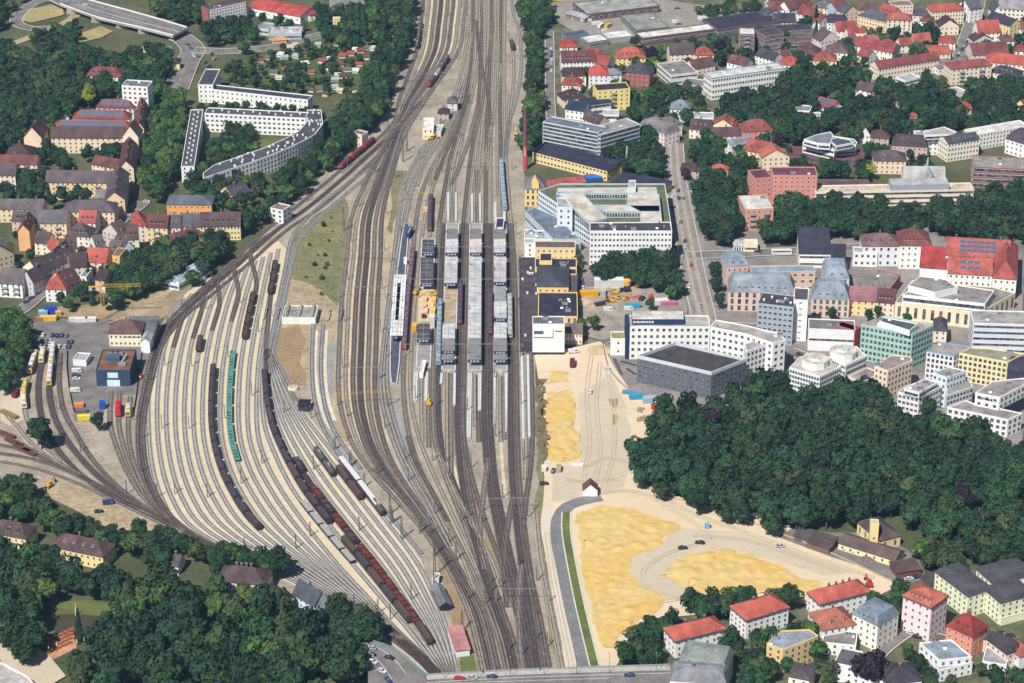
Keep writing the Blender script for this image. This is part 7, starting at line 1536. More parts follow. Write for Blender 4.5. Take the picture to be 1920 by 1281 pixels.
sheet('building_pit', [(788,538),(815,538),(810,606),(782,606)], GM('pit_sand', (240,212,164), (212,184,140), .15, .8, .8), .3, z=.86)
sheet('trench', [(834,540),(857,540),(854,605),(831,605)], GM('pit_brown', (206,186,156), (150,134,116), .2, .8, .8), .2, z=.86)
tile(1, 2); excavator(*q(1258,470), 90, 'yellow track excavator between the strip platforms south of the dark canopy')
tile(1, 0); excavator(*q(1275,1020), 10, 'yellow excavator beside the white-roofed railway building')
tile(0, 2); excavator(*q(360,1065), 60, 'yellow excavator on the dirt strip below the depot fan')
tile(2, 0); excavator(*q(30,985), 90, 'small yellow and white machine at the upper right trackside', (250,200,90))
tile(3, 3); excavator(*q(735,580), 100, 'red digger parked at the corner of the sand field', (206,60,50))
for x, y, L, W, hh, c, lab, rz in [(645,62,7,3,4.2,(40,80,190),'bright blue container at the left building site',5),(548,82,5,3,3,(170,206,230),'pale blue cabin left of the bright blue container',10),(615,150,9,2.6,2.8,(250,206,90),'yellow container below the bright blue one',3),(505,155,4,2.6,2.6,(200,120,110),'dull red cabin left of the yellow container',10),(740,80,3,2.6,2.4,(246,190,120),'small peach cabin right of the blue container',20),(1030,165,7,2.5,2.4,(240,240,242),'white container in the line along the left site road',4),(930,160,5,2.5,2.2,(226,228,230),'pale skip in the line along the left site road',4),(1150,160,6,2.5,2.4,(246,240,236),'last white container at the right of the site road line',4)]:
    box_thing('container', *Z8(x, y), L, W, hh, c, lab, 'container', rz)
tile(0, 2)
box_thing('container', *q(748,490), 3.2, 3, 4, (40,96,196), 'blue skip behind the roadside tree at the depot', 'container', 10); box_thing('container', *q(612,575), 6.5, 2.6, 2.6, (246,224,70), 'bright yellow container beside the depot tree', 'container', 5)
box_thing('container', *q(575,480), 5, 3, 2, (246,150,90), 'orange tarpaulin covered stack above the yellow container', 'container', 5); box_thing('container', *q(595,520), 6, 2.5, 1.6, (120,116,112), 'grey pallet stack above the yellow container', 'container', 5)
for i, (x, y, L, rz) in enumerate([(45,690,12,-35),(105,745,12,-38),(165,790,12,-38),(215,820,10,-38)]):
    box_thing('sleeper_stack', *q(x, y), L, 2.6, 1.3, (110,72,62), '%s rust-brown sleeper stack from the left beside the depot fan' % ORD[i], 'stack', rz)
box_thing('wagon_underframe', *q(70,545), 12, 2.4, 1.6, (150,130,80), 'old ochre flat wagon frame at the left pale yard', 'wagon', -40)
tile(2, 2)
for x, y, L, W, hh, c, lab, rz in [(908,420,8,3,2.6,(60,160,206),'bright blue container in front of the black office',6),(845,385,6,2.4,1.6,(90,150,190),'low blue skip left of the bright blue container',-15),(1000,445,7,4,2.8,(170,190,210),'pale grey cabin right of the bright blue container',8),(1050,495,5,3,2.6,(214,50,60),'red cabin at the forest corner',20),(1062,470,6,3,2.8,(130,200,226),'turquoise cabin between the red and grey cabins',20),(340,945,5,2.4,2.4,(190,170,140),'brown shed box beside the small car park on the sand',85),(232,945,3,2.4,2.6,(236,236,232),'white site cabin at the left edge of the sand ground',88),(475,912,6,2.2,1,(240,240,240),'flat white slab stack on the driven sand',0),(690,215,3,3,2,(200,210,226),'pile of white sacks at the fence of the sand ground',10)]:
    box_thing('container', *q(x, y), L, W, hh, c, lab, 'container', rz)
tile(2, 3); box_thing('container', *q(1420,155), 2.4, 2.2, 2.4, (130,190,226), 'tiny light blue cabin on the upper sand road', 'container', 0)
tile(2, 1); box_thing('covered_heap', *q(590,70), 10, 7, 2.5, (50,110,200), 'bright blue covered heap behind the post building', 'heap', 15)
tile(1, 0)
for i, x in enumerate((572, 590, 608)): silo(*q(x,205), 1.2, 8, (250,226,170), '%s of three cream silos from the left beside the red hall' % ORD[i])
# round pale tank
tile(1, 2); p = Q(270,352); e = empty('round_tank', (p[0], p[1], 0), 0, 'round pale basin left of the curved grey siding', 'tank'); g = MB(); g.tube((0,0,0),(0,0,1.6),2.7,2.7,WM((240,222,190)),20); g.build('wall', e); g = MB(); g.tube((0,0,1.6),(0,0,1.75),2.3,2.3,RM((226,206,170)),20); g.build('cover', e)
# fence along the sand field
for nm, pts, lab, hh, m in [('fence',[(1225,932),(1300,945),(1380,972),(1470,1005),(1560,1040),(1650,1082),(1690,1100)],'long low fence between the sand field and the forest',1.2,WM((170,150,120))),('fence',[(1128,640),(1140,690),(1165,722),(1190,742)],'grey site fence left of the parked bicycles',1.8,M_METAL),('wall',[(1222,938),(1290,952),(1360,972)],'pale kerb wall along the upper edge of the sand field',.6,M_CONC),('fence',[(126,660),(126,700),(132,745),(140,775)],'dark green hedge fence beside the depot parking',1.6,WM((60,84,60))),('fence',[(268,650),(262,690),(256,740),(250,775)],'dark fence right of the blue depot',1.4,M_DARK)]:
    p = cat_rom([G(*s)[:2] for s in pts], 6); e = empty(nm, (0,0,0), 0, lab, nm)
    band('panel', p, [(-.06,.1),(-.06,hh),(.06,hh),(.06,.1)], m, e)
    for k in range(0, len(p), 2):
        link('post', shared('post|%s%.1f' % (m.name, hh), lambda g: g.box(-.1,-.1,0,.1,.1,hh+.15,m)), e, (*p[k], 0))
# bicycles massed beside the black office
g = MB()
for (x0, y0, x1, y1, n) in [(745,130,800,250,40),(800,150,905,180,46),(840,205,900,245,30)]:
    tile(2, 2)
    for k in range(n):
        t = k/n; p = Q(x0+(x1-x0)*t, y0+(y1-y0)*t)
        for s in (-.5, .5): g.tube((p[0]+s,p[1]-.02,.4),(p[0]+s,p[1]+.02,.4),.33,.33,M_DARK,8)
        g.tube((p[0]-.5,p[1],.45),(p[0]+.1,p[1],.8),.04,.04,M_METAL,4); g.tube((p[0]+.1,p[1],.8),(p[0]+.5,p[1],.45),.04,.04,M_METAL,4)
o = g.build('bicycle_park', kind='stuff'); tag(o, 'massed parked bicycles in rows beside the black office', 'bicycles')
# garden terrace with tables, pond fountain
tile(0, 3)
p = [Q(x, y)[:2] for x, y in [(318,1080),(380,1115),(560,1030),(545,925),(420,950)]]; c = sum(p)/5; g = MB(); L = [s-c for s in p]; g.prism(L, 0, .35, M_CONC, GM('terrace_clay', (222,170,130), (200,150,116), .3, 1)); e = empty('garden_terrace', (*c, 0), 0, 'reddish paved beer garden terrace beside the pond', 'terrace'); g.build('paving', e); FOOT.append(np.array(p))
def table_tpl():
    e = empty('garden_table', (0,0,-500)); m = SM((206,120,76)); g = MB(); g.box(-1.2,-.45,.7,1.2,.45,.8,m); g.build('table_top', e)
    for s in (-1, 1): g = MB(); g.box(-1.2,s*.85-.18,.42,1.2,s*.85+.18,.5,m); g.build('bench', e)
    g = MB(); g.box(-1,-.3,0,-.8,.3,.7,M_DARK); g.box(.8,-.3,0,1,.3,.7,M_DARK); g.build('trestle', e); return e
TT = table_tpl(); TK = tree_of(TT); k = 0
for j in range(4):
    for i in range(5):
        x, y = 350+i*38+j*6, 1068-i*18-j*32
        if 330 < x < 545: dup(TT, TK, (*Q(x, y)[:2], .36), .5, 'orange-brown beer garden table with benches on the terrace', 'table', 'beer garden tables'); k += 1
for i, (x, y) in enumerate([(357,1055),(415,1030),(562,1010),(616,995)]):
    p = Q(x, y); e = empty('parasol', (p[0], p[1], .3), 0, '%s closed white parasol from the left on the garden terrace' % ORD[i], 'parasol'); g = MB(); g.tube((0,0,0),(0,0,3.4),.05,.05,M_METAL,6); g.build('pole', e); g = MB(); g.tube((0,0,1.4),(0,0,3.3),.3,.08,M_WHITE,8); g.build('folded_canopy', e)
p = Q(556, 800); e = empty('fountain', (p[0], p[1], .1), 0, 'tall white water jet rising from the park pond', 'fountain'); g = MB()
for k in range(26):
    a, r = RNG.uniform(0,6.28), RNG.uniform(.05,.35); g.tube((r*math.cos(a)*1.6,r*math.sin(a)*1.6,0),(r*.3*math.cos(a),r*.3*math.sin(a),RNG.uniform(4,8.2)),.12,.03,M_WHITE,5)
g.build('water_jet', e)
# garden huts of the allotments
tile(1, 0); HB_ = [(150,400),(200,500),(100,530),(140,565),(260,410),(330,395),(450,445),(520,430),(600,475),(640,510),(575,555),(550,580),(610,560),(380,525),(340,470),(380,655),(440,655),(580,655),(560,640),(480,680),(660,395),(700,360),(740,375),(790,350),(830,355),(650,290),(960,250),(720,470),(700,520),(20,440),(10,480),(270,330),(430,330),(560,320),(600,410),(500,520),(780,420),(60,420),(230,350),(180,420)]
for i, (x, y) in enumerate(HB_):
    rc_ = [(236,236,236),(150,84,76),(120,116,112),(226,206,190),(176,196,200),(110,80,72),(200,90,80)][i % 7]; wn = ['white','brown-red','grey','cream','pale blue','dark brown','red'][i % 7]
    H((x,y),(x+RNG.uniform(34,55),y-RNG.uniform(-6,6)),4,2.3,'g' if i % 2 else 's',1.0,(200,180,150) if i % 3 else (236,232,226),rc_,'%s-roofed allotment hut, %s of that colour listed from the left' % (wn, ORD[min(i//7,19)]),name='garden_hut',fl=0,ch=0,grp='allotment huts')
# two walkers on the bottom bridge
def person(x, y, c1, c2, lab):
    p = G(x, y, BZ); V = [(0,0,.95),(0,0,1.2),(0,0,1.42),(0,.02,1.55),(0,.03,1.68),(-.19,0,1.4),(-.24,.03,1.12),(-.2,.12,.88),(.19,0,1.4),(.24,-.04,1.12),(.22,-.1,.88),(-.1,.05,.9),(-.1,.16,.5),(-.1,.2,.08),(.1,-.03,.9),(.1,-.06,.5),(.1,-.22,.1),(-.1,.34,.05),(.1,-.06,.05)]
    E = [(0,1),(1,2),(2,3),(3,4),(2,5),(5,6),(6,7),(2,8),(8,9),(9,10),(0,11),(11,12),(12,13),(0,14),(14,15),(15,16),(13,17),(16,18)]
    rad = [.15,.16,.17,.06,.11,.07,.055,.04,.07,.055,.04,.09,.07,.05,.09,.07,.05,.045,.045]
    me = bpy.data.meshes.new('person'); me.from_pydata(V, E, []); me.materials.append(SM(c1)); o = link('person', me, None, (p[0], p[1], BZ+.03)); tag(o, lab, 'person')
    sk_ = o.modifiers.new('skin', 'SKIN'); o.modifiers.new('sub', 'SUBSURF').levels = 1
    for i, v in enumerate(me.skin_vertices[0].data): v.radius = (rad[i], rad[i]); v.use_root = (i == 0)
person(905, 1262, (70,64,72), None, 'walker in dark clothes on the footway of the bottom bridge')
person(1012, 1258, (120,110,110), None, 'walker in grey clothes on the footway of the bottom bridge, farther right')
# ================================================================== trees
def leaf_mat(key, c, c2):
    m = mat(key, c, rough=.75, scale=1.6, col2=c2, objvar=.34, spec=.25, detail=3)
    return m
LM = [leaf_mat('leaves_dark', (.031,.076,.027), (.013,.037,.017)), leaf_mat('leaves_mid', (.044,.096,.029), (.019,.049,.018)), leaf_mat('leaves_deep', (.023,.061,.028), (.011,.031,.017)), leaf_mat('leaves_light', (.086,.148,.032), (.040,.080,.022)),
      leaf_mat('leaves_yellow', (.36,.36,.035), (.20,.23,.03)), leaf_mat('leaves_copper', (.030,.017,.030), (.016,.010,.021)), leaf_mat('needles', (.020,.046,.028), (.011,.026,.019)), leaf_mat('leaves_olive', (.070,.094,.036), (.038,.055,.025))]
M_BARK = mat('bark', (.09,.065,.045), var=.3, scale=2)
def crown_mesh(name, m, nclump=15, nleaf=58, conifer=False, seed=0):
    rg = np.random.default_rng(seed); V = []; F = []
    def leaf(p, n, s):
        n = n/np.linalg.norm(n); t = np.cross(n, rg.normal(size=3)); t /= np.linalg.norm(t)+1e-9; u = np.cross(n, t); b = len(V)
        a = s*rg.uniform(.7,1.3); c = s*rg.uniform(.7,1.3)
        V.extend([p-t*a-u*c*.6, p+t*a-u*c, p+t*a*.8+u*c, p-t*a+u*c*.8]); F.append((b,b+1,b+2,b+3))
    if conifer:
        for k in range(11):
            z = -1+2*k/11; R0 = .52*(1-(z+1)/2.15)
            for j in range(58):
                a = rg.uniform(0,6.28); r = R0*rg.uniform(.5,1.05); n = np.array([math.cos(a),math.sin(a),.7]); n /= np.linalg.norm(n)
                leaf(np.array([r*math.cos(a), r*math.sin(a), z+rg.uniform(-.1,.1)]), n+rg.normal(0,.35,3), .075)
    else:
        cs = []
        for k in range(nclump):
            d = rg.normal(size=3); d /= np.linalg.norm(d); d[2] = d[2]*.85+.12; rr = rg.uniform(.5,.74)
            cs.append((d*rr, rg.uniform(.26,.44)))
        cs.append((np.array([0,0,.1]), .62))
        for c, r in cs:
            for j in range(int(nleaf*(r/.38)**2)):
                n = rg.normal(size=3); n /= np.linalg.norm(n); n[2] = abs(n[2])*.9+n[2]*.1 if rg.random() < .6 else n[2]
                n /= np.linalg.norm(n)
                p = c + n*r*rg.uniform(.82,1.06)
                leaf(p, n+rg.normal(0,.24,3), rg.uniform(.055,.105))
    # inner body so that the crown is not see-through
    n0 = len(V); nu, nv = 9, 6; sc = .60 if not conifer else .3
    for i in range(nv+1):
        for j in range(nu):
            th = math.pi*i/nv; ph = 6.283*j/nu; k = sc*(1+rg.uniform(-.16,.16)); zz = math.cos(th)
            rad = k*math.sin(th) if not conifer else .34*(1-(zz+1)/2.1)*math.sin(th)**.3
            V.append(np.array([rad*math.cos(ph), rad*math.sin(ph), zz*(sc if not conifer else .9)]))
    for i in range(nv):
        for j in range(nu): F.append((n0+i*nu+j, n0+i*nu+(j+1)%nu, n0+(i+1)*nu+(j+1)%nu, n0+(i+1)*nu+j))
    me = bpy.data.meshes.new(name); me.from_pydata([tuple(v) for v in V], [], F); me.materials.append(m); me.update(); return me
CM = {}
for i, m in enumerate(LM): CM[i] = [crown_mesh('crown', m, seed=10*i+k, conifer=(i == 6), nclump=13+2*k) for k in range(2)]
def trunk_f(g):
    g.tube((0,0,-.15),(.02,.01,.45),.075,.05,M_BARK,7); g.tube((.02,.01,.45),(0,0,.75),.05,.03,M_BARK,6)
    for a in (0.4, 2.4, 4.4): g.tube((.01,0,.38),(.22*math.cos(a),.22*math.sin(a),.68),.028,.014,M_BARK,5)
TRUNK = shared('trunk', trunk_f)
TREES = []
SPECIAL = [(76,806,7.4,0,'lone round dark tree among the depot tracks'),(184,787,4.4,0,'round tree beside the yellow container at the depot'),(165,178,6.6,4,'bright yellow-green tree above the solar roofed housing'),(1228,124,3.4,4,'bright yellow tree beside the slate pyramid roof'),(1633,320,4.2,4,'yellow-green tree beside the beige hipped house'),(1225,100,4.6,5,'dark copper tree behind the yellow villa'),(1350,105,5.4,2,'tall dark tree beside the red-roofed pale yellow house'),(1350,88,5.0,5,'purple-black tree tip beside the long freight hall'),
           (1530,35,4.6,6,'dark conifer beside the white-banded terrace block'),(1530,62,4.8,6,'second dark conifer in front of the terrace block'),(1270,200,4.2,6,'dark conifer in front of the blue-grey roofed white house'),(1630,1248,8.2,5,'large purple-black copper beech at the bottom between white houses'),(1805,935,6,5,'purple copper beech in the right forest'),(1333,785,5.5,5,'dark purple tree at the upper edge of the right forest'),(1460,262,5,5,'dark copper tree left of the white terraced office'),(1285,325,3.6,5,'dark red tree right of the long dark hall'),(400,1140,6.4,3,'bright light green round tree in the lower left park'),(40,1215,6.4,1,'broad tree beside the garden terrace'),(148,1180,4.6,6,'dark spruce standing in the pond'),
           (172,555,4.2,6,'tall conifer beside the slim white house end'),(166,520,4.2,6,'second conifer behind the slim white house end'),(1805,20,5,6,'dark conifer beside the avenue at the top'),(1560,588,3.6,1,'round tree in front of the rose brick block'),(1630,590,3.2,0,'pair tree left of the beige town house'),(1646,588,3.0,1,'pair tree right, before the beige town house'),(1700,598,3,1,'small tree before the slit-windowed court'),(1258,545,4.6,3,'light green tree at the lower corner of the square'),(1220,572,3.0,1,'small tree in front of the square building site'),(1170,1225,5,1,'tree nearest the bottom road at the sand field'),(1740,760,5.2,0,'tree before the grey stacked office'),(1250,455,4,7,'pale olive tree at the right end of the square trees')]
for x, y, r, k, lab in SPECIAL:
    zc = r*1.5; p = G(x, y, zc); TREES.append((p[0], p[1], r, k, lab, None)); FOOT.append(np.array([(p[0]+r*1.15*math.cos(t), p[1]-r*.5+r*1.5*math.sin(t)) for t in np.arange(0,6.2,.8)]))
FOOT.append(np.array([G(*p)[:2] for p in [(85,1135),(200,1138),(196,1205),(168,1232),(75,1240)]]))
NPF = [(f, f.min(0)-1, f.max(0)+1) for f in FOOT]
def blocked(P, free):
    bad = np.zeros(len(P), bool)
    for f, lo, hi in NPF:
        c = (P[:,0] > lo[0]) & (P[:,0] < hi[0]) & (P[:,1] > lo[1]) & (P[:,1] < hi[1])
        if c.any(): i = np.where(c)[0]; bad[i] |= inside_np(P[i], f)
    for p, wd in ([] if free else LINES):
        lo, hi = p.min(0)-wd-4, p.max(0)+wd+4
        c = (P[:,0] > lo[0]) & (P[:,0] < hi[0]) & (P[:,1] > lo[1]) & (P[:,1] < hi[1])
        if c.any():
            i = np.where(c)[0]; d = np.min(np.hypot(P[i,0][:,None]-p[None,:,0], P[i,1][:,None]-p[None,:,1]), axis=1); bad[i] |= d < wd+1.8
    return bad
def wood(pts, sp, r0, r1, mix, lab, grp, zc=8.0, free=False):
    poly = np.array([G(x, y, zc)[:2] for x, y in pts]); lo, hi = poly.min(0), poly.max(0)
    nx, ny = int((hi[0]-lo[0])/sp)+1, int((hi[1]-lo[1])/(sp*.9))+1
    P = np.array([(lo[0]+(i+(j%2)*.5)*sp, lo[1]+j*sp*.9) for i in range(nx+1) for j in range(ny+1)]) + RNG.normal(0, sp*.26, ((nx+1)*(ny+1), 2))
    P = P[inside_np(P, poly)]
    if not len(P): return
    P = P[~blocked(P, free)]
    for p in P: TREES.append((p[0], p[1], RNG.uniform(r0, r1), int(RNG.choice(mix)), lab, grp))
D = [0,0,1,2,2,0,2,1,0,0,7]; LT_ = [3,3,1,1,7]; MX = [0,1,2,3,7,1,0]
wood([(1182,858),(1205,800),(1240,755),(1275,762),(1300,770),(1330,748),(1395,742),(1432,705),(1478,712),(1500,748),(1525,738),(1570,730),(1620,724),(1665,742),(1690,775),(1705,815),(1740,780),(1775,780),(1800,800),(1850,805),(1880,835),(1920,840),(1960,1060),(1920,1065),(1860,1062),(1800,1050),(1760,1020),(1725,1000),(1690,960),(1640,955),(1600,975),(1540,968),(1490,975),(1460,985),(1400,965),(1320,945),(1240,915),(1195,890)], 8.2, 4.4, 7.6, D, 'broadleaf tree in the dense dark forest at the right', 'trees of the right forest')
wood([(1720,1010),(1770,1005),(1800,1050),(1790,1075),(1740,1075)], 7, 4, 5.5, LT_, 'lighter green tree in front of the right forest near the chapel yard', 'lighter trees by the chapel')
wood([(-20,895),(50,905),(90,940),(110,975),(170,985),(200,1000),(250,985),(330,1000),(380,1030),(395,1060),(330,1040),(300,1060),(250,1030),(215,1035),(150,1005),(90,990),(60,965),(-20,960)], 7, 4, 5.8, MX, 'tree in the wood edge below the depot tracks', 'trees below the depot')
wood([(380,1035),(420,1028),(470,1032),(520,1045),(535,1080),(520,1100),(500,1090),(480,1070),(400,1062)], 7, 4.2, 6, MX, 'tree in the clump hiding the lower ends of the sand yard tracks', 'trees at the foot of the sand yard', free=True)
wood([(590,1128),(640,1112),(672,1130),(700,1172),(712,1200),(690,1215),(640,1180),(600,1160)], 7.4, 4.6, 6.2, MX, 'tree in the clump between the white yard house and the curved road', 'trees by the curved road', free=True)
wood([(-20,1020),(30,1035),(80,1045),(130,1060),(220,1075),(300,1075),(390,1095),(430,1110),(500,1112),(560,1150),(620,1160),(610,1130),(640,1110),(670,1130),(700,1170),(712,1200),(690,1225),(680,1260),(650,1270),(600,1300),(330,1310),(300,1285),(250,1300),(180,1290),(150,1275),(150,1240),(160,1205),(190,1170),(200,1140),(120,1120),(80,1130),(85,1160),(80,1210),(20,1225),(-20,1180)], 9.2, 4.6, 8.4, MX, 'large tree in the park at the lower left', 'trees of the lower left park')
wood([(700,-30),(783,-30),(775,50),(745,130),(733,180),(700,225),(655,270),(620,305),(570,340),(520,385),(480,420),(440,450),(400,490),(370,520),(345,530),(360,500),(300,515),(240,540),(205,545),(215,505),(260,470),(330,455),(400,440),(450,410),(480,380),(560,330),(600,300),(625,260),(635,200),(680,175),(690,120),(700,60),(640,50),(600,70),(640,30)], 7.4, 4, 6.2, MX, 'tree in the belt along the left side of the railway', 'trackside trees')
wood([(215,505),(270,475),(350,455),(390,470),(370,515),(300,522),(240,545)], 6.6, 4.2, 5.4, LT_, 'light green lime tree in the row above the left building site', 'lime trees above the site')
wood([(270,185),(300,165),(345,175),(345,260),(325,330),(290,370),(262,360),(268,290),(283,220)], 7.4, 4.4, 6, [3,3,1,3,0], 'tall light green street tree between the two housing estates', 'trees between the estates')
wood([(-20,60),(30,80),(60,100),(120,85),(220,100),(240,110),(320,110),(325,140),(300,170),(280,190),(228,185),(226,150),(165,190),(110,220),(90,255),(50,225),(40,260),(-20,290)], 7.6, 3.8, 6.2, MX, 'tree in the upper left wood', 'upper left wood')
wood([(-20,-20),(60,-10),(30,20),(-20,60)], 8, 4, 6, MX, 'tree beside the slip road at the top left corner', 'top left corner trees')
wood([(215,95),(300,84),(330,108),(300,150),(240,120)], 8, 4, 6, MX, 'tree in the wood right below the upper left bridge', 'wood below the bridge')
for pl in ([(560,10),(690,0),(690,60),(640,40),(580,30)], [(460,30),(480,60),(380,60),(385,40)], [(600,60),(650,45),(700,70),(690,100)]): wood(pl, 8, 3.4, 5.4, MX, 'tree between the red hall and the trackside belt', 'trees near the red hall')
wood([(60,40),(140,30),(150,75),(60,85)], 9, 3.6, 5, MX, 'tree under the upper left road bridge', 'trees by the upper left bridge')
wood([(290,-20),(380,-10),(380,30),(330,40),(290,20)], 8, 4, 6, MX, 'tree left of the white slab with brick ends', 'trees near the brick slab')
wood([(470,15),(560,35),(620,40),(600,60),(500,45)], 9, 3, 4.5, MX, 'tree around the bright red hall', 'trees at the red hall')
wood([(380,60),(470,60),(480,85),(400,88)], 8, 3, 4.6, MX, 'tree along the main road at the upper left', 'trees along the main road')
for pl in ([(80,255),(125,258),(130,300),(75,300)], [(165,262),(228,270),(225,292),(160,300)], [(0,325),(170,325),(170,372),(60,372),(0,365)]): wood(pl, 8, 4, 5.5, D, 'tree in a barrack court at the left', 'court trees of the barracks')
wood([(395,260),(425,225),(470,225),(492,265),(480,290),(420,300),(390,310)], 7.5, 4, 5.6, MX, 'tree in the court of the U-shaped estate', 'court trees of the white estate')
wood([(370,190),(480,185),(600,205),(620,215),(560,215),(470,200),(380,200)], 7, 2.8, 3.8, D, 'small tree in front of the long white row', 'trees before the white row')
wood([(345,300),(480,330),(560,300),(600,260),(605,290),(560,335),(470,370),(400,390),(350,380)], 8, 3.6, 5.5, MX, 'tree between the curved white block and the railway', 'trees below the curved block')
wood([(410,120),(480,105),(600,75),(690,75),(700,120),(660,165),(560,172),(440,160)], 5.2, 1.2, 2.9, MX, 'small fruit tree or hedge in the allotments', 'allotment trees', 3)
wood([(968,-30),(1018,-30),(1040,40),(1035,90),(1042,180),(1060,240),(1020,240),(990,280),(975,260),(985,180),(995,90),(975,20)], 7, 3.8, 5.6, MX, 'tree in the belt along the right side of the upper railway', 'right trackside trees')
wood([(1115,285),(1140,262),(1175,245),(1220,240),(1260,250),(1310,262),(1345,290),(1330,330),(1290,320),(1240,325),(1190,318),(1150,300)], 7.2, 4.6, 6.4, D, 'tree in the dark grove behind the post building', 'grove behind the post building')
wood([(1170,170),(1290,150),(1330,190),(1300,225),(1240,215),(1180,220)], 9, 3.6, 5.2, MX, 'garden tree below the grey school', 'trees below the school')
wood([(1310,340),(1350,315),(1420,320),(1400,345),(1380,390),(1385,440),(1350,465),(1310,455),(1298,400)], 7, 4.4, 6, D, 'tree in the dark avenue along the tram street', 'tram street trees')
wood([(1330,490),(1352,490),(1358,560),(1335,570)], 6, 3.4, 4.4, D, 'tree in the row right of the tram tracks', 'row beside the tram tracks')
wood([(1115,495),(1150,470),(1200,460),(1255,460),(1275,490),(1285,545),(1240,540),(1200,520),(1120,515)], 6.4, 4, 5.4, D, 'tree in front of the white post building front', 'trees on the square')
wood([(1080,465),(1105,470),(1100,500),(1082,498)], 6, 2.6, 3.4, MX, 'small tree at the corner of the station wing', 'small station trees')
wood([(1090,590),(1122,590),(1128,625),(1092,628)], 6, 3.6, 4.4, [1,3], 'round green tree on the square beside the small peach house', 'round square trees')
wood([(1425,385),(1480,360),(1540,355),(1600,362),(1650,375),(1750,385),(1830,360),(1880,345),(1930,345),(1930,440),(1820,440),(1760,420),(1700,425),(1600,432),(1560,450),(1480,465),(1430,450)], 7.4, 4.2, 6.2, D+[7], 'tree in the parkland below the long beige school', 'parkland trees')
wood([(1345,195),(1385,175),(1450,165),(1470,130),(1500,128),(1560,125),(1600,135),(1650,150),(1720,150),(1800,165),(1840,150),(1930,150),(1930,225),(1860,245),(1820,240),(1730,235),(1650,270),(1600,258),(1560,235),(1500,260),(1440,250),(1400,225),(1350,215)], 7.6, 4.2, 6.4, D, 'tree in the leafy villa quarter at the upper right', 'villa quarter trees')
for pl, sp in (([(1440,100),(1530,60),(1600,80),(1600,115),(1500,128)], 9), ([(1640,30),(1760,40),(1770,90),(1700,100),(1640,70)], 8.5), ([(1840,30),(1930,30),(1930,100),(1850,90)], 8.5), ([(1400,20),(1520,10),(1520,60),(1420,70)], 10), ([(1240,70),(1440,60),(1440,110),(1280,110)], 9), ([(1060,90),(1180,90),(1180,170),(1060,170)], 10), ([(1300,230),(1460,230),(1480,300),(1330,310)], 8), ([(1280,0),(1470,0),(1460,30),(1340,25)], 9), ([(1480,290),(1600,300),(1640,330),(1500,330)], 8), ([(1620,260),(1740,260),(1740,310),(1620,300)], 8), ([(1680,100),(1800,90),(1830,140),(1700,140)], 9), ([(1560,20),(1640,60),(1640,110),(1560,100)], 10), ([(1180,60),(1260,80),(1250,130),(1190,120)], 10), ([(1100,180),(1180,230),(1110,240)], 9)):
    wood(pl, sp, 3, 5, MX, 'garden tree among the houses of the upper right suburb', 'suburb garden trees')
for pl in ([(1480,1180),(1560,1160),(1600,1200),(1590,1280),(1500,1290),(1460,1230)], [(1690,1180),(1780,1200),(1790,1280),(1680,1290),(1660,1240)], [(1800,1200),(1930,1180),(1930,1290),(1830,1260)], [(1250,1200),(1330,1210),(1330,1250),(1260,1250)], [(1560,1120),(1700,1100),(1690,1200),(1600,1170)]): wood(pl, 8, 2.4, 4.6, MX, 'garden tree filling a court between the lower right houses', 'court trees at the lower right')
for pl, sp in (([(20,380),(120,440),(150,480),(60,520),(0,500)], 14), ([(150,440),(200,470),(190,520),(130,520)], 11), ([(90,520),(170,530),(220,560),(120,565),(80,550)], 8), ([(190,500),(240,510),(235,560),(190,560)], 7)):
    wood(pl, sp, 2.8, 4.4, MX, 'tree between the town houses at the left', 'left quarter trees')
wood([(-20,590),(30,592),(56,620),(62,665),(50,690),(20,715),(-20,730)], 7, 4.6, 6.4, LT_+[1], 'big round tree at the left edge above the depot', 'left edge trees')
wood([(1165,1235),(1180,1185),(1215,1160),(1265,1140),(1290,1150),(1240,1180),(1240,1230),(1200,1250)], 6.6, 3.8, 5.2, MX, 'tree at the corner of the sand field and the bottom road', 'trees at the sand field corner')
wood([(1290,1125),(1345,1105),(1400,1100),(1420,1115),(1460,1110),(1500,1115),(1440,1135),(1370,1140),(1320,1150)], 6.8, 3.8, 5.4, MX, 'tree behind the three orange-roofed houses', 'trees behind the orange roofs')
wood([(1320,1170),(1370,1190),(1430,1190),(1480,1140),(1540,1130),(1570,1150),(1530,1180),(1500,1200),(1450,1220),(1460,1280),(1500,1290),(1400,1290),(1380,1230),(1310,1210)], 7.4, 3.4, 5, MX, 'garden tree between the lower right villas', 'lower right garden trees')
wood([(1540,1130),(1640,1110),(1690,1090),(1700,1110),(1640,1150),(1600,1160)], 7, 3.2, 4.6, MX, 'tree between the orange roofs and the pink tower', 'trees at the pink tower')
wood([(1780,1150),(1850,1160),(1870,1190),(1800,1180)], 8, 2.6, 3.8, MX, 'small tree in front of the yellow-green complex', 'yellow-green court trees')
wood([(1740,1250),(1800,1255),(1800,1290),(1740,1290)], 9, 3.4, 4.6, MX, 'tree cut by the bottom edge below the white flat hall', 'bottom edge trees')
wood([(1840,1240),(1910,1250),(1910,1290),(1840,1290)], 9, 4, 5, MX, 'large tree cut by the lower right corner', 'corner trees')
wood([(10,890),(60,900),(100,930),(60,930),(0,915)], 5, 1.4, 2.4, MX, 'bush on the dirt strip below the depot fan', 'dirt strip bushes', 2)
wood([(380,495),(440,460),(520,410),(560,380),(570,385),(500,445),(430,500),(390,520)], 5, 2.2, 3.4, [3,1,0], 'low tree on the embankment along the ladder tracks', 'embankment shrubs', 3)
wood([(560,445),(640,385),(650,470),(605,570),(560,540)], 13, .5, 1.9, [7,3,1], 'low bush on the weedy waste ground beside the sand yard', 'waste ground bushes', 1)
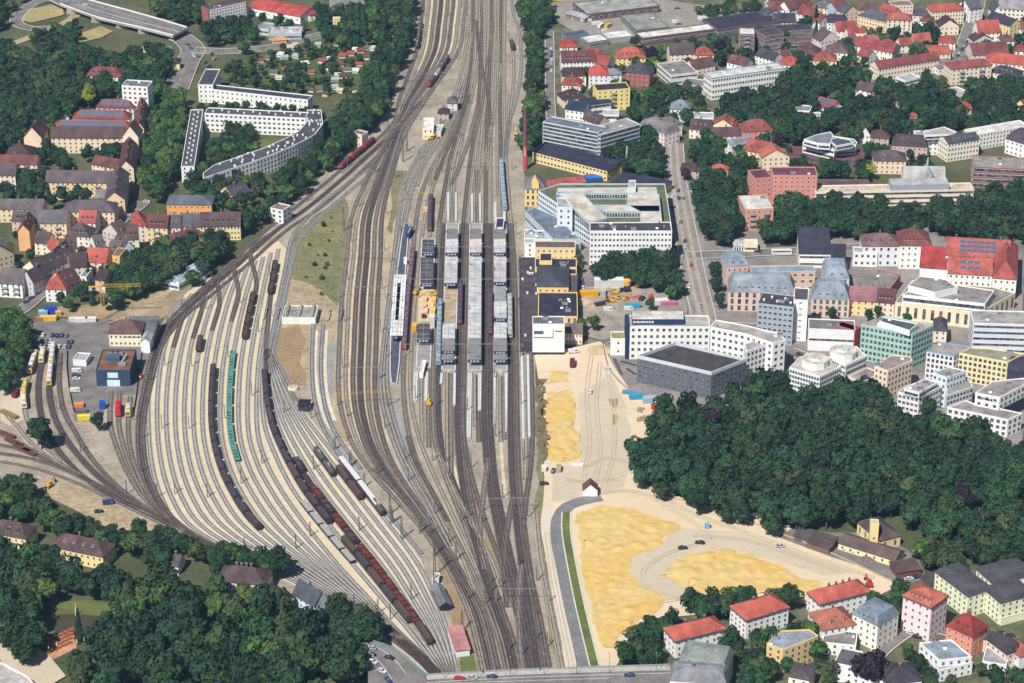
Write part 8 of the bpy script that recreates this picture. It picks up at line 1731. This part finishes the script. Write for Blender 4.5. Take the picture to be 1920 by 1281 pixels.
wood([(1018,1180),(1040,1190),(1056,1250),(1044,1250)], 7, .8, 1.4, MX, 'small bush beside the rightmost tracks', 'trackside bushes', 1)
# apparent size decides which trees are single objects
def appar(t):
    d = math.hypot(t[0]-CAM[0], t[1]-CAM[1]); return t[2]/d
vis = []
for t in TREES:
    v = np.array([t[0], t[1], 8.0])-CAM; f = v[1]*cp - v[2]*sp_; 
    u = v[0]/f*FPX+960; w_ = 640.5 - (v[1]*sp_+v[2]*cp)/f*FPX
    if -60 < u < 1980 and -40 < w_ < 1340: vis.append(t)
vis.sort(key=lambda t: (t[5] is not None, -appar(t)))
NSING = 300
# spread the single trees: take all special ones, then the largest of every group
sing = [t for t in vis if t[5] is None]; rest = [t for t in vis if t[5] is not None]
byg = {}
for t in rest: byg.setdefault(t[5], []).append(t)
few = [t for g_ in byg.values() if len(g_) <= 6 for t in g_]; fs = set(map(id, few))
sing += few; rest = [t for t in rest if id(t) not in fs]
k = NSING-len(sing); sing += rest[:k]; rest = rest[k:]
for (x, y, r, kind, lab, grp) in sing:
    kz = RNG.uniform(1.0,1.25) if kind != 6 else 1.7; h = r*kz*2+RNG.uniform(1.2,2.6)
    if r < 2.2: h = r*kz*1.8
    nm = 'conifer' if kind == 6 else ('bush' if r < 2.2 else 'broadleaf_tree')
    e = empty(nm, (x, y, 0), RNG.uniform(0,6.28), lab, 'tree' if r >= 2.2 else 'bush', grp)
    o = link('crown', CM[kind][int(RNG.integers(2))], e, (0,0,h-r*kz)); o.scale = (r, r, r*kz)
    o = link('trunk', TRUNK, e); o.scale = (r*1.3, r*1.3, h*.75)
print('trees', len(TREES), 'single', len(sing), 'mass', len(rest))
# the remaining trees: one object, crowns set on points
me = bpy.data.meshes.new('woodland'); me.from_pydata([(t[0], t[1], 0) for t in rest], [], [])
for nm_, ty in (('crown_scale','FLOAT_VECTOR'),('kind','INT'),('turn','FLOAT_VECTOR')): me.attributes.new(nm_, ty, 'POINT')
sv, kv, rv = [], [], []
for i, t in enumerate(rest):
    kz = RNG.uniform(.95,1.2); r = t[2]; h = r*kz*2+(RNG.uniform(1,2.4) if r > 2.2 else -r*.3); me.vertices[i].co.z = h-r*kz
    sv += [r, r, r*kz]; kv.append({0:0,1:1,2:2,3:3,7:4}.get(t[3],0)*2+int(RNG.integers(2))); rv += [0,0,RNG.uniform(0,6.28)]
me.attributes['crown_scale'].data.foreach_set('vector', sv); me.attributes['kind'].data.foreach_set('value', kv); me.attributes['turn'].data.foreach_set('vector', rv)
wl = link('woodland', me, kind='stuff'); tag(wl, 'remaining mass of trees of the woods, gardens and tree belts', 'trees')
gn = bpy.data.node_groups.new('crowns_on_points', 'GeometryNodeTree'); gn.interface.new_socket('Geometry', in_out='INPUT', socket_type='NodeSocketGeometry'); gn.interface.new_socket('Geometry', in_out='OUTPUT', socket_type='NodeSocketGeometry')
N = gn.nodes; L = gn.links; gi = N.new('NodeGroupInput'); go = N.new('NodeGroupOutput'); iop = N.new('GeometryNodeInstanceOnPoints'); gti = N.new('GeometryNodeGeometryToInstance')
src = []
for kk in (0,1,2,3,7):
    for v_ in range(2):
        cand = [o for o in COL.objects if o.type == 'MESH' and o.data == CM[kk][v_]]
        src.append(cand[0] if cand else None)
src = [s or next(x for x in src if x) for s in src]
for s in reversed(src):
    oi = N.new('GeometryNodeObjectInfo'); oi.transform_space = 'ORIGINAL'; oi.inputs['Object'].default_value = s; L.new(oi.outputs['Geometry'], gti.inputs[0])
def attr(nm, t):
    a = N.new('GeometryNodeInputNamedAttribute'); a.data_type = t; a.inputs['Name'].default_value = nm; return a.outputs['Attribute']
L.new(gi.outputs[0], iop.inputs['Points']); L.new(gti.outputs[0], iop.inputs['Instance']); iop.inputs['Pick Instance'].default_value = True
L.new(attr('kind', 'INT'), iop.inputs['Instance Index']); L.new(attr('crown_scale', 'FLOAT_VECTOR'), iop.inputs['Scale']); L.new(attr('turn', 'FLOAT_VECTOR'), iop.inputs['Rotation'])
L.new(iop.outputs[0], go.inputs[0]); md = wl.modifiers.new('crowns', 'NODES'); md.node_group = gn
# ================================================================== tidy up
dead = []
for e in [v[0] for v in WT.values()] + list(CT.values()) + [MT, LT, TT]: dead += [e] + [k for k, _ in tree_of(e)]
bpy.data.batch_remove(dead)
# labels that are still shared outside a group get their place in the photo
seen = {}
for o in COL.objects:
    if o.parent is None and o.get('label') and not o.get('group'): seen.setdefault(o['label'], []).append(o)
for lab, l in seen.items():
    if len(l) > 1:
        l.sort(key=lambda o: o.location.x)
        for i, o in enumerate(l): o['label'] = lab + ', %s from the left' % ORD[min(i, 19)]

# ================================================================== haze of the summer air
b = MB(); b.box(-5200,-2700,-2.5,5200,7200,640,None)
hz = bpy.data.materials.new('haze'); hz.use_nodes = True; n = hz.node_tree.nodes; n.remove(n['Principled BSDF'])
pv = n.new('ShaderNodeVolumePrincipled'); pv.inputs['Color'].default_value = (.34,.62,1,1); pv.inputs['Density'].default_value = HAZE; pv.inputs['Anisotropy'].default_value = 0
hz.node_tree.links.new(pv.outputs[0], n['Material Output'].inputs['Volume'])
b.ms = [hz]; o = b.build('haze', kind='stuff'); tag(o, 'thin bluish haze of the summer air over the whole city', 'haze')
